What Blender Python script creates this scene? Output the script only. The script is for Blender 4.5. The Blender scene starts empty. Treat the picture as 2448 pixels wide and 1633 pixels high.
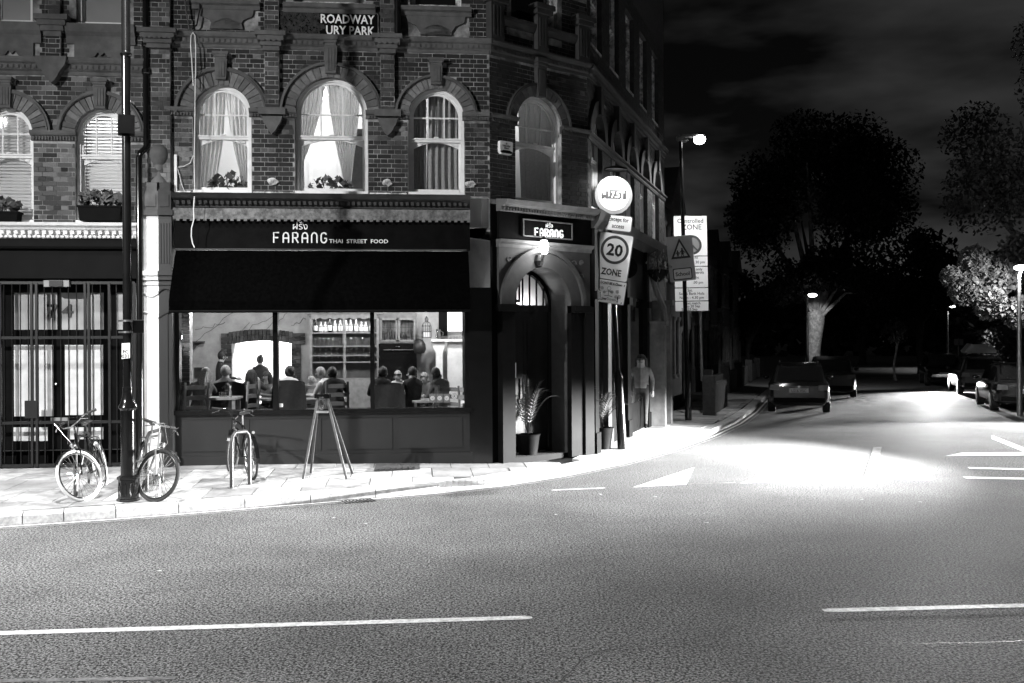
import bpy, math, random
from mathutils import Matrix, Vector, noise
R = math.radians
random.seed(7)
S = bpy.context.scene
C = S.collection

# ------------------------------------------------------------------ camera
FPX, CX, CY, CAMH, ROLL = 2380.0, 1224.0, 816.5, 2.15, -0.0055
cam = bpy.data.cameras.new('camera')
cam.lens, cam.sensor_width, cam.clip_end = FPX / 2448 * 36.0, 36.0, 2000
camo = bpy.data.objects.new('camera', cam)
C.objects.link(camo)
RIGHT = Vector((math.cos(ROLL), 0, math.sin(ROLL)))
UP = Vector((-math.sin(ROLL), 0, math.cos(ROLL)))
FWD = Vector((0, 1, 0))
camo.matrix_world = Matrix(((RIGHT.x, UP.x, -FWD.x, 0), (RIGHT.y, UP.y, -FWD.y, 0), (RIGHT.z, UP.z, -FWD.z, CAMH), (0, 0, 0, 1)))
S.camera = camo

# ------------------------------------------------------------------ night sky, moon-weak sun, exposure
W = bpy.data.worlds.new('World')
S.world = W
W.use_nodes = True
nt = W.node_tree
nt.nodes.clear()
def wn(t, **k):
    n = nt.nodes.new(t)
    for a, b in k.items(): setattr(n, a, b)
    return n
sky = wn('ShaderNodeTexSky', sky_type='NISHITA', sun_disc=False)
SUN_EL, SUN_AZ = R(38), R(-150)
sky.sun_elevation, sky.sun_rotation = SUN_EL, SUN_AZ
bw = wn('ShaderNodeRGBToBW')
tc = wn('ShaderNodeTexCoord')
mp = wn('ShaderNodeMapping')
mp.inputs['Scale'].default_value = (1.0, 1.0, 3.2)
nz = wn('ShaderNodeTexNoise')
nz.inputs['Scale'].default_value, nz.inputs['Detail'].default_value, nz.inputs['Roughness'].default_value = 3.1, 5, .5
rp = wn('ShaderNodeValToRGB')
rp.color_ramp.elements[0].position, rp.color_ramp.elements[0].color = .40, (.06, .06, .06, 1)
rp.color_ramp.elements[1].position, rp.color_ramp.elements[1].color = .68, (1, 1, 1, 1)
mu = wn('ShaderNodeMath', operation='MULTIPLY')
bg = wn('ShaderNodeBackground')
bg.inputs['Strength'].default_value = 0.0105
out = wn('ShaderNodeOutputWorld')
L = nt.links.new
L(sky.outputs[0], bw.inputs[0]); L(tc.outputs['Generated'], mp.inputs[0]); L(mp.outputs[0], nz.inputs['Vector'])
L(nz.outputs[0], rp.inputs[0]); L(bw.outputs[0], mu.inputs[0]); L(rp.outputs[0], mu.inputs[1])
L(mu.outputs[0], bg.inputs['Color']); L(bg.outputs[0], out.inputs[0])
sun = bpy.data.lights.new('sun', 'SUN')
sun.energy, sun.angle = .012, R(.5)
suno = bpy.data.objects.new('sun', sun)
suno.rotation_euler = (R(90) - SUN_EL, 0, R(-30))
C.objects.link(suno)
S.view_settings.view_transform, S.view_settings.look = 'Standard', 'None'
S.view_settings.exposure, S.view_settings.gamma, S.view_settings.use_curve_mapping = 0, 1, False
try:
    S.cycles.max_bounces, S.cycles.diffuse_bounces, S.cycles.glossy_bounces, S.cycles.transparent_max_bounces = 6, 3, 3, 12
    S.cycles.use_denoising = True
    S.cycles.sample_clamp_indirect = 4
except Exception: pass

# ------------------------------------------------------------------ where a line of sight meets a plane of the place
def ray(px, py):
    return (FWD + RIGHT * ((px - CX) / FPX) + UP * ((CY - py) / FPX))
EYE = Vector((0, 0, CAMH))
def frame(x, y, ang, z=0):
    return Matrix.Translation((x, y, z)) @ Matrix.Rotation(ang, 4, 'Z')
def hit(F, px, py, yo=0.0):           # -> (x, z) in frame F on its local plane y = yo
    Fi = F.inverted()
    o, d = Fi @ EYE, Fi.to_3x3() @ ray(px, py)
    t = (yo - o.y) / d.y
    p = o + d * t
    return p.x, p.z
def ground(px, py, z=0.0):
    d = ray(px, py)
    return EYE + d * ((z - CAMH) / d.z)
def depth(px, py, D):                 # the point at distance D along the street
    return EYE + ray(px, py) * D

A_F, A_C, A_S = .10, .70, 1.26
FA = frame(0, 16.4, A_F)              # shop front plane
def fx(px, py=600, yo=0.0): return hit(FA, px, py, yo)[0]
def fz(px, py, yo=0.0): return hit(FA, px, py, yo)[1]
_u = fx(1170, 300)
CORNER = FA @ Vector((_u, 0, 0))
FC = frame(CORNER.x, CORNER.y, A_C)   # splayed corner plane with the door
CH = 2.25                             # its length
END = FC @ Vector((CH, 0, 0))
FS = frame(END.x, END.y, A_S)         # side street plane

# ------------------------------------------------------------------ materials
def mat(name, v, rough=.75, var=.18, scale=6.0, bump=0.0, metal=0.0, stain=0.0, stain_scale=1.2, bscale=None, coat=0.0, spec=.5, dark=None):
    m = bpy.data.materials.new(name)
    m.use_nodes = True
    t = m.node_tree
    b = t.nodes['Principled BSDF']
    b.inputs['Roughness'].default_value, b.inputs['Metallic'].default_value = rough, metal
    b.inputs['Specular IOR Level'].default_value = spec
    if coat: b.inputs['Coat Weight'].default_value = coat
    co = t.nodes.new('ShaderNodeTexCoord')
    n = t.nodes.new('ShaderNodeTexNoise')
    n.inputs['Scale'].default_value, n.inputs['Detail'].default_value = scale, 4
    t.links.new(co.outputs['Object'], n.inputs['Vector'])
    r = t.nodes.new('ShaderNodeMapRange')
    r.inputs['From Min'].default_value, r.inputs['From Max'].default_value = .3, .7
    r.inputs['To Min'].default_value, r.inputs['To Max'].default_value = v * (1 - var), v * (1 + var)
    t.links.new(n.outputs[0], r.inputs['Value'])
    last = r.outputs[0]
    if stain:
        n2 = t.nodes.new('ShaderNodeTexNoise')
        n2.inputs['Scale'].default_value, n2.inputs['Detail'].default_value, n2.inputs['Roughness'].default_value = stain_scale, 6, .65
        t.links.new(co.outputs['Object'], n2.inputs['Vector'])
        r2 = t.nodes.new('ShaderNodeMapRange')
        r2.inputs['From Min'].default_value, r2.inputs['From Max'].default_value = .42, .62
        r2.inputs['To Min'].default_value, r2.inputs['To Max'].default_value = 1, 1 - stain
        t.links.new(n2.outputs[0], r2.inputs['Value'])
        q = t.nodes.new('ShaderNodeMath'); q.operation = 'MULTIPLY'
        t.links.new(last, q.inputs[0]); t.links.new(r2.outputs[0], q.inputs[1])
        last = q.outputs[0]
    t.links.new(last, b.inputs['Base Color'])
    if bump:
        n3 = t.nodes.new('ShaderNodeTexNoise')
        n3.inputs['Scale'].default_value, n3.inputs['Detail'].default_value = bscale or scale * 4, 3
        t.links.new(co.outputs['Object'], n3.inputs['Vector'])
        bm = t.nodes.new('ShaderNodeBump')
        bm.inputs['Strength'].default_value, bm.inputs['Distance'].default_value = bump, .01
        t.links.new(n3.outputs[0], bm.inputs['Height'])
        t.links.new(bm.outputs[0], b.inputs['Normal'])
    return m
def glow(name, strength):
    m = bpy.data.materials.new(name)
    m.use_nodes = True
    t = m.node_tree
    t.nodes.clear()
    e = t.nodes.new('ShaderNodeEmission'); e.inputs['Strength'].default_value = strength
    o = t.nodes.new('ShaderNodeOutputMaterial'); t.links.new(e.outputs[0], o.inputs[0])
    return m
def glassy(name, refl=.08, tint=1.0):
    m = bpy.data.materials.new(name)
    m.use_nodes = True
    t = m.node_tree
    t.nodes.clear()
    a = t.nodes.new('ShaderNodeBsdfTransparent'); a.inputs[0].default_value = (tint, tint, tint, 1)
    g = t.nodes.new('ShaderNodeBsdfGlossy'); g.inputs['Roughness'].default_value = .02
    lw = t.nodes.new('ShaderNodeLayerWeight'); lw.inputs['Blend'].default_value = .12
    q = t.nodes.new('ShaderNodeMath'); q.operation = 'MULTIPLY_ADD'; q.inputs[1].default_value = .6; q.inputs[2].default_value = refl * .5
    t.links.new(lw.outputs['Fresnel'], q.inputs[0])
    x = t.nodes.new('ShaderNodeMixShader')
    o = t.nodes.new('ShaderNodeOutputMaterial')
    t.links.new(q.outputs[0], x.inputs[0]); t.links.new(a.outputs[0], x.inputs[1]); t.links.new(g.outputs[0], x.inputs[2]); t.links.new(x.outputs[0], o.inputs[0])
    return m
def cloth(name, v, trans=.5, scale=30):
    m = mat(name, v, .9, .15, scale)
    t = m.node_tree
    b = t.nodes['Principled BSDF']
    o = [n for n in t.nodes if n.type == 'OUTPUT_MATERIAL'][0]
    tr = t.nodes.new('ShaderNodeBsdfTranslucent'); tr.inputs[0].default_value = (v, v, v, 1)
    x = t.nodes.new('ShaderNodeMixShader'); x.inputs[0].default_value = trans
    t.links.new(b.outputs[0], x.inputs[1]); t.links.new(tr.outputs[0], x.inputs[2]); t.links.new(x.outputs[0], o.inputs[0])
    return m

BRICK = [mat('brick_black', .012, .85, .35, 14, .5), mat('brick_dark', .024, .85, .35, 14, .5), mat('brick_mid', .045, .85, .3, 14, .5),
         mat('brick_worn', .09, .9, .3, 14, .5), mat('brick_pale', .17, .9, .3, 14, .5)]
MORTAR = mat('mortar', .34, .95, .4, 9, .2, stain=.85, stain_scale=1.3)
STONE = mat('painted_stone', .10, .8, .22, 7, .25, stain=.35)
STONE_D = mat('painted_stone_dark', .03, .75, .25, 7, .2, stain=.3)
RUBBED = [mat('rubbed_brick_a', .085, .85, .25, 12, .3), mat('rubbed_brick_b', .12, .85, .25, 12, .3), mat('rubbed_brick_c', .16, .85, .25, 12, .3)]
WHITE = mat('white_paint', .78, .5, .05, 5, .05, stain=.15, stain_scale=4)
PEEL = mat('peeling_white_paint', .72, .6, .1, 9, .3, stain=.85, stain_scale=7)
GREYP = mat('grey_paint', .0095, .5, .12, 5, .06)
BLACKP = mat('black_gloss_paint', .006, .16, .2, 6, .02, spec=.6)
BLACKM = mat('black_matt_paint', .0035, .6, .3, 6, .05, spec=.04)
IRON = mat('black_iron', .008, .35, .2, 9, .04)
AWN = mat('black_awning_canvas', .0015, .95, .3, 20, .1, spec=.0)
CANVAS = mat('weathered_canvas', .15, .9, .3, 20, .1, stain=.6, stain_scale=9)
GLASS = glassy('window_glass', .05)
GLASSD = glassy('old_window_glass', .12, .9)
DARKGL = mat('dark_window_glass', .006, .06, .2, 2, spec=.8)
GREYGL = mat('frosted_grey_glass', .17, .35, .1, 2)
CHROME = mat('chromed_steel', .6, .18, .05, 5, metal=1)
STEEL = mat('galvanised_steel', .2, .4, .2, 9, .05, metal=.8)
RUBBER = mat('black_rubber', .012, .7, .2, 30, .1)
WOOD = mat('pale_wood', .26, .6, .25, 9, .1)
WOODD = mat('dark_wood', .05, .5, .3, 9, .1)
PLASTER = mat('cracked_plaster', .42, .85, .12, 3, .15, stain=.3, stain_scale=1.8)
LEAF = mat('leaf', .06, .6, .4, 3)
LEAFD = mat('dark_leaf', .022, .7, .4, 3, spec=.1)
LEAFP = mat('pale_leaf', .11, .6, .4, 3)
BARK = mat('pale_bark', .2, .9, .4, 9, 1.0, stain=.5, stain_scale=3, bscale=14)
BARKD = mat('dark_bark', .05, .9, .35, 5, .6)
INK = mat('black_lettering', .012, .5, .1, 5)
SIGNW = mat('white_sign_face', .85, .4, .03, 4)
SIGNG = mat('grey_sign_backing', .22, .5, .06, 4)
SIGNR = mat('mid_grey_sign_ring', .055, .45, .05, 4)
CURT = cloth('thin_white_curtain', .6, .45)
CURTG = cloth('grey_curtain', .3, .25)
HAIRD = mat('dark_hair', .015, .6, .3, 40, .3)
HAIRL = mat('fair_hair', .25, .6, .3, 40, .3)
SKIN = mat('skin', .33, .55, .06, 9)
CLOTHD = mat('dark_cloth', .018, .9, .3, 20, .2)
CLOTHM = mat('mid_grey_cloth', .10, .9, .2, 20, .2)
CLOTHL = mat('pale_cloth', .5, .9, .12, 20, .2)

# ------------------------------------------------------------------ mesh building
class MB:
    def __init__(s, M=None):
        s.v, s.f, s.m, s.M = [], [], [], M
    def pt(s, p):
        p = Vector(p)
        s.v.append(s.M @ p if s.M else p)
        return len(s.v) - 1
    def face(s, pts, m=0):
        s.f.append([s.pt(p) for p in pts]); s.m.append(m)
    def box(s, x0, x1, y0, y1, z0, z1, m=0):
        i = [s.pt(p) for p in ((x0, y0, z0), (x1, y0, z0), (x1, y1, z0), (x0, y1, z0), (x0, y0, z1), (x1, y0, z1), (x1, y1, z1), (x0, y1, z1))]
        for q in ((0, 3, 2, 1), (4, 5, 6, 7), (0, 1, 5, 4), (1, 2, 6, 5), (2, 3, 7, 6), (3, 0, 4, 7)):
            s.f.append([i[k] for k in q]); s.m.append(m)
        return s
    def prism(s, poly, y0, y1, m=0, caps=True):            # outline in x,z pushed along y
        n = len(poly)
        a = [s.pt((x, y0, z)) for x, z in poly]; b = [s.pt((x, y1, z)) for x, z in poly]
        if caps: s.f += [a, b[::-1]]; s.m += [m, m]
        for k in range(n):
            q = (k + 1) % n
            s.f.append([a[k], b[k], b[q], a[q]]); s.m.append(m)
        return s
    def mould(s, x0, x1, prof, m=0):                       # profile in y,z run along x
        n = len(prof)
        a = [s.pt((x0, y, z)) for y, z in prof]; b = [s.pt((x1, y, z)) for y, z in prof]
        s.f += [a[::-1], b]; s.m += [m, m]
        for k in range(n):
            q = (k + 1) % n
            s.f.append([a[k], a[q], b[q], b[k]]); s.m.append(m)
        return s
    def tube(s, pts, r, n=8, m=0, closed=False):
        pts = [Vector(p) for p in pts]
        N = len(pts)
        rs = r if isinstance(r, (list, tuple)) else [r] * N
        rings, prev = [], None
        for k, p in enumerate(pts):
            a = pts[(k - 1) % N] if (closed or k > 0) else p
            b = pts[(k + 1) % N] if (closed or k < N - 1) else p
            t = (b - a)
            t = t.normalized() if t.length > 1e-9 else Vector((0, 0, 1))
            if prev is None:
                prev = t.orthogonal().normalized()
            u = (prev - t * prev.dot(t))
            u = u.normalized() if u.length > 1e-6 else t.orthogonal().normalized()
            prev = u
            w = t.cross(u)
            rings.append([s.pt(p + (u * math.cos(2 * math.pi * j / n) + w * math.sin(2 * math.pi * j / n)) * rs[k]) for j in range(n)])
        last = N if closed else N - 1
        for k in range(last):
            A, B = rings[k], rings[(k + 1) % N]
            for j in range(n):
                s.f.append([A[j], A[(j + 1) % n], B[(j + 1) % n], B[j]]); s.m.append(m)
        if not closed:
            s.f += [rings[0][::-1], rings[-1]]; s.m += [m, m]
        return s
    def lathe(s, prof, c=(0, 0, 0), n=16, m=0, axis='z', arc=None):
        rings = []
        for r, h in prof:
            ring = []
            for j in range(n):
                a = 2 * math.pi * j / n
                x, y = r * math.cos(a), r * math.sin(a)
                p = (x, y, h) if axis == 'z' else ((x, h, y) if axis == 'y' else (h, x, y))
                ring.append(s.pt((p[0] + c[0], p[1] + c[1], p[2] + c[2])))
            rings.append(ring)
        for A, B in zip(rings, rings[1:]):
            for j in range(n):
                s.f.append([A[j], A[(j + 1) % n], B[(j + 1) % n], B[j]]); s.m.append(m)
        s.f += [rings[0][::-1], rings[-1]]; s.m += [m, m]
        return s
    def ball(s, c, r, nu=12, nv=8, sc=(1, 1, 1), m=0):
        prof = [(max(1e-4, math.sin(math.pi * k / nv)) * r, -math.cos(math.pi * k / nv) * r) for k in range(nv + 1)]
        rings = []
        for rr, h in prof:
            rings.append([s.pt((c[0] + rr * math.cos(2 * math.pi * j / nu) * sc[0], c[1] + rr * math.sin(2 * math.pi * j / nu) * sc[1], c[2] + h * sc[2])) for j in range(nu)])
        for A, B in zip(rings, rings[1:]):
            for j in range(nu):
                s.f.append([A[j], A[(j + 1) % nu], B[(j + 1) % nu], B[j]]); s.m.append(m)
        return s
    def arc(s, cx, cz, r0, r1, y0, y1, a0, a1, n=16, m=0):  # part of a ring in x,z with depth
        P = [(cx + r1 * math.cos(a0 + (a1 - a0) * k / n), cz + r1 * math.sin(a0 + (a1 - a0) * k / n)) for k in range(n + 1)]
        Q = [(cx + r0 * math.cos(a0 + (a1 - a0) * k / n), cz + r0 * math.sin(a0 + (a1 - a0) * k / n)) for k in range(n + 1)]
        for k in range(n):
            s.prism([P[k], P[k + 1], Q[k + 1], Q[k]], y0, y1, m, True)
        return s
    def build(s, name, mats, parent=None, F=None, smooth=False, **props):
        me = bpy.data.meshes.new(name)
        me.from_pydata([tuple(p) for p in s.v], [], s.f)
        for mm in (mats if isinstance(mats, (list, tuple)) else [mats]): me.materials.append(mm)
        if any(s.m): me.polygons.foreach_set('material_index', s.m)
        if smooth:
            me.polygons.foreach_set('use_smooth', [True] * len(me.polygons))
            try: me.set_sharp_from_angle(angle=R(40))
            except Exception: pass
        return link(name, me, parent, F, **props)
WM = {}
def link(name, data, parent=None, F=None, **props):
    o = bpy.data.objects.new(name, data)
    C.objects.link(o)
    Mw = F.copy() if F is not None else (WM[parent].copy() if parent else Matrix.Identity(4))
    if parent:
        o.parent = parent
        o.matrix_local = WM[parent].inverted() @ Mw
    else:
        o.matrix_local = Mw
    WM[o] = Mw
    for k, v in props.items(): o[k] = v
    return o
def thing(name, label, cat, F=None, group=None):
    o = link(name, None, None, F)
    o.empty_display_size = .1
    tag(o, label, cat, group)
    return o
def tag(o, label, cat, group=None):
    o['label'], o['category'] = label, cat
    if group: o['group'] = group
    return o
def copy_tree(o, F, parent=None):
    c = o.copy(); C.objects.link(c)
    if parent: c.parent = parent; c.matrix_local = o.matrix_local
    else: c.matrix_local = F
    WM[c] = (WM[parent] @ c.matrix_local) if parent else F
    for ch in o.children: copy_tree(ch, None, c)
    return c
_DG = bpy.context.evaluated_depsgraph_get
def text(name, s, size, m, parent, F, align='CENTER', extrude=.0015, space=1.0, bold=0.0, squash=1.0, line=.85):
    cu = bpy.data.curves.new(name, 'FONT')
    cu.body, cu.size, cu.align_x, cu.extrude, cu.resolution_u, cu.space_character, cu.offset, cu.space_line = s, size, align, extrude, 2, space, bold, line
    t = bpy.data.objects.new('t', cu)
    C.objects.link(t)
    me = bpy.data.meshes.new_from_object(t.evaluated_get(_DG()))
    bpy.data.objects.remove(t); bpy.data.curves.remove(cu)
    # written in the x,z plane, facing -y
    me.transform(Matrix.Rotation(R(90), 4, 'X') @ Matrix.Diagonal((squash, 1, 1, 1)))
    me.materials.clear(); me.materials.append(m)
    me.name = name
    return link(name, me, parent, F)
def strokes(mb, lines, r, y=0.0, m=0):                     # flat rounded letter strokes in x,z
    for ln in lines: mb.tube([(x, y, z) for x, z in ln], r, 6, m)
def lamp(name, kind, loc, watts, parent=None, size=.15, spot=None, blend=.4, aim=None, shape=None, flat=1.0):
    l = bpy.data.lights.new(name, kind)
    l.energy = watts
    if kind == 'AREA':
        l.size = size
        if shape: l.shape = 'RECTANGLE'; l.size_y = shape
    else: l.shadow_soft_size = size
    if kind == 'SPOT': l.spot_size, l.spot_blend = R(spot), blend
    o = bpy.data.objects.new(name, l); C.objects.link(o)
    if aim is not None:
        d = (Vector(aim) - Vector(loc)).normalized()
        M = Matrix.Translation(loc) @ d.to_track_quat('-Z', 'Y').to_matrix().to_4x4() @ Matrix.Diagonal((1, flat, 1, 1))
    else: M = Matrix.Translation(loc)
    if parent:
        o.parent = parent; o.matrix_local = WM[parent].inverted() @ M
    else: o.matrix_local = M
    return o
# ------------------------------------------------------------------ watts of the place's own lamps
LP_KEY, LP_POST, LP_SIDE, LP_HEAD, LP_RIGHT, LP_VAN = 15500, 9000, 650, 26000, 13000, 62000
# ------------------------------------------------------------------ road
def asphalt():
    m = bpy.data.materials.new('asphalt')
    m.use_nodes = True
    t = m.node_tree; b = t.nodes['Principled BSDF']; N = t.nodes.new; K = t.links.new
    co = N('ShaderNodeTexCoord')
    def nse(sc, det, rough=.6):
        n = N('ShaderNodeTexNoise'); n.inputs['Scale'].default_value, n.inputs['Detail'].default_value, n.inputs['Roughness'].default_value = sc, det, rough
        K(co.outputs['Object'], n.inputs['Vector']); return n
    def rng(src, a, b_, c, d):
        r = N('ShaderNodeMapRange'); r.inputs['From Min'].default_value, r.inputs['From Max'].default_value = a, b_
        r.inputs['To Min'].default_value, r.inputs['To Max'].default_value = c, d; K(src, r.inputs['Value']); return r.outputs[0]
    f1 = rng(nse(39, 2, .6).outputs[0], .39, .51, .12, 1)
    f2 = rng(nse(60, 2, .6).outputs[0], .40, .58, .012, .235)
    ff = N('ShaderNodeMath'); ff.operation = 'MULTIPLY'; K(f1, ff.inputs[0]); K(f2, ff.inputs[1])
    fine = ff.outputs[0]
    pat = rng(nse(.45, 7, .62).outputs[0], .34, .66, .72, 1.25)
    v = N('ShaderNodeTexVoronoi'); v.inputs['Scale'].default_value = 34
    K(co.outputs['Object'], v.inputs['Vector'])
    chip = rng(v.outputs['Distance'], .10, .2, .34, 0)
    sel = rng(nse(21, 1).outputs[0], .56, .62, 0, 1)
    q = N('ShaderNodeMath'); q.operation = 'MULTIPLY'; K(fine, q.inputs[0]); K(pat, q.inputs[1])
    q2 = N('ShaderNodeMath'); q2.operation = 'MULTIPLY'; K(chip, q2.inputs[0]); K(sel, q2.inputs[1])
    q3 = N('ShaderNodeMath'); q3.operation = 'ADD'; K(q.outputs[0], q3.inputs[0]); K(q2.outputs[0], q3.inputs[1])
    K(q3.outputs[0], b.inputs['Base Color'])
    b.inputs['Roughness'].default_value = .8
    b.inputs['Specular IOR Level'].default_value = .15
    bp = N('ShaderNodeBump'); bp.inputs['Strength'].default_value, bp.inputs['Distance'].default_value = .9, .012
    K(nse(40, 3, .7).outputs[0], bp.inputs['Height']); K(bp.outputs[0], b.inputs['Normal'])
    return m
ASPH = asphalt()
PAINT = mat('worn_road_paint', .72, .6, .22, 45, .4, stain=.4, stain_scale=14)
PAINTF = mat('faded_road_paint', .2, .6, .3, 40, .3, stain=.7, stain_scale=6)
SLAB = [mat('paving_a', .38, .85, .2, 5, .25, stain=.5, stain_scale=2.2), mat('paving_b', .47, .85, .2, 5, .25, stain=.45, stain_scale=2), mat('paving_c', .29, .85, .2, 5, .25, stain=.5, stain_scale=2.5)]
GRANITE = mat('granite_kerb', .44, .7, .25, 22, .4, stain=.3, stain_scale=5)
GAP = mat('joint_dirt', .06, .95, .3, 20)

mb = MB()
mb.face([(-260, -120, 0), (260, -120, 0), (260, 420, 0), (-260, 420, 0)])
mb.build('road', ASPH, kind='structure')

KP = [ground(x, y) for x, y in ((-160, 1268), (0, 1256), (47, 1253), (122, 1249), (230, 1243), (423, 1227), (603, 1212), (711, 1203), (893, 1189), (1078, 1176), (1163, 1168), (1295, 1148), (1460, 1122), (1591, 1083), (1690, 1050), (1789, 1013))]
KP = [Vector((KP[0].x - 12, KP[0].y - 4.6, 0))] + KP + [Vector(p) for p in ((7.0, 29, 0), (8.5, 34, 0), (11.4, 43, 0), (17.2, 61, 0), (36, 120, 0))]
for _ in range(3): KP = KP[:2] + [KP[i - 1] * .25 + KP[i] * .5 + KP[i + 1] * .25 for i in range(2, len(KP) - 4)] + KP[-4:]
def kerb_dist(p):
    best = 1e9
    for a, b in zip(KP, KP[1:]):
        d = b - a; t = max(0, min(1, (p - a).dot(d) / d.length_squared))
        best = min(best, (p - (a + d * t)).length)
    return best
def pave_z(x, y):
    return .12 + .08 * min(1, kerb_dist(Vector((x, y, 0))) / 2.8)
def normals(P):
    out = []
    for k in range(len(P)):
        d = (P[min(k + 1, len(P) - 1)] - P[max(k - 1, 0)]).normalized()
        out.append(Vector((-d.y, d.x, 0)))
    return out
KN = normals(KP)
# pavement: a bed, with every flag a piece of its own
bed = MB()
for (a, na), (b, nb) in zip(zip(KP, KN), list(zip(KP, KN))[1:]):
    a2, b2 = a + na * 14, b + nb * 14
    bed.face([(a.x + na.x * .1, a.y + na.y * .1, .085), (b.x + nb.x * .1, b.y + nb.y * .1, .085), (b.x + nb.x * 3, b.y + nb.y * 3, .15), (a.x + na.x * 3, a.y + na.y * 3, .15)])
    bed.face([(a.x + na.x * 3, a.y + na.y * 3, .15), (b.x + nb.x * 3, b.y + nb.y * 3, .15), (b2.x, b2.y, .15), (a2.x, a2.y, .15)])
pavement = bed.build('pavement', GAP, kind='structure')
def clip(poly, a, b, off):            # keep what lies left of the line a->b, moved off to the left
    d = (b - a).normalized(); n = Vector((-d.y, d.x, 0))
    f = lambda p: (p - a).dot(n) - off
    o = []
    for k in range(len(poly)):
        p, q = poly[k], poly[(k + 1) % len(poly)]
        fp, fq = f(p), f(q)
        if fp >= 0: o.append(p)
        if (fp >= 0) != (fq >= 0): o.append(p + (q - p) * (fp / (fp - fq)))
    return o
KW = .26
def lay(F, us, vs, region):
    for j, (v0, v1) in enumerate(zip(vs, vs[1:])):
        sh = .3 * (j % 2)
        for u0, u1 in zip(us, us[1:]):
            P = [F @ Vector(p) for p in ((u0 + sh + .005, -v1 + .005, 0), (u1 + sh - .005, -v1 + .005, 0), (u1 + sh - .005, -v0 - .005, 0), (u0 + sh + .005, -v0 - .005, 0))]
            for a, b in zip(KP, KP[1:]):
                P = clip(P, a, b, KW + .01)
                if len(P) < 3: break
            if len(P) < 3: continue
            for a, b, side in region:
                P = clip(P, a, b, 0)
                if len(P) < 3: break
            if len(P) < 3: continue
            area = abs(sum(P[k].x * P[(k + 1) % len(P)].y - P[(k + 1) % len(P)].x * P[k].y for k in range(len(P)))) / 2
            if area < .02: continue
            m = MB(); dz = random.uniform(-.003, .003); c = sum(P, Vector()) / len(P)
            top = [m.pt((p.x, p.y, pave_z(p.x, p.y) + dz)) for p in P]; bot = [m.pt((p.x, p.y, pave_z(p.x, p.y) - .05)) for p in P]
            m.f.append(top); m.m.append(0)
            for k in range(len(P)):
                q = (k + 1) % len(P); m.f.append([bot[k], bot[q], top[q], top[k]]); m.m.append(0)
            m.build('paving_slab', random.choice(SLAB), pavement)
cA = CORNER + Vector((0, 0, 0))
bis = Vector((math.cos(A_C - R(75)), math.sin(A_C - R(75)), 0))
mid = FC @ Vector((CH * .62, 0, 0))
lay(FA, [-11.4 + .61 * k for k in range(24)], [-.1, .5, 1.4, 2.2, 3.1, 4.0, 4.9, 5.8], [(mid + bis * 9, mid - bis * 3, 1)])
lay(FS, [-5.5 + .62 * k for k in range(44)], [-.1, .5, 1.4, 2.2, 3.1, 4.0, 4.9], [(mid - bis * 3, mid + bis * 9, 1)])
# kerb: granite stones
kerb = link('kerb', None, None, Matrix.Identity(4), kind='structure')
def kerb_stones():
    pts = []
    for k, (a, b) in enumerate(zip(KP, KP[1:])):
        Lg = (b - a).length
        if k in (0,): n = 12
        elif k < 9: n = 1
        else: n = max(1, round(Lg / .95))
        for i in range(n):
            t0, t1 = i / n, (i + 1) / n
            pts.append((a + (b - a) * t0, a + (b - a) * t1, KN[k] * (1 - t0) + KN[k + 1] * t0, KN[k] * (1 - t1) + KN[k + 1] * t1))
    for a, b, na, nb in pts:
        if a.y > 62: break
        d = (b - a).normalized() * .006
        z = .12 + random.uniform(-.006, .004)
        P = [a + d, b - d, b - d + nb * KW, a + d + na * KW]
        m = MB()
        bo = [m.pt((p.x, p.y, -.02)) for p in P]
        c = .018
        Q = [P[0] + na * c, P[1] + nb * c, P[2], P[3]]
        md = [m.pt((p.x, p.y, z - c)) for p in P[:2]]
        tp = [m.pt((p.x, p.y, z)) for p in Q]
        m.f += [tp, [md[0], md[1], tp[1], tp[0]], [bo[0], bo[1], md[1], md[0]], [bo[1], bo[2], tp[2], tp[1], md[1]], [bo[3], bo[0], md[0], tp[0], tp[3]]]
        m.m += [0] * 5
        m.build('kerb_stone', GRANITE, kerb)
kerb_stones()
# painted markings, 4 mm above the asphalt
def ribbon(name, pts, w, m, z=.004, parent=None, **k):
    P = [Vector((p[0], p[1], 0)) for p in pts]; Nn = normals(P)
    q = MB()
    for a, b, na, nb in zip(P, P[1:], Nn, Nn[1:]):
        q.face([(a.x - na.x * w / 2, a.y - na.y * w / 2, z), (b.x - nb.x * w / 2, b.y - nb.y * w / 2, z), (b.x + nb.x * w / 2, b.y + nb.y * w / 2, z), (a.x + na.x * w / 2, a.y + na.y * w / 2, z)])
    return q.build(name, m, parent, **k)
def gline(name, pxs, w, m=None, z=.004):
    return ribbon(name, [ground(x, y) for x, y in pxs], w, m or PAINT, z, kind='structure')
def dash(p, q, w):
    a, b = ground(*p), ground(*q); d = (b - a).normalized(); n = Vector((-d.y, d.x, 0)) * w / 2
    m = MB(); P = [a - n, b - n - d * .06, b - n * .5, b + n * .5, b + n - d * .06, a + n, a + n * .5 - d * .06, a - n * .5 - d * .06]
    m.face([(p.x, p.y, .004) for p in P]); m.build('centre_line_dash', PAINT, kind='structure')
dash((-420, 1527), (1272, 1477), .105)
dash((1985, 1460), (2900, 1437), .105)
dash((1328, 1172), (1447, 1167), .07)
off = lambda d: [(p.x - n.x * d, p.y - n.y * d) for p, n in zip(KP, KN)]
ribbon('double_line', off(.12), .055, PAINT, .004, kind='structure')
ribbon('double_line', off(.25), .055, PAINTF, .004, kind='structure')
def gpoly(name, pxs, m=None):
    q = MB(); q.face([tuple(ground(x, y, .004)) for x, y in pxs]); q.build(name, m or PAINT, kind='structure')
gpoly('hump_marking', ((1512, 1165), (1641, 1158), (1660, 1117)))
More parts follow.
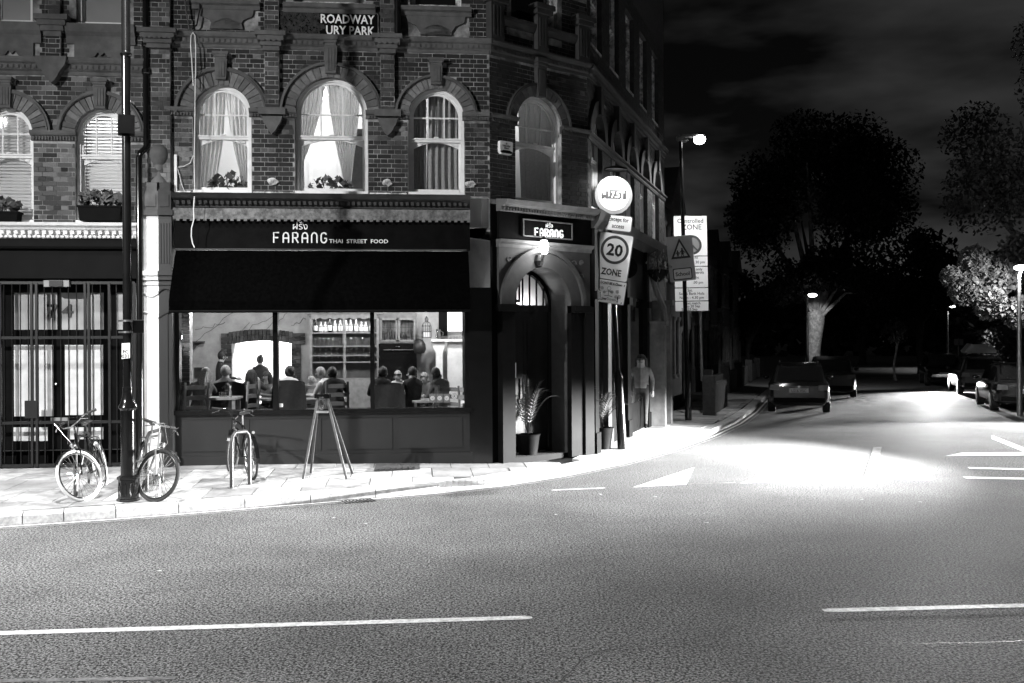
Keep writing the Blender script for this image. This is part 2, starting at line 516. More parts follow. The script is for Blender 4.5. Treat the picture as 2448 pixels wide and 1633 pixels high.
gpoly('hump_marking', ((1769, 1155), (1911, 1151), (1907, 1109)))
gline('thin_line', ((1645, 1158), (1759, 1154)), .05, PAINTF)
gline('thin_line', ((1920, 1151), (2042, 1148)), .05, PAINTF)
for a, b in (((2068, 1143), (2226, 1147)), ((2090, 1120), (2236, 1124)), ((2305, 1142), (2560, 1147)), ((2315, 1119), (2560, 1125))): gline('give_way_dash', (a, b), .2)
gpoly('edge_marking', ((2066, 1137), (2095, 1128), (2108, 1068), (2088, 1069)), PAINTF)
gpoly('triangle_marking', ((2260, 1090), (2493, 1088), (2371, 1040), (2371, 1049), (2450, 1081), (2300, 1082)))
for a, b in (((-60, 1630), (420, 1622)),): gline('faded_line', (a, b), .06, PAINTF)
# cracks and a sealed trench in the asphalt
TAR = mat('tar_seal', .008, .5, .4, 12, .2)
rr = random.Random(77)
def crack(pxs, w):
    P = []
    for (x0, y0), (x1, y1) in zip(pxs, pxs[1:]):
        for k in range(10): P.append(ground(x0 + (x1 - x0) * k / 10 + rr.uniform(-6, 6), y0 + (y1 - y0) * k / 10 + rr.uniform(-1.6, 1.6)))
    ribbon('tar_crack', P, w, TAR, .0015, kind='structure')
crack(((1950, 1544), (2200, 1540), (2448, 1532), (2600, 1530)), .013)
crack(((300, 1420), (620, 1398), (900, 1402)), .008)
crack(((1330, 1633), (1420, 1560), (1500, 1545), (1980, 1544)), .008)
# a gully grating at the kerb and a few fallen leaves on the road
gp = KP[8] + (KP[9] - KP[8]) * .4; gd = (KP[9] - KP[8]).normalized(); gn = Vector((-gd.y, gd.x, 0))
gu = thing('gully_grating', 'iron gully grating in the road at the kerb before the restaurant', 'drain', Matrix.Translation((gp.x, gp.y, 0)))
q = MB(); o_ = gp - gn * .06
q.face([tuple(o_ - Vector((0, 0, 0)) + Vector((0, 0, .003))), tuple(o_ + gd * .45 + Vector((0, 0, .003))), tuple(o_ + gd * .45 - gn * .3 + Vector((0, 0, .003))), tuple(o_ - gn * .3 + Vector((0, 0, .003)))]); q.build('pit', INK, gu, Matrix.Identity(4))
for k in range(9):
    a = o_ + gd * (.03 + .05 * k) + Vector((0, 0, .006)); MB().tube([a - gn * .01, a - gn * .29], .009, 4).build('bar', IRON, gu, Matrix.Identity(4))
lf = None
for k, (x, y) in enumerate(((1436, 1182), (1567, 1188), (800, 1238), (873, 1252), (2060, 1195), (2200, 1200), (1690, 1250), (1330, 1230), (380, 1365))):
    p = ground(x, y, .007); M = Matrix.Translation(p) @ Matrix.Rotation(k * 1.3, 4, 'Z') @ Matrix.Rotation(.06, 4, 'X')
    if lf is None:
        m = MB(); m.face([(0, -.035, 0), (.02, -.006, .004), (.018, .018, .004), (0, .04, 0), (-.018, .018, .004), (-.02, -.006, .004)])
        lf = tag(m.build('fallen_leaf', mat('dry_leaf', .4, .8, .2, 9), None, M), 'small pale leaf lying on the road', 'leaf', 'leaves fallen on the road')
    else: c = lf.copy(); C.objects.link(c); c.matrix_local = M
# covers let into the flags
def cover(label, px0, px1, py0, py1, v, F=FA):
    z = .2
    P = [ground(px0, py1, z), ground(px1, py1 - 6, z), ground(px1 - 2, py0 - 5, z), ground(px0 + 6, py0, z)]
    zz = [pave_z(p.x, p.y) + .006 for p in P]
    m = MB(); m.face([(p.x, p.y, q) for p, q in zip(P, zz)])
    c = sum(P, Vector()) / 4
    o = m.build('service_cover', mat('cover_metal', v, .6, .5, 30, .6), None, None)
    tag(o, label, 'cover')
    r = MB()
    for k in range(1, 8):
        a, b = P[0].lerp(P[1], k / 8), P[3].lerp(P[2], k / 8)
        za = pave_z(a.x, a.y) + .009
        r.tube([(a.x, a.y, za), (b.x, b.y, za)], .006, 4)
    r.build('rib', STEEL if v > .15 else IRON, o)
cover('dark ribbed cover let into the pavement before the restaurant window', 893, 1004, 1106, 1122, .05)
cover('pale metal cover near the kerb on the corner', 1048, 1172, 1140, 1156, .35)
# ------------------------------------------------------------------ brickwork and walls
def wall_row(mb, u0, u1, z0, z1, ops, y=0.0, m=0, rev=.22, mrev=0):
    """a storey of wall with round-headed or square openings: (a, b, sill, spring, round)"""
    ops = sorted(ops)
    cur = u0
    for a, b, zs, zp, rnd in ops:
        if a > cur: mb.face([(cur, y, z0), (a, y, z0), (a, y, z1), (cur, y, z1)], m)
        lo, hi = max(a, u0), min(b, u1)
        if zs > z0: mb.face([(lo, y, z0), (hi, y, z0), (hi, y, zs), (lo, y, zs)], m)
        c, r = (a + b) / 2, (b - a) / 2
        n = 20
        top = [(c - r * math.cos(math.pi * k / n), zp + r * math.sin(math.pi * k / n)) for k in range(n + 1)] if rnd else [(a, zp), (b, zp)]
        top = [(max(min(x, u1), u0), z) for x, z in top]
        for (xa, za), (xb, zb) in zip(top, top[1:]):
            if xb - xa > 1e-5: mb.face([(xa, y, za), (xb, y, zb), (xb, y, z1), (xa, y, z1)], m)
            mb.face([(xa, y, za), (xa, y + rev, za), (xb, y + rev, zb), (xb, y, zb)], mrev)
        for x in (a, b):
            if u0 <= x <= u1: mb.face([(x, y, zs), (x, y + rev, zs), (x, y + rev, zp), (x, y, zp)], mrev)
        mb.face([(lo, y, zs), (hi, y, zs), (hi, y + rev, zs), (lo, y + rev, zs)], mrev)
        cur = hi
    if cur < u1: mb.face([(cur, y, z0), (u1, y, z0), (u1, y, z1), (cur, y, z1)], m)
CO, BL, BH, JT = .0752, .214, .1015, .0108     # course, stretcher, header, joint
def lay_bricks(F, u0, u1, z0, z1, blocks, tone, y=0.0, proud=.006, deep=.03):
    """rows of bricks, alternate stretcher and header courses, cut at what blocks them"""
    outl = []
    k = 0
    z = z0
    while z + CO - JT <= z1 + 1e-6:
        za, zb = z, z + CO - JT
        zm = (za + zb) / 2
        iv = []
        for b in blocks:
            if b[0] == 'r':
                if b[3] < zb - .012 and b[4] > za + .012: iv.append((b[1], b[2]))
            else:
                _, cx, cz, r = b
                if zm >= cz - .01 and zm - cz < r:
                    h = math.sqrt(r * r - (zm - cz) ** 2); iv.append((cx - h, cx + h))
        free, cur = [], u0
        for a, b in sorted(iv):
            if a > cur: free.append((cur, min(a, u1)))
            cur = max(cur, b)
        if cur < u1: free.append((cur, u1))
        head = (k % 2 == 1)
        for a, b in free:
            step = BH if head else BL
            x = math.floor((a - u0) / (step + JT)) * (step + JT) + u0 + (0.055 if head else 0)
            x -= (step + JT)
            while x < b:
                xa, xb = max(x, a + JT / 2), min(x + step, b - JT / 2)
                if xb - xa > .03: outl.append((xa, xb, za, zb, tone((xa + xb) / 2, zm), y - proud + random.uniform(-.0025, .0025)))
                x += step + JT
        z += CO; k += 1
    return outl
_bm = {}
def place_bricks(lst, F, parent, n_own, rest_name='brickwork'):
    """the bricks that show largest become pieces of their own, the rest one joined part"""
    random.Random(3).shuffle(lst)
    Fi = WM[parent].inverted() @ F
    own, rest = lst[:n_own], lst[n_own:]
    for xa, xb, za, zb, t, yf in own:
        if t not in _bm:
            m = MB(); b = .06
            m.box(-.5, .5, 0, 1, -.5, .5)
            o = m.build('brick', BRICK[t], None); _bm[t] = o.data; bpy.data.objects.remove(o)
        o = bpy.data.objects.new('brick', _bm[t]); C.objects.link(o); o.parent = parent
        o.matrix_local = Fi @ Matrix.Translation(((xa + xb) / 2, yf, (za + zb) / 2)) @ Matrix.Diagonal((xb - xa, .04, zb - za, 1))
    m = MB()
    for xa, xb, za, zb, t, yf in rest: m.box(xa, xb, yf, yf + .04, za, zb, t)
    if rest: m.build(rest_name, BRICK, parent, F, kind='stuff')
def brick_tone(bias):  # random brick tone plus a bias
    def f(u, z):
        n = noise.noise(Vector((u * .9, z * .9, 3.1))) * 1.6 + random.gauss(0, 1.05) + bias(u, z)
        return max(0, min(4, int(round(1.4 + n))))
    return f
def eggs(mb, x0, x1, zc, y, step=.085, r=.03, m=0):
    n = int((x1 - x0) / step)
    for k in range(n):
        x = x0 + (k + .5) * (x1 - x0) / n
        mb.box(x - r * .8, x + r * .8, y - .016, y + .01, zc - r, zc + r * .8, m)
        mb.box(x + r * 1.0, x + r * 1.2, y - .01, y + .01, zc - r, zc + r, m)
def dentils(mb, x0, x1, z0, z1, y, depth, step, m=0):
    n = max(1, int((x1 - x0) / step))
    for k in range(n):
        x = x0 + (k + .5) * (x1 - x0) / n
        mb.box(x - step * .27, x + step * .27, y - depth, y + .005, z0, z1, m)
def band(x0, x1, z0, z1, out, name, m, parent, F, egg=True, base=0.0):
    """string course: a stepped projecting moulding with an enriched middle"""
    q = MB(); h = z1 - z0
    q.mould(x0, x1, [(base + .02, z0), (base - .02, z0), (base - .03, z0 + h * .12), (base - .03, z0 + h * .2), (base - out * .5, z0 + h * .3), (base - out * .5, z0 + h * .62), (base - out * .8, z0 + h * .7), (base - out, z0 + h * .86), (base - out, z1), (base + .02, z1)])
    if egg: eggs(q, x0 + .02, x1 - .02, z0 + h * .46, base - out * .5)
    return q.build(name, m, parent, F)
def keystone(F, cx, z0, z1, w0, w1, parent, m, base=0.0):
    q = MB(); h = z1 - z0; zc = z1 - h * .26
    q.prism([(cx - w0 / 2, z0), (cx + w0 / 2, z0), (cx + w0 * .62, zc), (cx - w0 * .62, zc)], base - .10, base + .02)
    for k in (-1, 0, 1):
        x = cx + k * w0 * .27
        q.prism([(x - .018, z0 + .04), (x + .018, z0 + .04), (x + .02, zc - .03), (x - .02, zc - .03)], base - .115, base - .1)
    for i, (a, b, ww) in enumerate(((0, .3, .72), (.3, .6, .85), (.6, 1, 1.0))):
        q.box(cx - w1 * ww / 2, cx + w1 * ww / 2, base - .11 - .02 * i, base + .02, zc + (z1 - zc) * a, zc + (z1 - zc) * b)
    q.build('keystone', m, parent, F)
def arch(F, cx, cz, rin, rout, parent, m, base=0.0, nv=19):
    rm = rout - (rout - rin) * .22
    q = MB()
    q.arc(cx, cz, rm, rout, base - .07, base + .02, 0, math.pi, 22)
    q.arc(cx, cz, rm + .01, rm + (rout - rm) * .45, base - .085, base - .07, 0, math.pi, 22)
    q.build('arch_moulding', m, parent, F)
    g = .012
    for k in range(nv):
        a0, a1 = math.pi * k / nv + g / 2 / rin * .7, math.pi * (k + 1) / nv - g / 2 / rin * .7
        q = MB()
        q.arc(cx, cz, rin - .004, rm - .004, base - .032 - random.uniform(0, .006), base + .015, a0, a1, 2)
        q.build('brick', random.choice(RUBBED), parent, F)
def sash(F, cx, w, zs, zp, zt, parent, rnd=True, bars=2, y=.12, frame_m=None, glass=None, mid=None, arched_low=True):
    """a sliding sash window: box frame > sashes, glazing bars, panes"""
    fm = frame_m or WHITE
    r = w / 2
    fr = MB()
    t = .055
    n = 22
    def outline(rr, zb, top):
        if rnd: return [(cx - rr, zb)] + [(cx - rr * math.cos(math.pi * k / n), top + rr * math.sin(math.pi * k / n)) for k in range(n + 1)] + [(cx + rr, zb)]
        return [(cx - rr, zb), (cx - rr, top), (cx + rr, top), (cx + rr, zb)]
    top = zp if rnd else zt
    A, B = outline(r, zs, top), outline(r - t, zs, top if rnd else top - t)
    for k in range(len(A) - 1): fr.prism([A[k], A[k + 1], B[k + 1], B[k]], y - .03, y + .08)
    fr.box(cx - r - .02, cx + r + .02, y - .12, y + .08, zs - .05, zs + .045)
    win = fr.build('window', fm, parent, F)
    zm = mid if mid else zs + (zt - zs) * .53
    ri = r - t
    q = MB()
    q.box(cx - ri, cx + ri, y - .005, y + .035, zm - .028, zm + .028)
    q.box(cx - ri - .01, cx + ri + .01, y - .025, y - .005, zm + .01, zm + .035)
    s = .035
    A2, B2 = outline(ri, zm, top if rnd else top - t), outline(ri - s, zm, (top if rnd else top - t - s))
    for k in range(len(A2) - 1): q.prism([A2[k], A2[k + 1], B2[k + 1], B2[k]], y, y + .035)
    q.box(cx - .04, cx + .04, y - .045, y - .02, zm + .035, zm + .055)
    for sx in (-1, 1): q.tube([(cx + sx * ri * .62 - .05, y - .015, zm - .03), (cx + sx * ri * .62 - .03, y - .04, zm - .06), (cx + sx * ri * .62 + .03, y - .04, zm - .06), (cx + sx * ri * .62 + .05, y - .015, zm - .03)], .006, 5)
    q.build('upper_sash', fm, win, F)
    q = MB()
    q.box(cx - ri, cx - ri + s, y + .04, y + .075, zs + .045, zm + .02); q.box(cx + ri - s, cx + ri, y + .04, y + .075, zs + .045, zm + .02)
    q.box(cx - ri, cx + ri, y + .04, y + .075, zs + .045, zs + .11)
    if arched_low:
        aw = ri - s
        P = [(cx + aw * (k / 8 - 1), zm - .03 - .10 * (k / 8 - 1) ** 2) for k in range(17)]
        for (xa, za), (xb, zb) in zip(P, P[1:]): q.prism([(xa, za), (xb, zb), (xb, zm - .02), (xa, zm - .02)], y + .04, y + .07)
    q.build('lower_sash', fm, win, F)
    for k in range(bars):
        x = cx - ri + 2 * ri * (k + 1) / (bars + 1)
        zc = zp + math.sqrt(max(0, ri * ri - (x - cx) ** 2)) if rnd else top - t
        MB().box(x - .011, x + .011, y + .005, y + .03, zm, zc - .01).build('glazing_bar', fm, win, F)
    if bars: MB().box(cx - ri, cx + ri, y + .003, y + .028, zp - .012 + (.0 if rnd else .0), zp + .012).build('glazing_bar', fm, win, F)
    g = MB()
    g.face([(x, y + .018, z) for x, z in outline(ri - .01, zm, top if rnd else top - t)])
    g.build('pane', glass or GLASS, win, F)
    g = MB()
    g.face([(cx - ri, y + .058, zs + .05), (cx + ri, y + .058, zs + .05), (cx + ri, y + .058, zm), (cx - ri, y + .058, zm)])
    g.build('pane', glass or GLASS, win, F)
    return win
def curtain(F, label, pts_top, pts_bot, ztop, zbot, m, waist=None, y=.3, pleats=7, group=None, amp=.03, parent=None):
    """a hanging cloth in pleats; pts = (left, right) at top, waist and foot"""
    q = MB(); nx, nz = pleats * 6, 14
    rows = []
    for j in range(nz + 1):
        t = j / nz; z = ztop + (zbot - ztop) * t
        if waist:
            wt, wl, wr = waist
            if t < wt: e = (t / wt) ** 1.6; l, r_ = pts_top[0] + (wl - pts_top[0]) * e, pts_top[1] + (wr - pts_top[1]) * e
            else: e = ((t - wt) / (1 - wt)); l, r_ = wl + (pts_bot[0] - wl) * e, wr + (pts_bot[1] - wr) * e
        else: l, r_ = pts_top[0] + (pts_bot[0] - pts_top[0]) * t, pts_top[1] + (pts_bot[1] - pts_top[1]) * t
        row = []
        for i in range(nx + 1):
            s = i / nx
            row.append(q.pt((l + (r_ - l) * s, y + amp * math.sin(s * pleats * 2 * math.pi + .5 * math.sin(3 * t)) + amp * .5 * noise.noise(Vector((s * 5, t * 2, pts_top[0]))), z)))
        rows.append(row)
    for a, b in zip(rows, rows[1:]):
        for i in range(nx): q.f.append([a[i], b[i], b[i + 1], a[i + 1]]); q.m.append(0)
    o = q.build('curtain', m, None, F, smooth=True)
    tag(o, label, 'curtain', group)
    return o
def room(F, u0, u1, y0, y1, z0, z1, m, parent, name='room_walls'):
    q = MB()
    q.face([(u0, y1, z0), (u1, y1, z0), (u1, y1, z1), (u0, y1, z1)]); q.face([(u0, y0, z0), (u0, y1, z0), (u0, y1, z1), (u0, y0, z1)])
    q.face([(u1, y0, z0), (u1, y1, z0), (u1, y1, z1), (u1, y0, z1)]); q.face([(u0, y0, z1), (u1, y0, z1), (u1, y1, z1), (u0, y1, z1)])
    q.face([(u0, y0, z0), (u1, y0, z0), (u1, y1, z0), (u0, y1, z0)])
    return q.build(name, m, parent, F)
# ------------------------------------------------------------------ corner building: shop front, splayed door corner, side street wall
U = lambda px, py=300, y=0.0: hit(FA, px, py, y)[0]
Z = lambda py, px=650, y=0.0: hit(FA, px, py, y)[1]
CB = thing('corner_building', 'tall brick corner building with restaurant below and arched windows above', 'building', FA)
UC = _u
zs, zi0, zi1, zt0, zt1 = Z(462), Z(281), Z(262), Z(118), Z(84)
zc = Z(467)                                     # top of the shop cornice
U0 = U(354)
WIN = []                                        # (centre, width, top of arch)
for a, b, top in ((461, 601, 203), (705, 879, 185), (976, 1110, 212)):
    ua, ub = U(a, 350), U(b, 350)
    WIN.append(((ua + ub) / 2, ub - ua, Z(top, (a + b) / 2)))
ops1 = [(c - w / 2, c + w / 2, zs, t - w / 2, True) for c, w, t in WIN]
UPW = [(U(485, 5), U(598, 5), Z(4, 540)), (U(702, 5), U(874, 5), Z(13, 788)), (U(980, 5), U(1103, 5), Z(20, 1040))]
ops2 = [(a, b, z, z + 1.75, False) for a, b, z in UPW]
ZTOP = 12.6
q = MB()
wall_row(q, U0, UC, zc - .02, zt0 + .1, ops1)
wall_row(q, U0, UC, zt0 + .1, ZTOP, ops2)
q.build('wall', MORTAR, CB)
blk = [('r', c - w / 2 - .005, c + w / 2 + .005, zs - .1, t - w / 2) for c, w, t in WIN]
AR = []
for (c, w, t), (ro, kz0, kz1, kw0, kw1, kp) in zip(WIN, ((110, 193, 128, 24, 37, 530), (122, 178, 91, 26, 36, 791), (101, 205, 143, 25, 38, 1043))):
    s = 149.5
    rout = ro / s
    AR.append((c, t - w / 2, w / 2, rout))
    blk += [('c', c, t - w / 2, rout + .004), ('r', c - kw0 / s / 2, c + kw0 / s / 2, Z(kz0, kp), Z(kz1, kp))]
    blk += [('r', c - kw1 / s / 2, c + kw1 / s / 2, Z(kz1, kp) - .12, Z(kz1, kp))]
imp = []
edges = [U0 + .3] + [x for c, w, t in WIN for x in (c - w / 2, c + w / 2)] + [UC]
for a, b in ((edges[0], edges[1]), (edges[2], edges[3]), (edges[4], edges[5]), (edges[6], edges[7])): imp.append((a, b))
for a, b in imp: blk.append(('r', a, b, zi0, zi1))
blk.append(('r', U0, UC, zt0, zt1))
PIER = [(U(358), U(410)), (U(635), U(669)), (U(911), U(944))]
for a, b in PIER[1:]: blk.append(('r', a, b, zi1, zt0)); blk.append(('r', a, b, zt1, 9))
blk.append(('r', PIER[0][0], PIER[0][1], zc, 9))
blk += [('r', a - .12, b + .12, z - .47, z + .1) for a, b, z in UPW] + [('r', a, b, z - .1, z + 1.75) for a, b, z in UPW]
blk.append(('r', U(664), U(906), Z(90, 785), Z(30, 785)))
tone = brick_tone(lambda u, z: (-.75 if z > zi0 else .45) + (.35 if u < -3.9 else -.75 if u > -2.3 else 0) - (.9 if z > zt1 else 0) - (.8 if z < zs + .28 else 0))  # darker bricks to the right: the lamp's falloff put into their tones
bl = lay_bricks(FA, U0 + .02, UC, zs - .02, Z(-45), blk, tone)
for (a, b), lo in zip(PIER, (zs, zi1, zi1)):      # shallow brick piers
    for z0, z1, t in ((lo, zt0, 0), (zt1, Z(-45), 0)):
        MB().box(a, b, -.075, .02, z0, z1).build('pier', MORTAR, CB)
        bl += lay_bricks(FA, a, b, z0 + .004, z1, [], brick_tone(lambda u, z: .75 if u < -4.8 else (-.3 if z > zt1 else .0)), y=-.075)
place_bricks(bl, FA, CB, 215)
for c, zz, rin, rout in AR: arch(FA, c, zz, rin, rout, CB, STONE)
for (c, w, t), (kz0, kz1, kw0, kw1, kp) in zip(WIN, ((193, 128, 24, 37, 530), (178, 91, 26, 36, 791), (205, 143, 25, 38, 1043))):
    keystone(FA, c, Z(kz0, kp), Z(kz1, kp), kw0 / 149.5, kw1 / 149.5, CB, STONE)
for a, b in imp:
    q = MB(); h = zi1 - zi0
    q.mould(a - .03, b + .03 if b < UC - .01 else b, [(.02, zi0), (-.03, zi0), (-.035, zi0 + h * .45), (-.07, zi0 + h * .55), (-.09, zi0 + h * .75), (-.1, zi1), (.02, zi1)])
    dentils(q, a, b, zi0 + h * .05, zi0 + h * .42, -.03, .03, .045)
    q.build('impost_band', STONE, CB)
for k in (1, 2):                                  # stepped corbels under the piers
    a, b = PIER[k]; m_ = (a + b) / 2
    q = MB()
    q.box(a - .1, b + .1, -.13, -.09, zi0 + .03, zi1 + .01)
    q.prism([(a - .05, zi0), (b + .05, zi0), (b + .02, zi0 - .1), (m_ + .1, zi0 - .14), (m_ + .06, zi0 - .22), (m_, zi0 - .28), (m_ - .06, zi0 - .22), (m_ - .1, zi0 - .14), (a - .02, zi0 - .1)], -.10, -.01)
    q.build('corbel', STONE, CB)
bd = band(U0, UC + .03, zt0, zt1, .13, 'string_course', STONE, CB, FA)
for (a, b) in PIER:                               # capitals where the piers meet the string course
    q = MB(); h = zt1 - zt0
    for i, (f, e) in enumerate(((-.25, .02), (.05, .05), (.4, .09), (.7, .13))):
        q.box(a - e, b + e, -.12 - .035 * (i + 1), .0, zt0 + h * f, zt0 + h * (f + .3))
    eggs(q, a - .06, b + .06, zt0 + h * .45, -.21, .07)
    q.build('capital', STONE, CB)
for k, (a, b, z) in enumerate(UPW):               # upper sills and shaped aprons
    q = MB()
    q.mould(a - .16, b + .16, [(.05, z - .14), (-.05, z - .14), (-.06, z - .08), (-.11, z - .06), (-.12, z - .0), (.05, z + .0)])
    q.build('window_sill', STONE, CB)
    if k != 1:
        zb = z - .14; m_ = (a + b) / 2; r = (b - a) / 2
        P = [(a - .06, zb), (b + .06, zb), (b + .04, zb - .1), (b - .1, zb - .16), (b - .19, zb - .3), (m_ + .26, zb - .31), (m_ + .24, zb - .22), (m_ + .09, zb - .2), (m_ + .05, zb - .14), (m_, zb - .19), (m_ - .05, zb - .14), (m_ - .09, zb - .2), (m_ - .24, zb - .22), (m_ - .26, zb - .31), (a + .19, zb - .3), (a + .1, zb - .16), (a - .04, zb - .1)]
        MB().prism(P, -.04, .0).build('apron_panel', STONE, CB)
for k, (a, b, z) in enumerate(UPW): sash(FA, (a + b) / 2, b - a, z, z + 1.2, z + 1.75, CB, rnd=False, bars=0 if k else 0, frame_m=PEEL if k else WHITE, glass=[DARKGL, GREYGL, DARKGL][k])
for k, (c, w, t) in enumerate(WIN):
    sash(FA, c, w, zs, t - w / 2, t, CB, frame_m=[WHITE, WHITE, WHITE][k], mid=Z((326, 327, 333)[k], (530, 791, 1043)[k]))
    MB().box(c - w / 2 - .02, c + w / 2 + .02, -.05, .1, zs - .055, zs - .002).build('window_sill', PEEL, CB)
sl = [U(423, 450), WIN[0][0] - WIN[0][1] / 2 - .03, WIN[0][0] + WIN[0][1] / 2 + .03, WIN[1][0] - WIN[1][1] / 2 - .03, WIN[1][0] + WIN[1][1] / 2 + .03, WIN[2][0] - WIN[2][1] / 2 - .03]
for a, b in zip(sl[0::2], sl[1::2]): MB().box(a, b, -.06, .0, zc - .005, zc + .05).build('flashing', PEEL, CB)
# roof and upper cornice, out of the picture's top
q = MB(); q.mould(U0 - .1, UC + .1, [(.1, ZTOP - .5), (-.1, ZTOP - .5), (-.35, ZTOP - .15), (-.4, ZTOP), (.1, ZTOP)]); q.build('eaves_cornice', STONE, CB)
# rooms behind the upper windows
WALLP = mat('painted_room_wall', .72, .9, .04, 3)
room(FA, U0 + .25, WIN[2][0] - .9, .26, 3.3, zs - .5, zt1 + .2, WALLP, CB)
room(FA, WIN[2][0] - .88, UC + .0, .26, 2.2, zs - .5, zt1 + .2, WALLP, CB)
# shop cornice, fascia, awning box, stall board
SF0, SF1 = U(420, 600), U(1123, 600)
q = MB(); z0, z1 = Z(499), zc
h = z1 - z0
q.mould(SF0, SF1, [(.05, z0), (-.10, z0), (-.10, z0 + h * .15), (-.14, z0 + h * .5), (-.24, z0 + h * .62), (-.28, z0 + h * .8), (-.32, z1 - .01), (.05, z1)])
dentils(q, SF0 + .03, SF1 - .03, z0 + h * .2, z0 + h * .48, -.11, .05, .085)
q.build('shop_cornice', STONE_D, CB)
q = MB(); za, zb = Z(528), Z(502)
nn = 90
for k in range(nn):                                # weathered canvas roll with its cut fringe
    a, b = SF0 + (SF1 - SF0) * k / nn, SF0 + (SF1 - SF0) * (k + 1) / nn
    y0 = -.17 - .012 * noise.noise(Vector((k * .35, 0, 0)))
    y1 = -.17 - .012 * noise.noise(Vector((k * .35 + .35, 0, 0)))
    lo = za - (.028 if k % 2 else 0)
    q.face([(a, y0, zb), (b, y1, zb), (b, y1 - .02, lo), (a, y0 - .02, lo)])
    q.face([(a, y0, zb), (b, y1, zb), (b, -.02, zb + .015), (a, -.02, zb + .015)])
q.build('canvas_fringe', CANVAS, CB)
q = MB(); zf = Z(598); zlow = Z(747)
q.box(SF0, SF1, -.10, .05, zf, za + .06)
q.build('sign_board', BLACKM, CB)
MB().box(SF0 + .02, SF1 - .06, -.135, -.10, zf - .012, zf + .012).build('fascia_bead', STONE_D, CB)
q = MB()
sag = lambda k: .018 * math.sin(k * math.pi / 4) ** 2 + .01 * noise.noise(Vector((k * .6, 5, 0)))
PR = [(-.11, zf - .02), (-.2, zf - .12), (-.34, zf - .35), (-.55, zlow + .28), (-.60, zlow + .16), (-.60, zlow)]
for (ya, z_a), (yb, z_b) in zip(PR, PR[1:]):
    for k in range(24):
        a, b = SF0 + .03 + (SF1 - SF0 - .06) * k / 24, SF0 + .03 + (SF1 - SF0 - .06) * (k + 1) / 24
        q.face([(a, ya + sag(k), z_a), (b, ya + sag(k + 1), z_a), (b, yb + sag(k + 1), z_b), (a, yb + sag(k), z_b)])
for x in (SF0 + .03, SF1 - .03):
    q.face([(x, y, z) for y, z in PR] + [(x, -.05, zlow + .1), (x, -.05, zf)])
aw = q.build('awning', AWN, CB)
MB().tube([(SF0 + .03, -.6, zlow), (SF1 - .03, -.6, zlow)], .022, 8).build('front_rail', BLACKM, aw)
# lettering
lett = WHITE
def farang(parent, F, x0, zb, w, h, m, r, y):
    s = w / 6.0
    q = MB(); g = []
    def A(x, bar=.45): return [[(x, zb), (x, zb + h * .72), (x + s * .1, zb + h * .93), (x + s * .3, zb + h), (x + s * .5, zb + h * .93), (x + s * .6, zb + h * .72), (x + s * .6, zb)]] + ([[(x, zb + h * bar), (x + s * .6, zb + h * bar)]] if bar else [])
    x = x0
    g += [[(x, zb), (x, zb + h), (x + s * .6, zb + h)], [(x, zb + h * .5), (x + s * .5, zb + h * .5)]]
    g += A(x0 + s * 1.08)
    x = x0 + s * 2.16
    g += [[(x, zb), (x, zb + h), (x + s * .42, zb + h), (x + s * .56, zb + h * .88), (x + s * .56, zb + h * .6), (x + s * .42, zb + h * .48), (x, zb + h * .48)], [(x + s * .3, zb + h * .48), (x + s * .6, zb)]]
    g += A(x0 + s * 3.24) + A(x0 + s * 4.32, 0)
    x = x0 + s * 5.4
    g += [[(x + s * .58, zb + h * .82), (x + s * .5, zb + h * .95), (x + s * .3, zb + h), (x + s * .1, zb + h * .93), (x, zb + h * .75), (x, zb + h * .25), (x + s * .1, zb + h * .07), (x + s * .3, zb), (x + s * .5, zb + h * .07), (x + s * .6, zb + h * .25), (x + s * .6, zb + h * .45), (x + s * .34, zb + h * .45)]]
    strokes(q, g, r, y)
    return q.build('lettering', m, parent, F)
fa0, fa1 = U(657, 570), U(782, 570)
farang(CB, FA, fa0, Z(582), fa1 - fa0, Z(558) - Z(582), lett, .013, -.112)
text('lettering', 'ฝรั่ง', (Z(536) - Z(551)) * 1.5, lett, CB, FA @ Matrix.Translation(((U(700) + U(736)) / 2, -.112, Z(550))), 'CENTER', .003)
text('lettering', 'THAI  STREET  FOOD', .088, lett, CB, FA @ Matrix.Translation((U(788, 580), -.112, Z(582))), 'LEFT', .003, 1.0, .0012, 1.13)
# shop window
SW0, SW1, SZ0, SZ1 = U(428, 900), U(1112, 900), Z(979), Z(742)
sw = MB()
for a, b in ((SW0 - .06, SW0), (U(652, 900), U(664, 900)), (U(885, 900), U(895, 900)), (SW1, SW1 + .07)): sw.box(a, b, .02, .2, SZ0, SZ1 + .3)
sw.box(SW0 - .06, SW1 + .07, .02, .2, SZ1 + .1, SZ1 + .35)
shopwin = sw.build('shop_window', BLACKP, CB)
MB().box(SW0 - .1, SW1 + .1, -.07, .2, SZ0 - .07, SZ0).build('sill', BLACKP, shopwin)
for a, b in ((SW0, U(652, 900)), (U(664, 900), U(885, 900)), (U(895, 900), SW1)):
    q = MB(); q.face([(a, .1, SZ0), (b, .1, SZ0), (b, .1, SZ1 + .1), (a, .1, SZ1 + .1)]); q.build('pane', GLASS, shopwin)
q = MB(); q.box(SW0 - .12, SW1 + .12, .0, .15, .1, SZ0 - .07); q.box(SW0 - .12, SW1 + .12, -.03, .0, .1, .34)
for k in range(4):
    a, b = SW0 + (SW1 - SW0) * k / 4 + .05, SW0 + (SW1 - SW0) * (k + 1) / 4 - .05
    q.box(a, b, -.014, .002, .42, SZ0 - .16)
q.build('stall_board', GREYP, CB)
MB().box(SW1 + .07, UC + .02, -.02, .2, .1, zlow + .4).build('shop_pier', BLACKP, CB)
MB().box(SW0 - .2, SW0 - .06, -.02, .25, .1, zlow + .4).build('shop_pier', GREYP, CB)
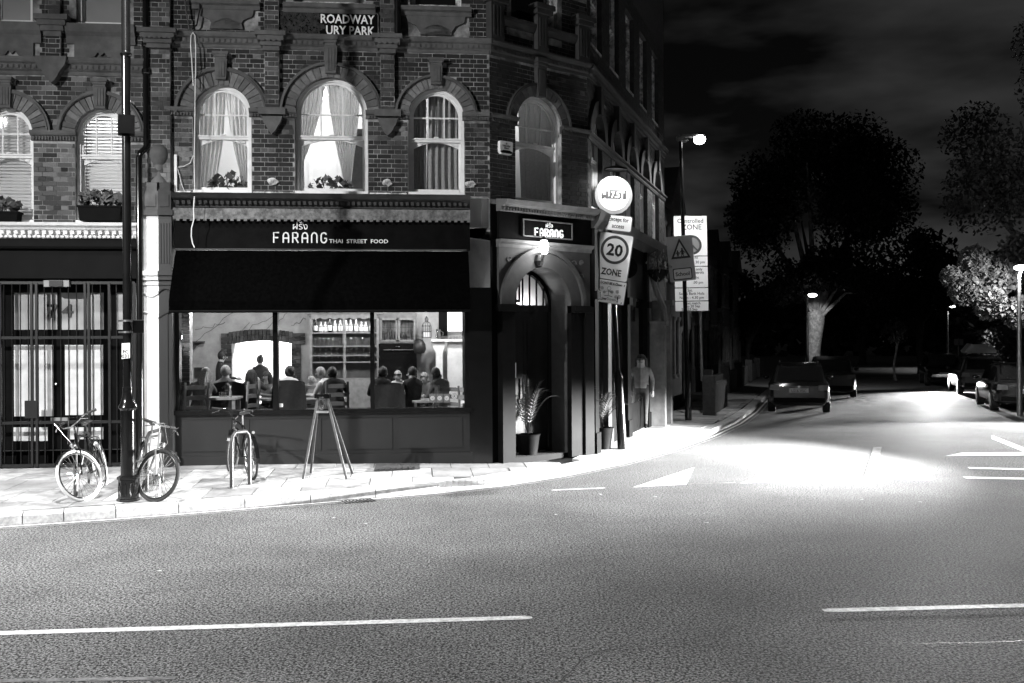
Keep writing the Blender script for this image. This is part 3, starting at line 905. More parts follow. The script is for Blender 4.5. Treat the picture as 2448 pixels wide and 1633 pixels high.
# party pillar, painted white on one half and grey on the other
PA, PM, PB = U(350.6, 800), U(386, 800), U(417, 800)
zk0, zk1, zcap0, zcap1, zbl0, zbl1, zblt = Z(650, 385), Z(518, 385), Z(668, 385), Z(650, 385), Z(505, 385), Z(460, 385), Z(440, 385)
pil = thing('pillar', 'shop front pillar painted white on the left half and grey on the right', 'pillar', FA @ Matrix.Translation((PM, 0, 0)))
for a, b, m, nm in ((PA, PM, WHITE, 'white_half'), (PM, PB, GREYP, 'grey_half')):
    q = MB(); d = -.16
    q.box(a, b, d, .1, .1, zk1)
    e = (.03 if m is WHITE else 0); f = (.03 if m is GREYP else 0)
    q.box(a - e, b + f, d - .04, .1, .1, .42)
    q.box(a - e * 1.6, b + f * 1.6, d - .07, .1, zcap0 + .05, zcap1 + .0); q.box(a - e * .8, b + f * .8, d - .04, .1, zcap0 - .02, zcap0 + .05)
    q.box(a - e * .6, b + f * .6, d - .02, .1, zcap0 - .1, zcap0 - .06)
    w = b - a
    for k in range(4): 
        x = a + w * (k + .7) / 4.6
        q.box(x - .011, x + .011, d - .012, d, zk0 + .12, zk1 - .12)
    if m is WHITE: q.box(a + w * .3, b, d - .014, d, .55, zcap0 - .55)
    else: q.box(a, b - w * .3, d - .0145, d, .55, zcap0 - .55)
    P = [(a + w * k / 10, zcap0 - .22 - .06 * math.sin((k / 10) * math.pi * 1.0 + (0 if m is WHITE else math.pi))) for k in range(11)]
    q.tube([(x, d - .01, z) for x, z in P], .014, 6)
    P = [(a + w * k / 8, zcap0 - .52 - .1 * (1 - abs((k / 8 - (1 if m is WHITE else 0)))) ** 1.5) for k in range(9)]
    q.tube([(x, d - .015, z) for x, z in P], .013, 6)
    q.build(nm, m, pil, FA)
    q = MB()
    q.box(a - e, b + f, d - .05, .1, zk1 + .0, zbl0); q.box(a, b, d - .02, .1, zbl0, zbl1)
    q.box(a + .03, b - .03, d - .032, d - .02, zbl0 + .05, zbl1 - .06)
    q.box(a + .02, b - .02, d, .1, zbl1, zblt)
    q.build('block', STONE if m is WHITE else STONE_D, pil, FA)
MB().lathe([(.15, 0), (.13, .04), (.07, .12), (.06, .2), (.09, .26), (.085, .29), (.12, .33), (.155, .41), (.16, .46), (.14, .55), (.09, .61), (.02, .63)], (PM - .01, -.02, zblt), 18).build('ball_finial', STONE, pil, FA, smooth=True)
MB().box(PA + .1, PB + .0, -.03, .02, zblt, zblt + .72).build('rendered_patch', STONE, pil, FA)

# ------------------------------------------------------------------ splayed corner
H = lambda px, py, y=0.0: hit(FC, px, py, y)
q = MB()
c0, c1 = H(1232, 350)[0], H(1342, 350)[0]
cw, cc = c1 - c0, (c0 + c1) / 2
ct = zi1 - .08 + cw / 2
cz0 = zs - .06
d0, d1 = H(1222, 700)[0], H(1356, 700)[0]
dc, dw = (d0 + d1) / 2, d1 - d0
dsp = H(1290, 640)[1] - dw / 2
wall_row(q, 0, CH, .1, zc - .1, [(d0, d1, .2, dsp, True)], rev=.55, m=1, mrev=2)
wall_row(q, 0, CH, zc - .1, zt0 + .1, [(c0, c1, cz0, ct - cw / 2, True)])
ux0, ux1 = H(1222, 30)[0], H(1332, 30)[0]
wall_row(q, 0, CH, zt0 + .1, ZTOP, [(ux0, ux1, zt1 + .45, zt1 + 2.2, False)])
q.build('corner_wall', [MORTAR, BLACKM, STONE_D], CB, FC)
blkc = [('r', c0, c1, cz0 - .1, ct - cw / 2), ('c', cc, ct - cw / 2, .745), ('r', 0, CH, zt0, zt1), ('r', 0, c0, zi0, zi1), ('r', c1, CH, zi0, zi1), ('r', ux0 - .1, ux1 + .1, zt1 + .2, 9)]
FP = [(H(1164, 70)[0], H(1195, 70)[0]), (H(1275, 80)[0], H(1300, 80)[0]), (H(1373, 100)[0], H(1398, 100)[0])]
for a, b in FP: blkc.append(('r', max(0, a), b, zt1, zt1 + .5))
bc = lay_bricks(FC, .0, CH, zc - .02, Z(-80), blkc, brick_tone(lambda u, z: -1.7))  # brick tones biased darker over the whole corner
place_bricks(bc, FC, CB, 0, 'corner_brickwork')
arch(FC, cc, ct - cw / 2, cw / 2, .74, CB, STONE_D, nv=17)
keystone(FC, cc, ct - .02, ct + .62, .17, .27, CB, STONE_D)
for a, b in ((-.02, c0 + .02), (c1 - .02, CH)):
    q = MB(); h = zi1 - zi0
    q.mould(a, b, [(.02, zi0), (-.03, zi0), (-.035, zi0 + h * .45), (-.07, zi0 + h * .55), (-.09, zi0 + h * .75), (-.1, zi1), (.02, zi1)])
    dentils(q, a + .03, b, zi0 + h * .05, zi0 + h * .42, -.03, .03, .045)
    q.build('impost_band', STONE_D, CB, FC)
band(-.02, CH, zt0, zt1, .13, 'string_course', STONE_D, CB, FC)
for a, b in FP:
    a = max(a, -.06)
    q = MB(); q.box(a, b, -.12, .02, zt1, zt1 + .62)
    for k in range(3): q.box(a + (b - a) * (k + .8) / 4 - .014, a + (b - a) * (k + .8) / 4 + .014, -.135, -.12, zt1 + .08, zt1 + .56)
    q.box(a - .06, b + .06, -.18, .02, zt1 + .62, zt1 + .70); q.box(a - .09, b + .09, -.21, .02, zt1 + .70, zt1 + .78)
    q.build('fluted_pier', STONE_D, CB, FC)
q = MB(); q.mould(0, CH, [(.02, zt1 + .3), (-.04, zt1 + .3), (-.09, zt1 + .38), (-.1, zt1 + .44), (.02, zt1 + .44)]); q.build('window_sill', STONE_D, CB, FC)
sash(FC, cc, cw, cz0, ct - cw / 2, ct, CB, mid=zs + .95, frame_m=WHITE)
sash(FC, (ux0 + ux1) / 2, ux1 - ux0, zt1 + .45, zt1 + 1.5, zt1 + 2.2, CB, rnd=False, bars=1, frame_m=PEEL, glass=DARKGL)
room(FC, c0 - .5, c1 + .3, .3, 1.6, zs - .5, zt1 + .2, WALLP, CB)
# cornice over the door, frieze, sign, arch
zd1, zd0 = H(1189, 480)[1], H(1189, 505)[1]
q = MB(); h = zd1 - zd0
q.mould(H(1186, 490)[0], CH + .05, [(.05, zd0), (-.12, zd0), (-.14, zd0 + h * .4), (-.24, zd0 + h * .6), (-.3, zd1), (.05, zd1 + .04)])
dentils(q, H(1190, 490)[0], CH, zd0 + h * .06, zd0 + h * .4, -.12, .045, .06)
q.build('door_cornice', STONE, CB, FC)
zl1, zl0 = H(1190, 572)[1], H(1190, 590)[1]
MB().box(H(1188, 540)[0], CH + .01, -.06, .0, zl1, zd0).build('frieze_board', BLACKM, CB, FC)
q = MB(); q.mould(H(1186, 580)[0], CH + .03, [(.03, zl0), (-.06, zl0), (-.07, zl0 + .05), (-.12, zl0 + .08), (-.13, zl1), (.03, zl1)]); q.build('frieze_ledge', STONE, CB, FC)
zsp = dsp - .02
q = MB()                                           # spandrels with carved scrolls, around the arch
n = 24; R1 = dw / 2 + .3
top = zl0
xa, xb = H(1188, 650)[0], CH
P = [(dc - R1 * math.cos(math.pi * k / n), dsp + R1 * math.sin(math.pi * k / n)) for k in range(n + 1)]
for (x0_, z0_), (x1_, z1_) in zip(P, P[1:]): q.prism([(x0_, min(z0_, top)), (x1_, min(z1_, top)), (x1_, top), (x0_, top)], -.05, .0)
if P[0][0] > xa: q.box(xa, P[0][0], -.05, 0, zsp, top)
if P[-1][0] < xb: q.box(P[-1][0], xb, -.05, 0, zsp, top)
q.build('spandrel', STONE_D, CB, FC)
q = MB()
rs = random.Random(5)
for sx in (-1, 1):
    for k in range(9):
        ang = math.pi / 2 + sx * (.5 + .09 * k + rs.uniform(-.03, .03))
        rr = R1 + .1 + .16 * (k % 3)
        cx_, cz_ = dc + rr * math.cos(ang), dsp + rr * math.sin(ang)
        if cz_ > top - .07 or cx_ < xa + .06 or cx_ > xb - .06: continue
        r0 = rs.uniform(.05, .085); q = MB()
        q.tube([(cx_ + r0 * (1 - t / 14) * math.cos(t * .75), -.06, cz_ + r0 * (1 - t / 14) * math.sin(t * .75)) for t in range(13)], .013, 5)
        q.ball((cx_, -.058, cz_), .022, 8, 5)
        q.build('carved_scroll', STONE, CB, FC, smooth=True)
zt_ = H(1290, 730)[1]
q = MB()
q.arc(dc, dsp, dw / 2, R1, -.10, .02, 0, math.pi, 28)
q.arc(dc, dsp, R1 - .05, R1 + .03, -.15, -.1, 0, math.pi, 28)
for sx in (-1, 1): q.box(min(dc + sx * dw / 2, dc + sx * R1), max(dc + sx * dw / 2, dc + sx * R1), -.10, .02, zt_ + .004, dsp); MB().box(min(dc + sx * dw / 2, dc + sx * R1), max(dc + sx * dw / 2, dc + sx * R1), -.10, .02, .1, zt_ - .124).build('door_jamb', BLACKM, CB, FC)
q.build('door_arch', STONE_D, CB, FC)
q = MB(); zt_ = H(1290, 730)[1]
for sx in (-1, 1):
    q = MB(); q.box(min(dc + sx * (dw / 2 + .002), dc + sx * (R1 + .12)), max(dc + sx * (dw / 2 + .002), dc + sx * (R1 + .12)), -.2, -.1, zt_ - .12, zt_)
    q.box(*((xa, dc - R1) if sx < 0 else (dc + R1, xb)), -.14, 0, .1, zt_ - .02); q.build('door_pilaster', BLACKM, CB, FC)
dr = MB(); y = .42
dr.box(d0, d1, y, y + .1, zt_ - .1, zt_ + .02)
dr.box(d0, d0 + .07, y, y + .08, .2, zt_); dr.box(d1 - .07, d1, y, y + .08, .2, zt_)
door = dr.build('door', BLACKP, CB, FC)
for a, b in ((d0 + .07, dc - .004), (dc + .004, d1 - .07)):
    q = MB(); q.box(a, b, y + .02, y + .065, .22, zt_ - .1)
    for za_, zb_ in ((.35, 1.0), (1.15, 1.65), (1.75, zt_ - .25)):
        q.box(a + .08, b - .08, y + .005, y + .02, za_, zb_)
    q.build('leaf_panel', BLACKP, door, FC)
q = MB()
for x in (dc - .06, dc + .06): q.tube([(x, y - .04, .95), (x, y - .04, 1.5)], .016, 8)
q.build('handle', CHROME, door, FC)
q = MB(); q.face([(dc - .30, y - .002, 1.52), (dc - .19, y - .002, 1.52), (dc - .19, y - .002, 1.78), (dc - .30, y - .002, 1.78)]); q.build('notice', SIGNW, door, FC)
q = MB(); q.face([(d0, y + .06, zt_)] + [(dc + dw / 2 * math.cos(a), y + .06, max(zt_, dsp + dw / 2 * math.sin(a))) for a in [math.pi * (1 - k / 16) for k in range(17)]] + [(d1, y + .06, zt_)])
q.build('fanlight', GLASS, CB, FC)
q = MB()
for k in range(1, 8):
    x = d0 + dw * k / 8
    q.box(x - .011, x + .011, y + .02, y + .045, zt_, dsp + math.sqrt(max(0, (dw / 2) ** 2 - (x - dc) ** 2)))
q.arc(dc, dsp, dw / 2 - .07, dw / 2, y, y + .08, 0, math.pi, 20)
q.build('fanlight_bars', BLACKM, CB, FC)
LIT = mat('lit_lobby_wall', .7, .9, .03)
q = MB(); q.face([(d0 - .05, .8, zt_ - .3), (d1 + .2, .8, zt_ - .3), (d1 + .2, .8, zl1), (d0 - .05, .8, zl1)])
lamp('lobby_light', 'POINT', FC @ Vector((dc + .3, .66, zt_ - .1)), 22, CB, .05)
q.build('lobby_wall', LIT, CB, FC)
pic = thing('picture', 'dark framed picture on the lobby wall seen through the fanlight', 'picture', FC @ Matrix.Translation((dc - .1, .78, zt_ + .3)))
MB().box(-.3, .3, -.03, .02, -.22, .22).build('frame', BLACKM, pic)
MB().box(-.25, .25, -.035, -.03, -.17, .17).build('print', SIGNW, pic)
# name board over the door
b0, b1 = H(1240, 545), H(1358, 545)
zb0, zb1 = H(1300, 571)[1], H(1300, 530)[1]
ds = thing('door_sign', 'black name board over the corner door with lit white letters', 'sign', FC @ Matrix.Translation(((b0[0] + b1[0]) / 2, -.06, zb0)))
FD = WM[ds]
bw_ = (b1[0] - b0[0])
MB().box(-bw_ / 2, bw_ / 2, -.05, 0, 0, zb1 - zb0).build('board', BLACKP, ds)
q = MB(); hh = zb1 - zb0
for a, b, c_, d_ in ((-bw_ / 2, bw_ / 2, 0, .02), (-bw_ / 2, bw_ / 2, hh - .02, hh), (-bw_ / 2, -bw_ / 2 + .02, .02, hh - .02), (bw_ / 2 - .02, bw_ / 2, .02, hh - .02)): q.box(a, b, -.062, -.05, c_, d_)
q.build('frame', STONE, ds)
farang(ds, FD, -bw_ * .27, hh * .1, bw_ * .56, hh * .42, WHITE, .016, -.058)
text('lettering', 'ฝรั่ง', hh * .36, WHITE, ds, FD @ Matrix.Translation((.02, -.055, hh * .62)), 'CENTER', .003)
# lamp over the arch
lx, lz = H(1300, 592, -.25)
wl = thing('wall_lamp', 'lit lantern on a bracket over the corner door arch', 'lamp', FC @ Matrix.Translation((lx, -.1, lz)))
FW = WM[wl]
MB().tube([(0, 0, -.22), (0, -.12, -.2), (0, -.16, -.1)], .015, 8).build('bracket', IRON, wl)
MB().lathe([(.05, -.3), (.09, -.22), (.06, -.12)], (0, -.02, 0), 10).build('base', IRON, wl)
MB().lathe([(.045, -.1), (.07, -.02), (.075, .06), (.05, .11)], (0, -.16, 0), 12).build('bulb_globe', glow('lantern_glow', 60), wl, smooth=True)
MB().lathe([(.07, .12), (.03, .16), (.005, .2)], (0, -.16, 0), 12).build('cap', IRON, wl)
lamp('lantern_light', 'POINT', FW @ Vector((0, -.36, -.02)), 34, wl, .06)

# ------------------------------------------------------------------ side street wall, colours darkened so it stays unlit near the lamp
SHADEM = mat('shaded_mortar', .035, .95, .4, 9, .3)
SHADES = mat('shaded_stone', .022, .8, .3, 7, .2)
HS = lambda px, py, y=0.0: hit(FS, px, py, y)
SL = 8.6
q = MB()
so1, so2 = [], []
for k in range(5):
    a = .28 + 1.62 * k
    so1.append((a, a + .92, zs, zi1, True)); so2.append((a, a + .92, zt1 + .45, zt1 + 2.15, False))
wall_row(q, 0, SL, .1, zc - .05, [])
wall_row(q, 0, SL, zc - .05, zt0 + .1, so1)
wall_row(q, 0, SL, zt0 + .1, ZTOP, so2)
q.face([(0, 0, ZTOP), (SL, 0, ZTOP), (SL, 9, ZTOP), (0, 9, ZTOP)]); q.face([(SL, 0, .1), (SL, 9, .1), (SL, 9, ZTOP), (SL, 0, ZTOP)])
q.build('side_wall', SHADEM, CB, FS)
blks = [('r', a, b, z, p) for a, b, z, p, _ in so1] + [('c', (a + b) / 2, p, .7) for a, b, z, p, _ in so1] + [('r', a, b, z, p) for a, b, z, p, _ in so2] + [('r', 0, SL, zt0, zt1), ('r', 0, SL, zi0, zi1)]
place_bricks(lay_bricks(FS, 0, SL, zc, zt1 + 2.6, blks, brick_tone(lambda u, z: -2.2)), FS, CB, 0, 'side_brickwork')  # bricks biased dark as well, this wall's shade put into their tones
band(0, SL, zt0, zt1, .13, 'string_course', SHADES, CB, FS, egg=False)
band(0, SL, zi0, zi1, .08, 'impost_band', SHADES, CB, FS, egg=False)
for (a, b, z, p, _), (a2, b2, z2, p2, _2) in zip(so1, so2):
    c = (a + b) / 2
    sash(FS, c, b - a, z, p, p + (b - a) / 2, CB, bars=2, glass=DARKGL)
    sash(FS, c, b - a, z2, p2 - .5, p2, CB, rnd=False, bars=0, glass=DARKGL, frame_m=PEEL)
    q = MB(); q.arc(c, p, (b - a) / 2, .69, -.07, .01, 0, math.pi, 16); q.build('arch_moulding', SHADES, CB, FS)
    MB().box(c - .1, c + .1, -.12, .01, p + .44, p + .95).build('keystone', SHADES, CB, FS)
q = MB(); q.mould(0, SL, [(.02, zc - .35), (-.1, zc - .35), (-.2, zc - .2), (-.25, zc - .02), (.02, zc - .0)]); q.build('shop_cornice', SHADES, CB, FS)
q = MB(); q.mould(-.05, SL + .1, [(.1, ZTOP - .5), (-.1, ZTOP - .5), (-.35, ZTOP - .15), (-.4, ZTOP), (.1, ZTOP)]); q.build('eaves_cornice', SHADES, CB, FS)
for k, (a, b) in enumerate(((0.02, .3), (1.1, 1.4), (3.0, 3.3), (5.3, 5.6))):
    q = MB(); q.box(a, b, -.12, .0, .1, zc - .35); q.box(a - .03, b + .03, -.15, .0, .1, .5); q.box(a - .03, b + .03, -.17, .0, 2.9, 3.05)
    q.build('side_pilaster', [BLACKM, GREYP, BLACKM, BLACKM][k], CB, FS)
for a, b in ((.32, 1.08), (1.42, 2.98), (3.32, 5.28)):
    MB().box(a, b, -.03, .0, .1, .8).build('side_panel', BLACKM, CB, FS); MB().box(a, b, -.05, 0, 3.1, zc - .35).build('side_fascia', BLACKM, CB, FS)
    q = MB(); q.face([(a, -.02, .8), (b, -.02, .8), (b, -.02, 3.1), (a, -.02, 3.1)]); q.build('side_shop_glass', DARKGL, CB, FS)
x0, z0 = HS(1572, 905); x1, z1 = HS(1600, 640)
q = MB()                                           # pale scrolled console by the side entrance
q.box(5.7, 5.95, -.45, .0, .1, 2.55); q.tube([(5.82, -.45, 2.5), (5.82, -.42, 2.9), (5.82, -.25, 3.3), (5.82, -.12, 3.75)], .07, 8); q.box(5.68, 5.97, -.5, 0, 2.5, 2.6)
q.build('scrolled_console', STONE, CB, FS)
q = MB(); q.box(6.6, 6.9, -.45, .0, .1, 3.0); q.box(6.55, 6.95, -.5, 0, 3.0, 3.12); q.build('side_pilaster', STONE, CB, FS)
# ------------------------------------------------------------------ left building, joined at the pillar
UL = lambda px, py=300: hit(FA, px, py)[0]
LB = thing('terraced_shop_house', 'brick shop house on the left with blinds and white dentil cornice', 'building', FA @ Matrix.Translation((U(100), 0, 0)))
L0, L1 = -11.6, U0 - .006
ls = Z(536, 150)
limp0, limp1 = Z(337, 130), Z(314, 130)
lt0, lt1 = Z(181, 150), Z(141, 150)
LW = [(U(-46, 400), U(80, 400)), (U(180, 400), U(306, 400))]
LW = [(LW[0][0] - 1.5, LW[0][1] - 1.5)] + LW
lsp = limp1 - .03
lop = [(a, b, ls + .02, lsp, True) for a, b in LW]
lu = [(U(-20, 30), U(78, 30)), (U(182, 30), U(303, 30))]
luz = Z(62, 230)
lop2 = [(lu[0][0] - 1.5, lu[0][1] - 1.5, luz, luz + 1.8, False)] + [(a, b, luz, luz + 1.8, False) for a, b in lu]
q = MB()
wall_row(q, L0, L1, ls - .03, lt1, lop)
wall_row(q, L0, L1, lt1, ZTOP - .7, lop2)
q.build('wall', MORTAR, LB, FA)
lar = 102 / 152.0
lb = []
for a, b in LW: lb += [('r', a, b, ls - .1, lsp), ('c', (a + b) / 2, lsp, lar + .004), ('r', (a + b) / 2 - .09, (a + b) / 2 + .09, lsp + .4, Z(193, 243)), ('r', (a + b) / 2 - .13, (a + b) / 2 + .13, Z(193, 243) - .1, Z(193, 243))]
limps = [(LW[0][1], LW[1][0]), (LW[1][1], LW[2][0]), (LW[2][1], L1)]
for a, b in limps: lb.append(('r', a, b, limp0, limp1))
lb.append(('r', L0, L1, lt0, lt1))
for a, b, z, z1, _ in lop2: lb.append(('r', a - .1, b + .1, z - .75, z1))
lpx = [(U(112, 100), U(148, 100))]
lb.append(('r', lpx[0][0], lpx[0][1], lt1, 10))
tl = brick_tone(lambda u, z: (1.15 if z < limp0 and z > ls + .33 else .25 if z > lt1 else .5))
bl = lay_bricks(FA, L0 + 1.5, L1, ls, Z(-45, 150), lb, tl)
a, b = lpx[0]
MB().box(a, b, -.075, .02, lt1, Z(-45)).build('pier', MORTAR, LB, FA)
bl += lay_bricks(FA, a, b, lt1, Z(-45), [], brick_tone(lambda u, z: .3), y=-.075)
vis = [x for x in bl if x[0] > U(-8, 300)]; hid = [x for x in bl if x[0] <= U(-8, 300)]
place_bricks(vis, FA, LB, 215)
m = MB()
for xa, xb, za, zb, t, yf in hid: m.box(xa, xb, yf, yf + .04, za, zb, t)
if hid: m.build('brickwork', BRICK, LB, FA, kind='stuff')
for a, b in LW: arch(FA, (a + b) / 2, lsp, (b - a) / 2, lar, LB, STONE)
for a, b in LW: keystone(FA, (a + b) / 2, lsp + (b - a) / 2 - .02, Z(193, 243), .16, .25, LB, STONE)
for a, b in limps:
    q = MB(); h = limp1 - limp0
    q.mould(a - .03, b + .03 if b < L1 - .02 else b, [(.02, limp0), (-.03, limp0), (-.035, limp0 + h * .45), (-.07, limp0 + h * .55), (-.09, limp0 + h * .75), (-.1, limp1), (.02, limp1)])
    dentils(q, a, b, limp0 + h * .05, limp0 + h * .42, -.03, .03, .045)
    q.build('impost_band', STONE, LB, FA)
band(L0, L1, lt0, lt1, .13, 'string_course', STONE, LB, FA)
a, b = lpx[0]; m_ = (a + b) / 2
q = MB(); q.prism([(a - .12, lt1 - .0), (b + .12, lt1 - .0), (b + .1, lt1 - .12), (b, lt0 + .0), (m_ + .1, lt0 - .04), (m_ + .06, lt0 - .1), (m_, lt0 - .16), (m_ - .06, lt0 - .1), (m_ - .1, lt0 - .04), (a, lt0), (a - .1, lt1 - .12)], -.17, -.02); q.build('corbel', STONE, LB, FA)
q = MB(); zc0, zc1 = Z(215, 130) * 0 + lt1 + .33, lt1 + .62
for i in range(4): q.box(a - .04 * (i + .5), b + .04 * (i + .5), -.1 - .03 * i, .0, lt1 + .33 + i * .08, lt1 + .33 + (i + 1) * .08)
q.build('capital', STONE, LB, FA)
for a, b, z, z1, _ in lop2:
    q = MB(); q.mould(a - .14, b + .14, [(.05, z - .3), (-.04, z - .3), (-.05, z - .18), (-.1, z - .12), (-.13, z), (.05, z)]); q.build('window_sill', STONE, LB, FA)
    c = (a + b) / 2; zb = z - .3
    P = [(a - .02, zb), (b + .02, zb), (b + .02, zb - .34), (c + .3, zb - .34), (c + .28, zb - .22), (c + .1, zb - .2), (c + .05, zb - .13), (c, zb - .18), (c - .05, zb - .13), (c - .1, zb - .2), (c - .28, zb - .22), (c - .3, zb - .34), (a - .02, zb - .34)]
    MB().prism(P, -.04, .0).build('apron_panel', STONE, LB, FA)
    sash(FA, c, b - a, z, z + 1.2, z1, LB, rnd=False, bars=0, glass=GREYGL)
ARCTOP = lsp + (LW[2][1] - LW[2][0]) / 2
for k, (a, b) in enumerate(LW):
    sash(FA, (a + b) / 2, b - a, ls + .02, lsp, lsp + (b - a) / 2, LB, mid=Z(373, 243), bars=2)
SLATM = mat('white_blind_slat', .55, .5, .04, 5)
for k, (a, b) in enumerate(LW[1:]):
    bd_ = thing('venetian_blind', ('white venetian blind in the arched window cut by the left edge of the photo', 'white venetian blind in the arched window behind the tall black lamp post')[k], 'blind', FA @ Matrix.Translation(((a + b) / 2, .26, ls)), 'venetian blinds in the left house')
    Fb = WM[bd_]
    nsl = 33; hh = lsp + (b - a) / 2 - ls - .06
    sm = MB(); sm.face([(-.5, -.018, -.016), (.5, -.018, -.016), (.5, .0, .002), (-.5, .0, .002)]); sm.face([(-.5, .0, .002), (.5, .0, .002), (.5, .02, .012), (-.5, .02, .012)])
    base = None
    for i in range(nsl):
        z = .06 + (hh - .08) * i / (nsl - 1)
        zz = z + ls
        hw = (b - a) / 2 - .05
        if zz > lsp: hw = math.sqrt(max(.01, hw * hw - (zz - lsp) ** 2))
        if base is None: base = sm.build('slat', SLATM, bd_, Fb @ Matrix.Translation((0, 0, z)) @ Matrix.Diagonal((2 * hw, 1, 1.35, 1)))
        else: link('slat', base.data, bd_, Fb @ Matrix.Translation((0, 0, z)) @ Matrix.Diagonal((2 * hw, 1, 1.35, 1)))
    q = MB()
    for x in (-.3, .3): q.box(x - .004, x + .004, -.03, -.027, .02, hh - .1)
    q.build('cord', CLOTHM, bd_, Fb)
room(FA, L0, L1 - .3, .34, 2.6, ls - .3, lt1 + .1, WALLP, LB)
# shop front below: white dentil cornice, black fascia
z0, z1 = Z(571, 150), Z(536, 150); h = z1 - z0
LE = PA - .0
q = MB(); q.mould(L0, LE - .06, [(.05, z0), (-.08, z0), (-.10, z0 + h * .1), (-.1, z0 + h * .5), (-.16, z0 + h * .56), (-.18, z0 + h * .7), (-.25, z0 + h * .8), (-.27, z1), (.05, z1 + .02)])
dentils(q, L0, LE - .08, z0 + h * .26, z0 + h * .5, -.1, .06, .105); dentils(q, L0, LE - .08, z0 + h * .04, z0 + h * .2, -.09, .03, .07)
q.build('dentil_cornice', WHITE, LB, FA)
q = MB(); q.box(L0, LE - .02, -.06, .05, Z(592, 150), z0); q.mould(L0, LE - .02, [(.0, Z(596, 150)), (-.13, Z(596, 150)), (-.14, Z(591, 150)), (0, Z(589, 150))]); q.box(L0, LE - .02, -.05, .05, Z(666, 150), Z(596, 150))
q.build('fascia', mat('black_fascia_paint', .0045, .5, .2, 5, .05, spec=.05), LB, FA)
zft, zfb, zg0, zg1 = Z(699, 140), Z(788, 140), Z(1054, 140), Z(825, 140)
q = MB(); yb = .35
q.box(L0, LE - .02, yb, yb + .08, .1, zft + .35)
shop = q.build('shop_front_panel', BLACKM, LB, FA)
def pane(name, px0, px1, py0, py1, m, yy): 
    a, zt = hit(FA, px0, py0, yy); b, zb = hit(FA, px1, py1, yy)
    q = MB(); q.box(a, b, yy, yy + .01, zb, zt); return q.build(name, m, LB, FA)
LITG = mat('pale_lined_curtain', .55, .8, .12, 7)
FANG = mat('frosted_pane', .3, .35, .3, 2.5)
for a, b in ((34, 137), (147, 248), (279, 330)): pane('fanlight', a, b, 700, 788, FANG, yb - .012)
for a, b, c, d in ((33, 73, 825, 995), (81, 128, 825, 995), (155, 200, 825, 992), (207, 247, 825, 992), (32, 73, 1022, 1054), (81, 114, 1022, 1054), (166, 200, 1022, 1050), (207, 247, 1022, 1050)): pane('door_pane', a, b, c, d, LITG, yb - .012)
for name, s, px in (('numeral', '7', 124), ('numeral', '4', 161)):
    x, z = hit(FA, px, 757, yb - .03); text(name, s, .28, INK, LB, FA @ Matrix.Translation((x, yb - .03, z)), 'CENTER', .004, 1, .006, 1.25)
x, z = hit(FA, 140, 1004, yb - .05); MB().box(x - .13, x + .13, yb - .03, yb, z - .035, z + .035).build('letter_plate', SIGNG, LB, FA)
x, z = hit(FA, 134, 918, yb - .05); MB().ball((x, yb - .04, z), .025, 10, 6).build('door_knob', CHROME, LB, FA)
q = MB(); q.box(L0, LE - .02, .02, .35, .1, .2); q.build('doorstep', STONE_D, LB, FA)
# security grille: a frame and its bars
gr = thing('security_grille', 'black iron bar gate across the shop door left of the lamp post', 'gate', FA @ Matrix.Translation((U(140), .02, .2)))
gx0, gx1 = U(-30, 900), U(322, 900)
q = MB()
for z in (Z(676, 140), Z(807, 140), Z(1010, 140), Z(1112, 140)): q.box(gx0, gx1, .0, .035, z - .022, z + .022)
q.box(U(60, 1000), U(90, 1000), -.02, .05, Z(1000, 60), Z(958, 60))
q.build('frame', IRON, gr, FA)
bm_ = None
x = gx0
while x < gx1:
    if bm_ is None: bm_ = MB().tube([(0, 0, 0), (0, 0, 1)], .0075, 6).build('bar', IRON, gr, FA @ Matrix.Translation((x, .017, .24)) @ Matrix.Diagonal((1, 1, Z(676, 140) - .24, 1)))
    else: link('bar', bm_.data, gr, FA @ Matrix.Translation((x, .017, .24)) @ Matrix.Diagonal((1, 1, Z(676, 140) - .24, 1)))
    x += .122
q = MB()
for px in (0, 76, 88, 204, 213, 262, 322): q.box(U(px, 900) - .018, U(px, 900) + .018, -.012, .04, .22, Z(676, 140))
q.build('post', IRON, gr, FA)
q = MB(); x, z = hit(FA, 136, 678, -.02)
bl_ = thing('bulkhead_light', 'unlit white bulkhead light above the door numbered 74', 'lamp', FA @ Matrix.Translation((x, 0, z)))
MB().box(-.19, .19, -.05, .03, -.05, .05).build('body', SIGNG, bl_); MB().box(-.1, .1, -.075, -.05, -.045, .045).build('cage', IRON, bl_)
# rain pipes
def pipe(label, pts, r, F, brackets=()):
    t = thing('rain_pipe', label, 'pipe', F @ Matrix.Translation(pts[0]))
    MB().tube(pts, r, 10).build('pipe', BLACKP, t, F, smooth=True)
    q = MB()
    for z in brackets: q.lathe([(r + .012, z - .04), (r + .02, z - .03), (r + .02, z + .03), (r + .012, z + .04)], (pts[0][0], pts[0][1], 0), 10)
    if brackets: q.build('collar', BLACKP, t, F)
xp, xq = U(353, 200), U(343, 700)
pipe('black rain pipe beside the white pillar with a swan neck above the ball', [(xp, -.09, 9.6), (xp, -.09, Z(352, 350)), (xp - .02, -.11, Z(360, 350)), (xq + .01, -.2, Z(372, 345)), (xq, -.22, Z(384, 345)), (xq, -.22, .22)], .05, FA, (9, Z(110, 352), Z(175, 352)))
xr = U(951, 40)
pipe('black rain pipe at the top right of the street name plate', [(xr, -.1, 9.6), (xr, -.1, Z(86, 951))], .055, FA, (8.9,))
q = MB()
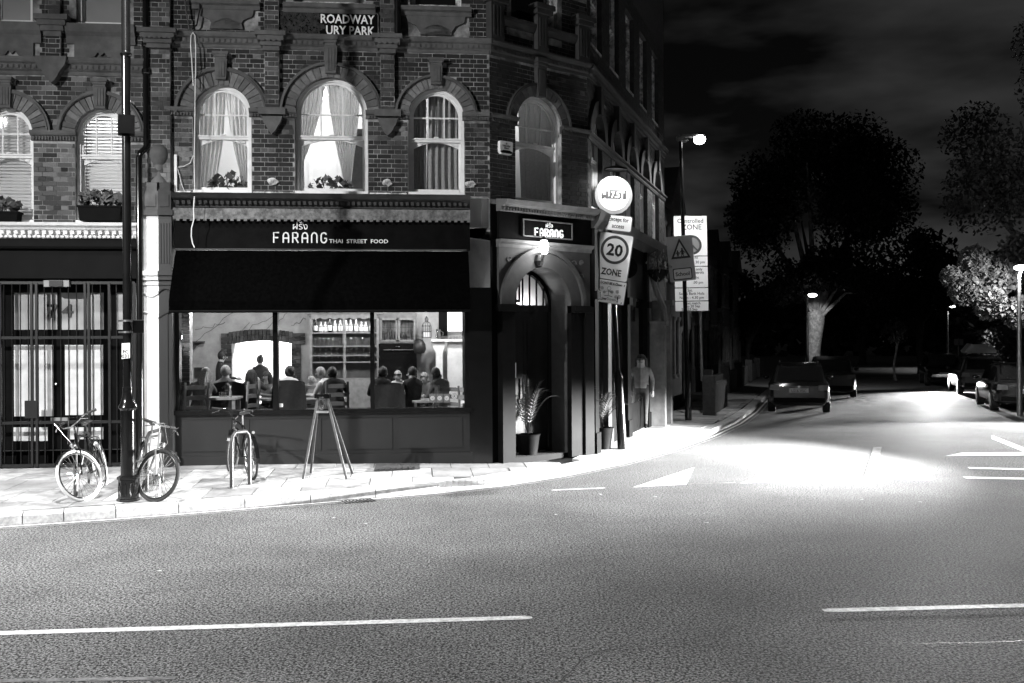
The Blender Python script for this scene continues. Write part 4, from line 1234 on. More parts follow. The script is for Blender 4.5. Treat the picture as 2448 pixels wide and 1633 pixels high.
# ------------------------------------------------------------------ upper windows: curtains, plants, room lamps
def at(F, px, py, y): x, z = hit(F, px, py, y); return x, z
names = ('first arched window from the left pillar', 'wide middle arched window', 'third arched window')
def cur(k, side, label, t0, t1, b0, b1, ytop, ybot, m, waist=None, F=FA, y=.30, amp=.028, pl=6):
    f = lambda px, py: hit(F, px, py, y)[0]
    pm = (t0 + t1) / 2
    zt, zb = hit(F, pm, ytop, y)[1], hit(F, pm, ybot, y)[1]
    w = (waist[0], f(waist[1], 350), f(waist[2], 350)) if waist else None
    return curtain(F, label, (f(t0, 250), f(t1, 250)), (f(b0, 440), f(b1, 440)), zt, zb, m, w, y, pl, 'curtains in the arched windows', amp)
cur(0, 0, 'left curtain of the first arched window, hanging almost straight', 462, 540, 462, 512, 203, 462, CURT, (.55, 462, 532), pl=7)
cur(0, 1, 'right curtain of the first arched window, tied back at the sill', 539, 602, 580, 592, 203, 462, CURT, (.8, 572, 594), pl=5)
cur(1, 0, 'left curtain of the wide middle window, gathered to the frame', 706, 778, 704, 728, 185, 462, CURT, (.72, 708, 726), pl=7)
cur(1, 1, 'right curtain of the wide middle window, drawn to a point low down', 782, 862, 826, 838, 185, 460, CURT, (.9, 822, 838), pl=8)
cur(2, 0, 'left closed curtain of the third arched window', 974, 1020, 974, 1018, 205, 462, CURTG, pl=4, amp=.032)
cur(2, 1, 'right closed curtain of the third arched window, in broad folds', 1024, 1112, 1020, 1112, 205, 462, CURTG, pl=6, amp=.032)
cur(3, 0, 'grey curtain closed behind the window over the corner door', 1238, 1344, 1246, 1346, 205, 480, CURTG, F=FC, y=.32, pl=8, amp=.03)
def bush(label, F, x, y, z, w, h, n, seed, m, group=None, cat='plant', pot=None, lobed=.05, flowers=0):
    rr = random.Random(seed)
    t = thing('pot_plant', label, cat, F @ Matrix.Translation((x, y, z)), group)
    q = MB()
    for k in range(n):
        a, s = rr.uniform(-1, 1), rr.random()
        px_, py_, pz = a * w / 2, rr.uniform(-.09, .09), h * (.15 + .85 * s * (1 - .55 * a * a))
        r = lobed * rr.uniform(.6, 1.3)
        tx, ty = rr.uniform(-.9, .9), rr.uniform(0, 2 * math.pi)
        M = Matrix.Translation((px_, py_, pz)) @ Matrix.Rotation(ty, 4, 'Z') @ Matrix.Rotation(tx + 1.0, 4, 'X')
        q.face([M @ Vector((r * (1 + .25 * math.cos(3 * i)) * math.cos(i * math.pi / 4), r * (1 + .25 * math.cos(3 * i)) * math.sin(i * math.pi / 4), .004 * (i % 2))) for i in range(8)])
    q.build('leaves', m, t)
    q = MB()
    for k in range(8):
        a = rr.uniform(-.8, .8) * w / 2
        q.tube([(a * .5, 0, 0), (a * .8, rr.uniform(-.04, .04), h * .4), (a, rr.uniform(-.06, .06), h * .8)], .006, 4)
    q.build('stems', m, t)
    if flowers:
        q = MB()
        for k in range(flowers): q.ball((rr.uniform(-.5, .5) * w, rr.uniform(-.1, .02), h * rr.uniform(.6, 1.05)), .028, 6, 4)
        q.build('flowers', LEAFP, t, kind='stuff')
    if pot:
        q = MB(); q.prism([(-w / 2, 0), (w / 2, 0), (w / 2 + .03, -pot), (-w / 2 - .03, -pot)][::-1] if False else [(-w / 2 + .03, -pot), (w / 2 - .03, -pot), (w / 2, .0), (-w / 2, .0)], -.1, .1); q.box(-w / 2 - .01, w / 2 + .01, -.11, .11, -.03, .0)
        q.build('trough', BLACKM, t)
    return t
for lab, px, py, w, h, n in (('geranium on the sill inside the first arched window', 548, 460, .62, .32, 60), ('geranium on the sill inside the wide middle window', 792, 460, .70, .26, 60)):
    x, z = at(FA, px, py, .22); bush(lab, FA, x, .23, z, w, h, n, int(px), LEAF)
x, z = at(FA, 245, 494, -.06); bush('bushy plant in a black window box behind the tall lamp post', FA, x, -.12, z, .66, .26, 130, 4, LEAFP, 'window boxes', pot=.24)
x, z = at(FA, 12, 508, -.06); bush('bushy plant in a window box cut by the left edge of the photo', FA, x, -.12, z, .5, .22, 90, 5, LEAFP, 'window boxes', pot=.2)
def bulb(label, F, x, y, z, watts, r=.09, vis=9):
    t = thing('ceiling_lamp', label, 'lamp', F @ Matrix.Translation((x, y, z)))
    MB().ball((0, 0, 0), r, 12, 8).build('globe', glow('globe_glow', vis), t, smooth=True)
    MB().tube([(0, 0, r), (0, 0, r + .3)], .008, 5).build('flex', IRON, t)
    lamp('globe_light', 'POINT', WM[t] @ Vector((0, 0, -r - .06)), watts, t, .1)
    return t
bulb('lamp lighting the room behind the first arched window', FA, WIN[0][0] + .3, 1.9, zt0 - .25, 70)
bulb('lamp lighting the room behind the wide middle window', FA, WIN[1][0] - .3, 1.9, zt0 - .25, 75)
bulb('lamp in the dim room behind the third arched window', FA, WIN[2][0] + .5, 1.7, zt0 - .25, 62)
bulb('lamp in the dim room over the corner door', FC, cc + .3, 1.2, zt0 - .3, 17)
bulb('lamp lighting the blinds of the left house', FA, LW[1][1] + .4, 1.9, lt0 + .1, 60)
# things seen inside the upper room
x, z = at(FA, 775, 460, 3.2); q = MB(); x0, z1 = at(FA, 748, 390, 3.2); x1, _ = at(FA, 806, 390, 3.2)
idr = thing('inner_door', 'white panelled door at the back of the middle room', 'door', FA @ Matrix.Translation(((x0 + x1) / 2, 3.26, zs - .5))); w_ = (x1 - x0)
MB().box(-w_ / 2 - .08, w_ / 2 + .08, -.03, .02, 0, z1 - zs + .58).build('frame', WHITE, idr); MB().box(-w_ / 2, w_ / 2, -.045, -.03, 0, z1 - zs + .5).build('leaf', WALLP, idr)
x, z = at(FA, 862, 405, 1.4)
pnl = thing('screen', 'dark leaning board behind the right curtain of the middle window', 'screen', FA @ Matrix.Translation((x, 1.4, zs - .4)))
MB().prism([(-.26, 0), (.35, 0), (.3, 1.75), (-.05, 1.75)], -.02, .02).build('board', CLOTHM, pnl)
# street name plate with its creeper-worn half
sx0, sx1, sz0, sz1 = U(664, 60), U(906, 60), Z(90, 785), Z(30, 785)
sg = thing('street_name_plate', 'black street name plate with white capitals, its left part weathered away', 'sign', FA @ Matrix.Translation(((sx0 + sx1) / 2, -.012, sz0)))
FG = WM[sg]; sw_, sh_ = sx1 - sx0, sz1 - sz0
P = []
for cx_, cz_, a0 in ((sw_ / 2 - .04, sh_ - .04, 0), (-sw_ / 2 + .04, sh_ - .04, 90), (-sw_ / 2 + .04, .04, 180), (sw_ / 2 - .04, .04, 270)):
    for k in range(5): P.append((cx_ + .04 * math.cos(R(a0 + 22.5 * k)), cz_ + .04 * math.sin(R(a0 + 22.5 * k))))
MB().prism(P[::-1], -.022, .01).build('plate', BLACKM, sg)
q = MB(); q.tube([(x * .985, -.024, .004 + z * .985) for x, z in P], .005, 5, closed=True); q.build('border', SIGNG, sg)
text('lettering', 'ROADWAY', .2, SIGNW, sg, FG @ Matrix.Translation((sw_ / 2 - .075, -.024, sh_ * .56)), 'RIGHT', .002, 1.0, .004, .84)
text('lettering', 'URY PARK', .2, SIGNW, sg, FG @ Matrix.Translation((sw_ / 2 - .075, -.024, sh_ * .11)), 'RIGHT', .002, 1.0, .004, .84)
rr = random.Random(8); q = MB()
for k in range(900):
    a, b = rr.random(), rr.random()
    xx = -sw_ / 2 + .04 + a * sw_ * (.40 + .1 * noise.noise(Vector((b * 4, 2, 0))))
    zz = .01 + b * (sh_ - .02)
    r = rr.uniform(.008, .022); ph = rr.uniform(0, 6)
    q.face([(xx + r * math.cos(ph + i * 1.26), -.027 - .01 * rr.random(), zz + r * math.sin(ph + i * 1.26)) for i in range(5)])
q.build('rust_scab', mat('rust_scab', .03, .95, .7, 20, .6), sg, kind='stuff')
# burglar alarm
x, z = H(1204, 356)
al = thing('burglar_alarm', 'white burglar alarm box on the dark corner wall', 'alarm box', FC @ Matrix.Translation((x, 0, z)))
q = MB(); q.prism([(-.135, -.06), (-.11, -.1), (.11, -.1), (.135, -.06), (.135, .1), (.12, .115), (-.12, .115), (-.135, .1)], -.075, -.012); q.build('case', WHITE, al)
MB().prism([(-.11, -.085), (.11, -.085), (.13, -.06), (.07, -.035), (-.07, -.035), (-.13, -.06)], -.08, -.075).build('strobe', BLACKP, al)
for s, zz in (('Intruder', .022), ('Alert', -.015)): text('lettering', s, .05, INK, al, WM[al] @ Matrix.Translation((0, -.0765, zz)), 'CENTER', .001, 1, .001)
text('lettering', 'III', .045, INK, al, WM[al] @ Matrix.Translation((0, -.0765, .06)))
# broken plaster patches on the brickwork
for k, (px, py, lab) in enumerate(((653, 435, 'between the first and the wide window'), (926, 437, 'between the wide and the third window'), (1124, 441, 'right of the third window'))):
    x, z = at(FA, px, py, 0); rr = random.Random(k)
    n = 14; q = MB(); q.prism([((.05 + .03 * rr.random()) * 1.25 * math.cos(-2 * math.pi * i / n), (.05 + .03 * rr.random()) * .9 * math.sin(-2 * math.pi * i / n)) for i in range(n)], -.03, -.0)
    tag(q.build('plaster_patch', PEEL, None, FA @ Matrix.Translation((x, -.005, z))), 'white plaster patch on the brickwork ' + lab, 'plaster patch')
# loose cables on the front
def cable(label, pts, m, r=.008, F=FA, y=-.03):
    P = [(hit(F, px, py, y)[0], y - .012 * math.sin(i), hit(F, px, py, y)[1]) for i, (px, py) in enumerate(pts)]
    tag(MB().tube(P, r, 6).build('cable', m, None, F, smooth=True), label, 'cable')
cable('white cable looped down the front past the first window', [(462, 205), (459, 150), (456, 110), (457, 85), (461, 77), (466, 85), (468, 120), (468, 160), (467, 220), (466, 300), (464, 380), (465, 470)], WHITE, .009, y=-.16)
cable('white cable end hanging loose over the black awning', [(465, 470), (463, 500), (464, 525), (458, 545), (457, 565), (460, 582), (465, 592)], WHITE, .009, y=-.36)
cable('black cables sagging under the top left apron panel', [(441, -10), (447, 40), (455, 75), (470, 60), (478, 20), (476, -10)], INK, .012, y=-.09)
cable('white cables curled beside the ball finial', [(424, 400), (440, 398), (455, 390), (462, 372)], WHITE, .006)
cable('white cable drooping below the junction box', [(424, 402), (430, 420), (434, 440), (442, 460)], WHITE, .006)
x, z = at(FA, 420, 415, -.04)
tag(MB().box(-.02, .02, -.03, .03, -.33, .3).build('junction_box', WHITE, None, FA @ Matrix.Translation((x, -.02, z))), 'narrow white trunking upright beside the ball finial', 'cable trunking')

# ------------------------------------------------------------------ restaurant room
FL = .45
BY = 5.0
rx0, rx1 = -8.6, 1.1
I = lambda px, py, y=BY: hit(FA, px, py, y)
q = MB()
fx0, ftop = I(555, 822); fx1, _ = I(697, 822)
fc, frise = (fx0 + fx1) / 2, .06
for a, b in ((rx0, fx0), (fx1, rx1)): q.face([(a, BY, FL), (b, BY, FL), (b, BY, 3.9), (a, BY, 3.9)])
n = 10; P = [(fx0 + (fx1 - fx0) * k / n, ftop + frise * (1 - (2 * k / n - 1) ** 2)) for k in range(n + 1)]
for (xa_, za_), (xb_, zb_) in zip(P, P[1:]):
    q.face([(xa_, BY, za_), (xb_, BY, zb_), (xb_, BY, 3.9), (xa_, BY, 3.9)]); q.face([(xa_, BY, za_), (xb_, BY, zb_), (xb_, BY + .4, zb_), (xa_, BY + .4, za_)])
for x in (fx0, fx1): q.face([(x, BY, FL), (x, BY + .4, FL), (x, BY + .4, ftop), (x, BY, ftop)])
q.face([(rx0, .3, FL), (rx0, BY, FL), (rx0, BY, 3.9), (rx0, .3, 3.9)]); q.face([(rx1, 2.6, FL), (rx1, BY, FL), (rx1, BY, 3.9), (rx1, 2.6, 3.9)]); q.face([(UC - .45, .3, FL), (rx1, 2.6, FL), (rx1, 2.6, 3.9), (UC - .45, .3, 3.9)])
q.face([(rx0, .22, 3.9), (UC - .45, .22, 3.9), (rx1, 2.6, 3.9), (rx1, BY, 3.9), (rx0, BY, 3.9)])
q.build('restaurant_walls', PLASTER, CB, FA)
q = MB(); q.face([(rx0, .22, FL), (UC - .45, .22, FL), (rx1, 2.6, FL), (rx1, BY + .4, FL), (rx0, BY + .4, FL)]); q.build('restaurant_floor', WOODD, CB, FA)
q = MB()                                           # cracks in the plaster
rr = random.Random(12)
for s_ in ((560, 745, 470, 815), (600, 770, 520, 850), (650, 760, 560, 800), (640, 800, 690, 745), (700, 780, 730, 760), (470, 790, 540, 770), (620, 800, 660, 765)):
    P = []
    for k in range(9):
        t = k / 8; x, z = I(s_[0] + (s_[2] - s_[0]) * t + rr.uniform(-4, 4), s_[1] + (s_[3] - s_[1]) * t + rr.uniform(-4, 4)); P.append((x, BY - .004, z))
    q.tube(P, .007, 4)
q.build('plaster_crack', CLOTHM, CB, FA)
ktc = mat('white_kitchen_tiles', .75, .4, .03)
q = MB(); ky = 7.4
q.face([(fx0 - 1.2, ky, FL), (fx1 + 1.2, ky, FL), (fx1 + 1.2, ky, 3.2), (fx0 - 1.2, ky, 3.2)])
for x in (fx0 - 1.2, fx1 + 1.2): q.face([(x, BY + .4, FL), (x, ky, FL), (x, ky, 3.2), (x, BY + .4, 3.2)])
q.face([(fx0 - 1.2, BY + .4, 3.2), (fx1 + 1.2, BY + .4, 3.2), (fx1 + 1.2, ky, 3.2), (fx0 - 1.2, ky, 3.2)]); q.face([(fx0 - 1.2, BY + .4, FL), (fx1 + 1.2, BY + .4, FL), (fx1 + 1.2, ky, FL), (fx0 - 1.2, ky, FL)])
q.build('kitchen_walls', ktc, CB, FA)
kl = thing('kitchen_light', 'bright strip light on the kitchen ceiling beyond the brick arch', 'lamp', FA @ Matrix.Translation((fc, 6.4, 3.1)))
MB().box(-.6, .6, -.08, .08, 0, .06).build('tube', glow('tube_glow', 12), kl)
lamp('strip_light', 'AREA', WM[kl] @ Vector((0, 0, -.03)), 330, kl, 1.2, shape=.16, aim=WM[kl] @ Vector((0, 0, -2)))
# brick arch round the hatch: each brick a piece
hat = link('hatch_surround', None, CB, FA)
q = MB(); a0_, zt_1 = I(529, 800); a1_, _ = I(719, 800); _, zj = I(620, 985)
q.box(a0_, fx0, BY - .03, BY + .01, FL, zt_1 + .0); q.box(fx1, a1_, BY - .03, BY + .01, FL, zt_1)
hat2 = q.build('hatch_mortar', MORTAR, CB, FA)
bi = 0
for a, b in ((a0_, fx0), (fx1, a1_)):
    z = 1.0
    while z < zt_1 - .03:
        odd = bi % 2
        xs = [a, b] if odd else [a, (a + b) / 2, b]
        if a == fx1 and 2.05 < z < 2.4: xs[-1] += .1
        for xa_, xb_ in zip(xs, xs[1:]):
            MB().box(xa_ + .006, xb_ - .006, BY - .06 - rr.uniform(0, .012), BY - .02, z, z + .07).build('brick', BRICK[rr.choice((1, 2, 2, 3))], hat2, FA)
        z += .08; bi += 1
nb = 17
for k in range(nb):
    t0, t1 = k / nb, (k + 1) / nb
    xa_, xb_ = a0_ + .16 + (a1_ - a0_ - .32) * t0 + .005, a0_ + .16 + (a1_ - a0_ - .32) * t1 - .005
    zz = ftop + frise * (1 - (2 * (t0 + t1) / 2 - 1) ** 2)
    for z0_, z1_ in ((zz + .0, zz + .115), (zz + .125, zz + .24)): MB().box(xa_, xb_, BY - .065 - rr.uniform(0, .01), BY - .02, z0_, z1_).build('brick', BRICK[rr.choice((1, 2, 2, 3))], hat2, FA)
bpy.data.objects.remove(hat)
# left pier of brick with a wall lamp and a small bracket shelf
x0, _ = I(428, 800, 2.6); x1, _ = I(452, 800, 2.6)
q = MB(); q.box(x0 - .5, x1, 2.6, 2.9, FL, 3.9); prm = q.build('inner_pier', MORTAR, CB, FA)
z = 1.3; k = 0
while z < 3.3:
    for xa_, xb_ in (((x1 - .34, x1 - .12), (x1 - .11, x1 + .01)) if k % 2 else ((x1 - .34, x1 - .23), (x1 - .22, x1 + .01))):
        MB().box(xa_, xb_, 2.57, 2.61, z, z + .068).build('brick', BRICK[rr.choice((1, 1, 2, 3))], prm, FA)
    z += .078; k += 1
x, z = I(431, 806, 2.4)
w2 = thing('wall_lamp', 'bare lit bulb on the brick pier inside the restaurant window', 'lamp', FA @ Matrix.Translation((x, 2.4, z)))
MB().ball((0, 0, 0), .035, 10, 8, (1, 1, 1.3)).build('bulb', glow('bulb_glow', 40), w2, smooth=True)
MB().tube([(0, 0, -.05), (0, 0, -.16), (0, .12, -.2)], .018, 8).build('holder', CHROME, w2)
lamp('bulb_light', 'POINT', WM[w2] @ Vector((0, -.06, .0)), 10, w2, .04)
x, z = I(468, 820, 4.7)
bs = thing('bracket_shelf', 'small dark bracket shelf on the plaster left of the hatch', 'shelf', FA @ Matrix.Translation((x, BY, z)))
MB().box(-.13, .13, -.22, 0, 0, .035).build('board', WOODD, bs); MB().prism([(-.1, -.16), (.02, -.02), (.1, 0), (-.1, 0)], -.12, -.08).build('bracket', WOODD, bs)
# pendants that light the room
for k, (px, yy, wt) in enumerate(((500, 2.6, 100), (690, 2.2, 92), (900, 2.6, 100), (1060, 3.4, 115))):
    x, _ = I(px, 800, yy)
    t = thing('pendant_lamp', ('pendant lamp over the left tables, above the awning line', 'pendant lamp over the middle tables, above the awning line', 'pendant lamp before the dresser, above the awning line', 'pendant lamp by the right wall, above the awning line')[k], 'lamp', FA @ Matrix.Translation((x, yy, 3.1)), 'restaurant pendants')
    MB().lathe([(.02, .16), (.05, .14), (.16, .0), (.155, .0), (.04, .12)], (0, 0, 0), 16).build('shade', IRON, t, smooth=True)
    MB().tube([(0, 0, .15), (0, 0, .8)], .006, 5).build('flex', IRON, t)
    MB().ball((0, 0, .03), .04, 8, 6).build('bulb', glow('pendant_glow', 12), t)
    lamp('pendant_light', 'POINT', WM[t] @ Vector((0, 0, -.08)), wt, t, .08)
# dresser with bottles and glasses
DY = 4.75
dx0, dz1 = I(741, 752, DY); dx1, _ = I(906, 752, DY)
dr_ = thing('dresser', 'tall pale dresser with shelves of bottles and glasses', 'dresser', FA @ Matrix.Translation(((dx0 + dx1) / 2, DY, FL)))
Fd = WM[dr_]; dw2 = (dx1 - dx0) / 2; dh = dz1 - FL
q = MB(); q.box(-dw2, -dw2 + .05, -.12, .2, 0, dh); q.box(dw2 - .05, dw2, -.12, .2, 0, dh); q.box(-dw2, dw2, -.12, .2, .0, .95); q.build('carcass', WOOD, dr_)
q = MB(); q.mould(-dw2 - .08, dw2 + .08, [(.2, dh), (-.14, dh), (-.2, dh + .09), (-.22, dh + .12), (.2, dh + .12)]); q.build('cornice', WOOD, dr_)
q = MB(); q.box(-dw2, dw2, .17, .2, .95, dh); q.build('back_board', mat('boarded_back', .10, .7, .2, 8), dr_)
q = MB(); wv = [(-dw2 + 2 * dw2 * k / 40, dh - .07 - .035 * abs(math.sin(k * .55))) for k in range(41)]
for (a, za_), (b, zb_) in zip(wv, wv[1:]): q.prism([(a, za_), (b, zb_), (b, dh), (a, dh)], -.12, -.10)
q.build('scalloped_valance', WOOD, dr_)
q = MB(); q.lathe([(.028, .95), (.04, 1.1), (.022, 1.2), (.035, 1.4), (.022, 1.5), (.04, 1.7), (.025, dh - .05)], (.0, -.1, 0), 10); q.build('centre_post', WOOD, dr_, smooth=True)
shz = [I(800, py, DY)[1] - FL for py in (796, 828, 850, 866)]
q = MB()
for z in shz: MB().box(-dw2 + .05, dw2 - .05, -.12, .17, z - .012, z + .012).build('shelf', WOOD, dr_)
BOTM = [mat('dark_bottle_glass', .008, .08, .1, 3), mat('pale_bottle_glass', .25, .08, .1, 3)]
def lathe_thing(name, label, cat, group, prof, m, seg=10):
    return tag(MB().lathe(prof, (0, 0, 0), seg).build(name, m, None, Matrix.Translation((0, 0, -50)), smooth=True), label, cat, group)
def bottle_set():
    o = []
    for k, (m, h, r) in enumerate(((0, .30, .037), (0, .28, .04), (1, .26, .042), (1, .22, .05))):
        t = thing('bottle', 'bottle with a pale label on the top shelf of the dresser', 'bottle', Matrix.Translation((0, 0, -50)), 'bottles on the dresser')
        MB().lathe([(r, 0), (r, h * .6), (r * .4, h * .75), (r * .35, h)], (0, 0, 0), 10).build('glass', BOTM[m], t, smooth=True)
        MB().lathe([(r + .002, h * .12), (r + .002, h * .5)], (0, 0, 0), 10).build('label', SIGNW, t, smooth=True)
        o.append(t)
    return o
bs_ = bottle_set(); rr = random.Random(4); used = set()
x = -dw2 + .12
while x < dw2 - .1:
    k = rr.randrange(4)
    Fp = Fd @ Matrix.Translation((x, -.02 + rr.uniform(-.03, .03), shz[0] + .012))
    if k not in used:
        used.add(k); bs_[k].matrix_local = Fp; WM[bs_[k]] = Fp
    else: copy_tree(bs_[k], Fp)
    x += rr.uniform(.085, .12)
for k in range(4):
    if k not in used:
        Fp = Fd @ Matrix.Translation((-dw2 + .09, .08, shz[0] + .012)); bs_[k].matrix_local = Fp; WM[bs_[k]] = Fp
GLS = glassy('drinking_glass', .5)
gl0 = lathe_thing('wine_glass', 'clear glass standing on a lower shelf of the dresser', 'glass', 'glasses on the dresser', [(.03, 0), (.005, .008), (.005, .07), (.03, .1), (.034, .14), (.028, .17)], GLS)
first = True
for j, z in enumerate(shz[1:]):
    x = -dw2 + .1
    while x < dw2 - .1:
        Fp = Fd @ Matrix.Translation((x, rr.uniform(-.06, .05), z + .012))
        if first: gl0.matrix_local = Fp; first = False
        else: copy_tree(gl0, Fp)
        x += rr.uniform(.075, .15)
dl = lamp('shelf_light', 'AREA', Fd @ Vector((0, -.08, dh - .1)), 6, dr_, 1.2, shape=.03, aim=Fd @ Vector((0, .0, 0)))
# glazed cupboard with books over a black range
cx0, cz1 = I(906, 760, DY); cx1, _ = I(996, 760, DY); _, cz0_ = I(950, 817, DY)
cup = thing('glazed_cupboard', 'glazed cupboard of books beside the dresser', 'cupboard', FA @ Matrix.Translation(((cx0 + cx1) / 2, DY, cz0_)))
Fc2 = WM[cup]; cwd, chh = (cx1 - cx0) / 2, cz1 - cz0_
q = MB(); q.box(-cwd, cwd, .15, .2, 0, chh + .06); q.box(-cwd, cwd, -.1, .2, chh, chh + .1); q.box(-cwd, cwd, -.1, .2, -.03, 0.0); q.box(-cwd, -cwd + .03, -.1, .15, 0, chh); q.box(cwd - .03, cwd, -.1, .15, 0, chh); q.build('carcass', mat('grey_wood', .16, .6, .2, 9), cup)
for s in (-1, 1):
    q = MB(); a, b = (-cwd + .03, -.01) if s < 0 else (.01, cwd - .03)
    for r_ in ((a, a + .035, 0, chh), (b - .035, b, 0, chh), (a, b, 0, .04), (a, b, chh - .05, chh)): q.box(r_[0], r_[1], -.125, -.1, r_[2], r_[3])
    d_ = q.build('door', mat('grey_wood_door', .2, .6, .2, 9), cup)
    q = MB()
    for k in range(1, 5): q.box(a + (b - a) * k / 5 - .003, a + (b - a) * k / 5 + .003, -.118, -.112, .04, chh - .05)
    for k in range(1, 5): q.box(a, b, -.118, -.112, chh * k / 5 - .003, chh * k / 5 + .003)
    q.build('lead', INK, d_)
bk = None
for k in range(12):
    x = -cwd + .08 + (2 * cwd - .16) * k / 11
    Fp = Fc2 @ Matrix.Translation((x, .0, .0)) @ Matrix.Rotation(rr.uniform(-.12, .12), 4, 'Y') @ Matrix.Diagonal((rr.uniform(.7, 1.2), 1, rr.uniform(.75, 1.1), 1))
    if bk is None: bk = tag(MB().box(-.016, .016, -.08, .06, 0, .24).build('book', CLOTHM, None, Fp), 'book standing in the glazed cupboard', 'book', 'books in the glazed cupboard')
    else: o = bk.copy(); C.objects.link(o); o.matrix_local = Fp; o.data = bk.data
rng_ = thing('black_range', 'black range with a bright rail below the glazed cupboard', 'range', FA @ Matrix.Translation(((cx0 + cx1) / 2, DY, FL)))
MB().box(-cwd, cwd, -.25, .2, 0, cz0_ - FL - .04).build('body', BLACKP, rng_); MB().tube([(-cwd + .1, -.29, cz0_ - FL - .17), (cwd - .06, -.29, cz0_ - FL - .17)], .012, 8).build('rail', CHROME, rng_)
MB().lathe([(.05, 0), (.05, .015)], (0, -.265, cz0_ - FL - .11), 12, axis='z').build('badge', CHROME, rng_)
# mantel shelf with birdcage and jugs
mx0, mz = I(1030, 811, 4.4); mx1, _ = I(1108, 811, 4.4)
mt = thing('mantel_shelf', 'pale mantelpiece on the right side of the restaurant', 'mantelpiece', FA @ Matrix.Translation(((mx0 + mx1) / 2, 4.4, FL)))
mw = (mx1 - mx0) / 2; mh = mz - FL
MB().box(-mw, mw + .2, -.18, .2, mh - .05, mh).build('shelf', WHITE, mt)
q = MB(); q.box(-mw + .1, -mw + .24, -.1, .2, 0, mh - .3); q.prism([(-mw + .1, mh - .3), (-mw + .24, mh - .3), (-mw + .3, mh - .05), (-mw, mh - .05)], -.1, .2); q.box(-mw + .34, mw + .2, -.05, .2, 0, mh - .05); q.build('jamb', WHITE, mt)
x, z = I(1020, 808, 4.3)
bc_ = thing('birdcage', 'domed wire birdcage standing at the left end of the mantelpiece', 'birdcage', FA @ Matrix.Translation((x, 4.3, z)))
q = MB()
for k in range(14):
    a = 2 * math.pi * k / 14; P = [(.095 * math.cos(a), .095 * math.sin(a), 0), (.095 * math.cos(a), .095 * math.sin(a), .24), (.07 * math.cos(a), .07 * math.sin(a), .31), (.03 * math.cos(a), .03 * math.sin(a), .34), (.035 * math.cos(a), .035 * math.sin(a), .4), (0, 0, .45)]
    q.tube(P, .005, 4)
q.build('wire', IRON, bc_); q = MB()
for z in (0, .12, .24): q.lathe([(.1, z), (.1, z + .012)], (0, 0, 0), 14)
q.build('hoop', IRON, bc_); MB().lathe([(.07, .02), (.07, .13)], (0, 0, 0), 12).build('candle', glow('candle_glow', 1.1), bc_)
x, z = I(1048, 811, 4.3)
jg = thing('jug', 'dark ornate jugs and tankard on the mantelpiece', 'jug', FA @ Matrix.Translation((x, 4.3, mz)))
MB().lathe([(.045, 0), (.06, .06), (.04, .15), (.05, .2)], (0, 0, 0), 12).build('body', CHROME, jg, smooth=True); MB().tube([(.045, 0, .17), (.1, 0, .14), (.09, 0, .06), (.055, 0, .05)], .01, 6).build('handle', CHROME, jg)
win_r = thing('inner_window', 'bright panel of window light above the mantelpiece', 'window', FA @ Matrix.Translation((I(1090, 775, 4.8)[0], 4.85, I(1090, 792, 4.8)[1])))
MB().box(-.18, .16, -.02, .02, .0, .42).build('lit_pane', glow('far_window_glow', 2.2), win_r); MB().box(-.36, -.18, -.05, .0, -.1, .42).build('shutter', BLACKM, win_r)
tag(MB().lathe([(.02, .0), (.10, .02), (.13, .10), (.12, .2), (.07, .28), (.02, .3)], (0, 0, 0), 14).build('hanging_basket', INK, None, FA @ Matrix.Translation((I(1003, 840, 4.2)[0], 4.2, I(1003, 846, 4.2)[1])), smooth=True), 'round dark basket hanging left of the mantelpiece', 'basket')
# tables
def table(label, px, py, y, w, d=.6, top=None, m=WOOD):
    x, z = I(px, py, y)
    t = thing('table', label, 'table', FA @ Matrix.Translation((x, y, FL)), 'restaurant tables')
    h = z - FL
    MB().box(-w / 2, w / 2, -d / 2, d / 2, h - .035, h).build('tabletop', m, t)
    for sx in (-1, 1):
        for sy in (-1, 1): MB().box(sx * (w / 2 - .06) - .025, sx * (w / 2 - .06) + .025, sy * (d / 2 - .06) - .025, sy * (d / 2 - .06) + .025, 0, h - .035).build('leg', m, t)
    return t, h, x
t1, th, tx = table('bare wooden table by the left pane with a sauce bottle and tumblers', 527, 949, .95, .64)
t2, th2, tx2 = table('wooden table before the man in the dark jacket', 770, 952, 3.2, .9)
t3, th3, tx3 = table('wooden table by the third pane', 965, 955, 2.9, 1.0)
t4, th4, tx4 = table('long wooden table in the middle of the restaurant', 620, 952, 3.0, 1.5)
FT = FA @ Matrix.Translation((tx, .95, FL + th))
for k, dx in enumerate((.03, .10)): tag(MB().lathe([(.03, 0), (.036, .09), (.033, .09), (.028, .006)], (0, 0, 0), 12).build('tumbler', GLS, None, FT @ Matrix.Translation((dx, -.1, 0))), 'tumbler on the bare table by the left pane', 'glass', 'tumblers on the bare table')
sb = thing('sauce_bottle', 'pale sauce bottle on the bare table by the left pane', 'bottle', FT @ Matrix.Translation((.18, -.08, 0)))
MB().lathe([(.024, 0), (.024, .09), (.013, .12), (.013, .16)], (0, 0, 0), 10).build('body', SIGNG, sb, smooth=True); MB().lathe([(.014, .15), (.016, .19)], (0, 0, 0), 8).build('cap', WHITE, sb)
bush('small flowers in a vase on the bare table', FT, .1, .02, .06, .12, .2, 16, 3, LEAFP, lobed=.025)
tag(MB().lathe([(.03, 0), (.055, .05), (.052, .05), (.028, .006)], (0, 0, 0), 12).build('bowl', WHITE, None, FT @ Matrix.Translation((-.2, .05, 0))), 'white bowl at the left end of the bare table', 'bowl')
x, z = I(477, 905, 2.0); tag(MB().box(-.09, .09, -.01, .01, 0, .2).build('menu_card', STEEL, None, FA @ Matrix.Translation((x, 2.0, z))), 'upright menu holder behind the fair haired woman', 'menu')
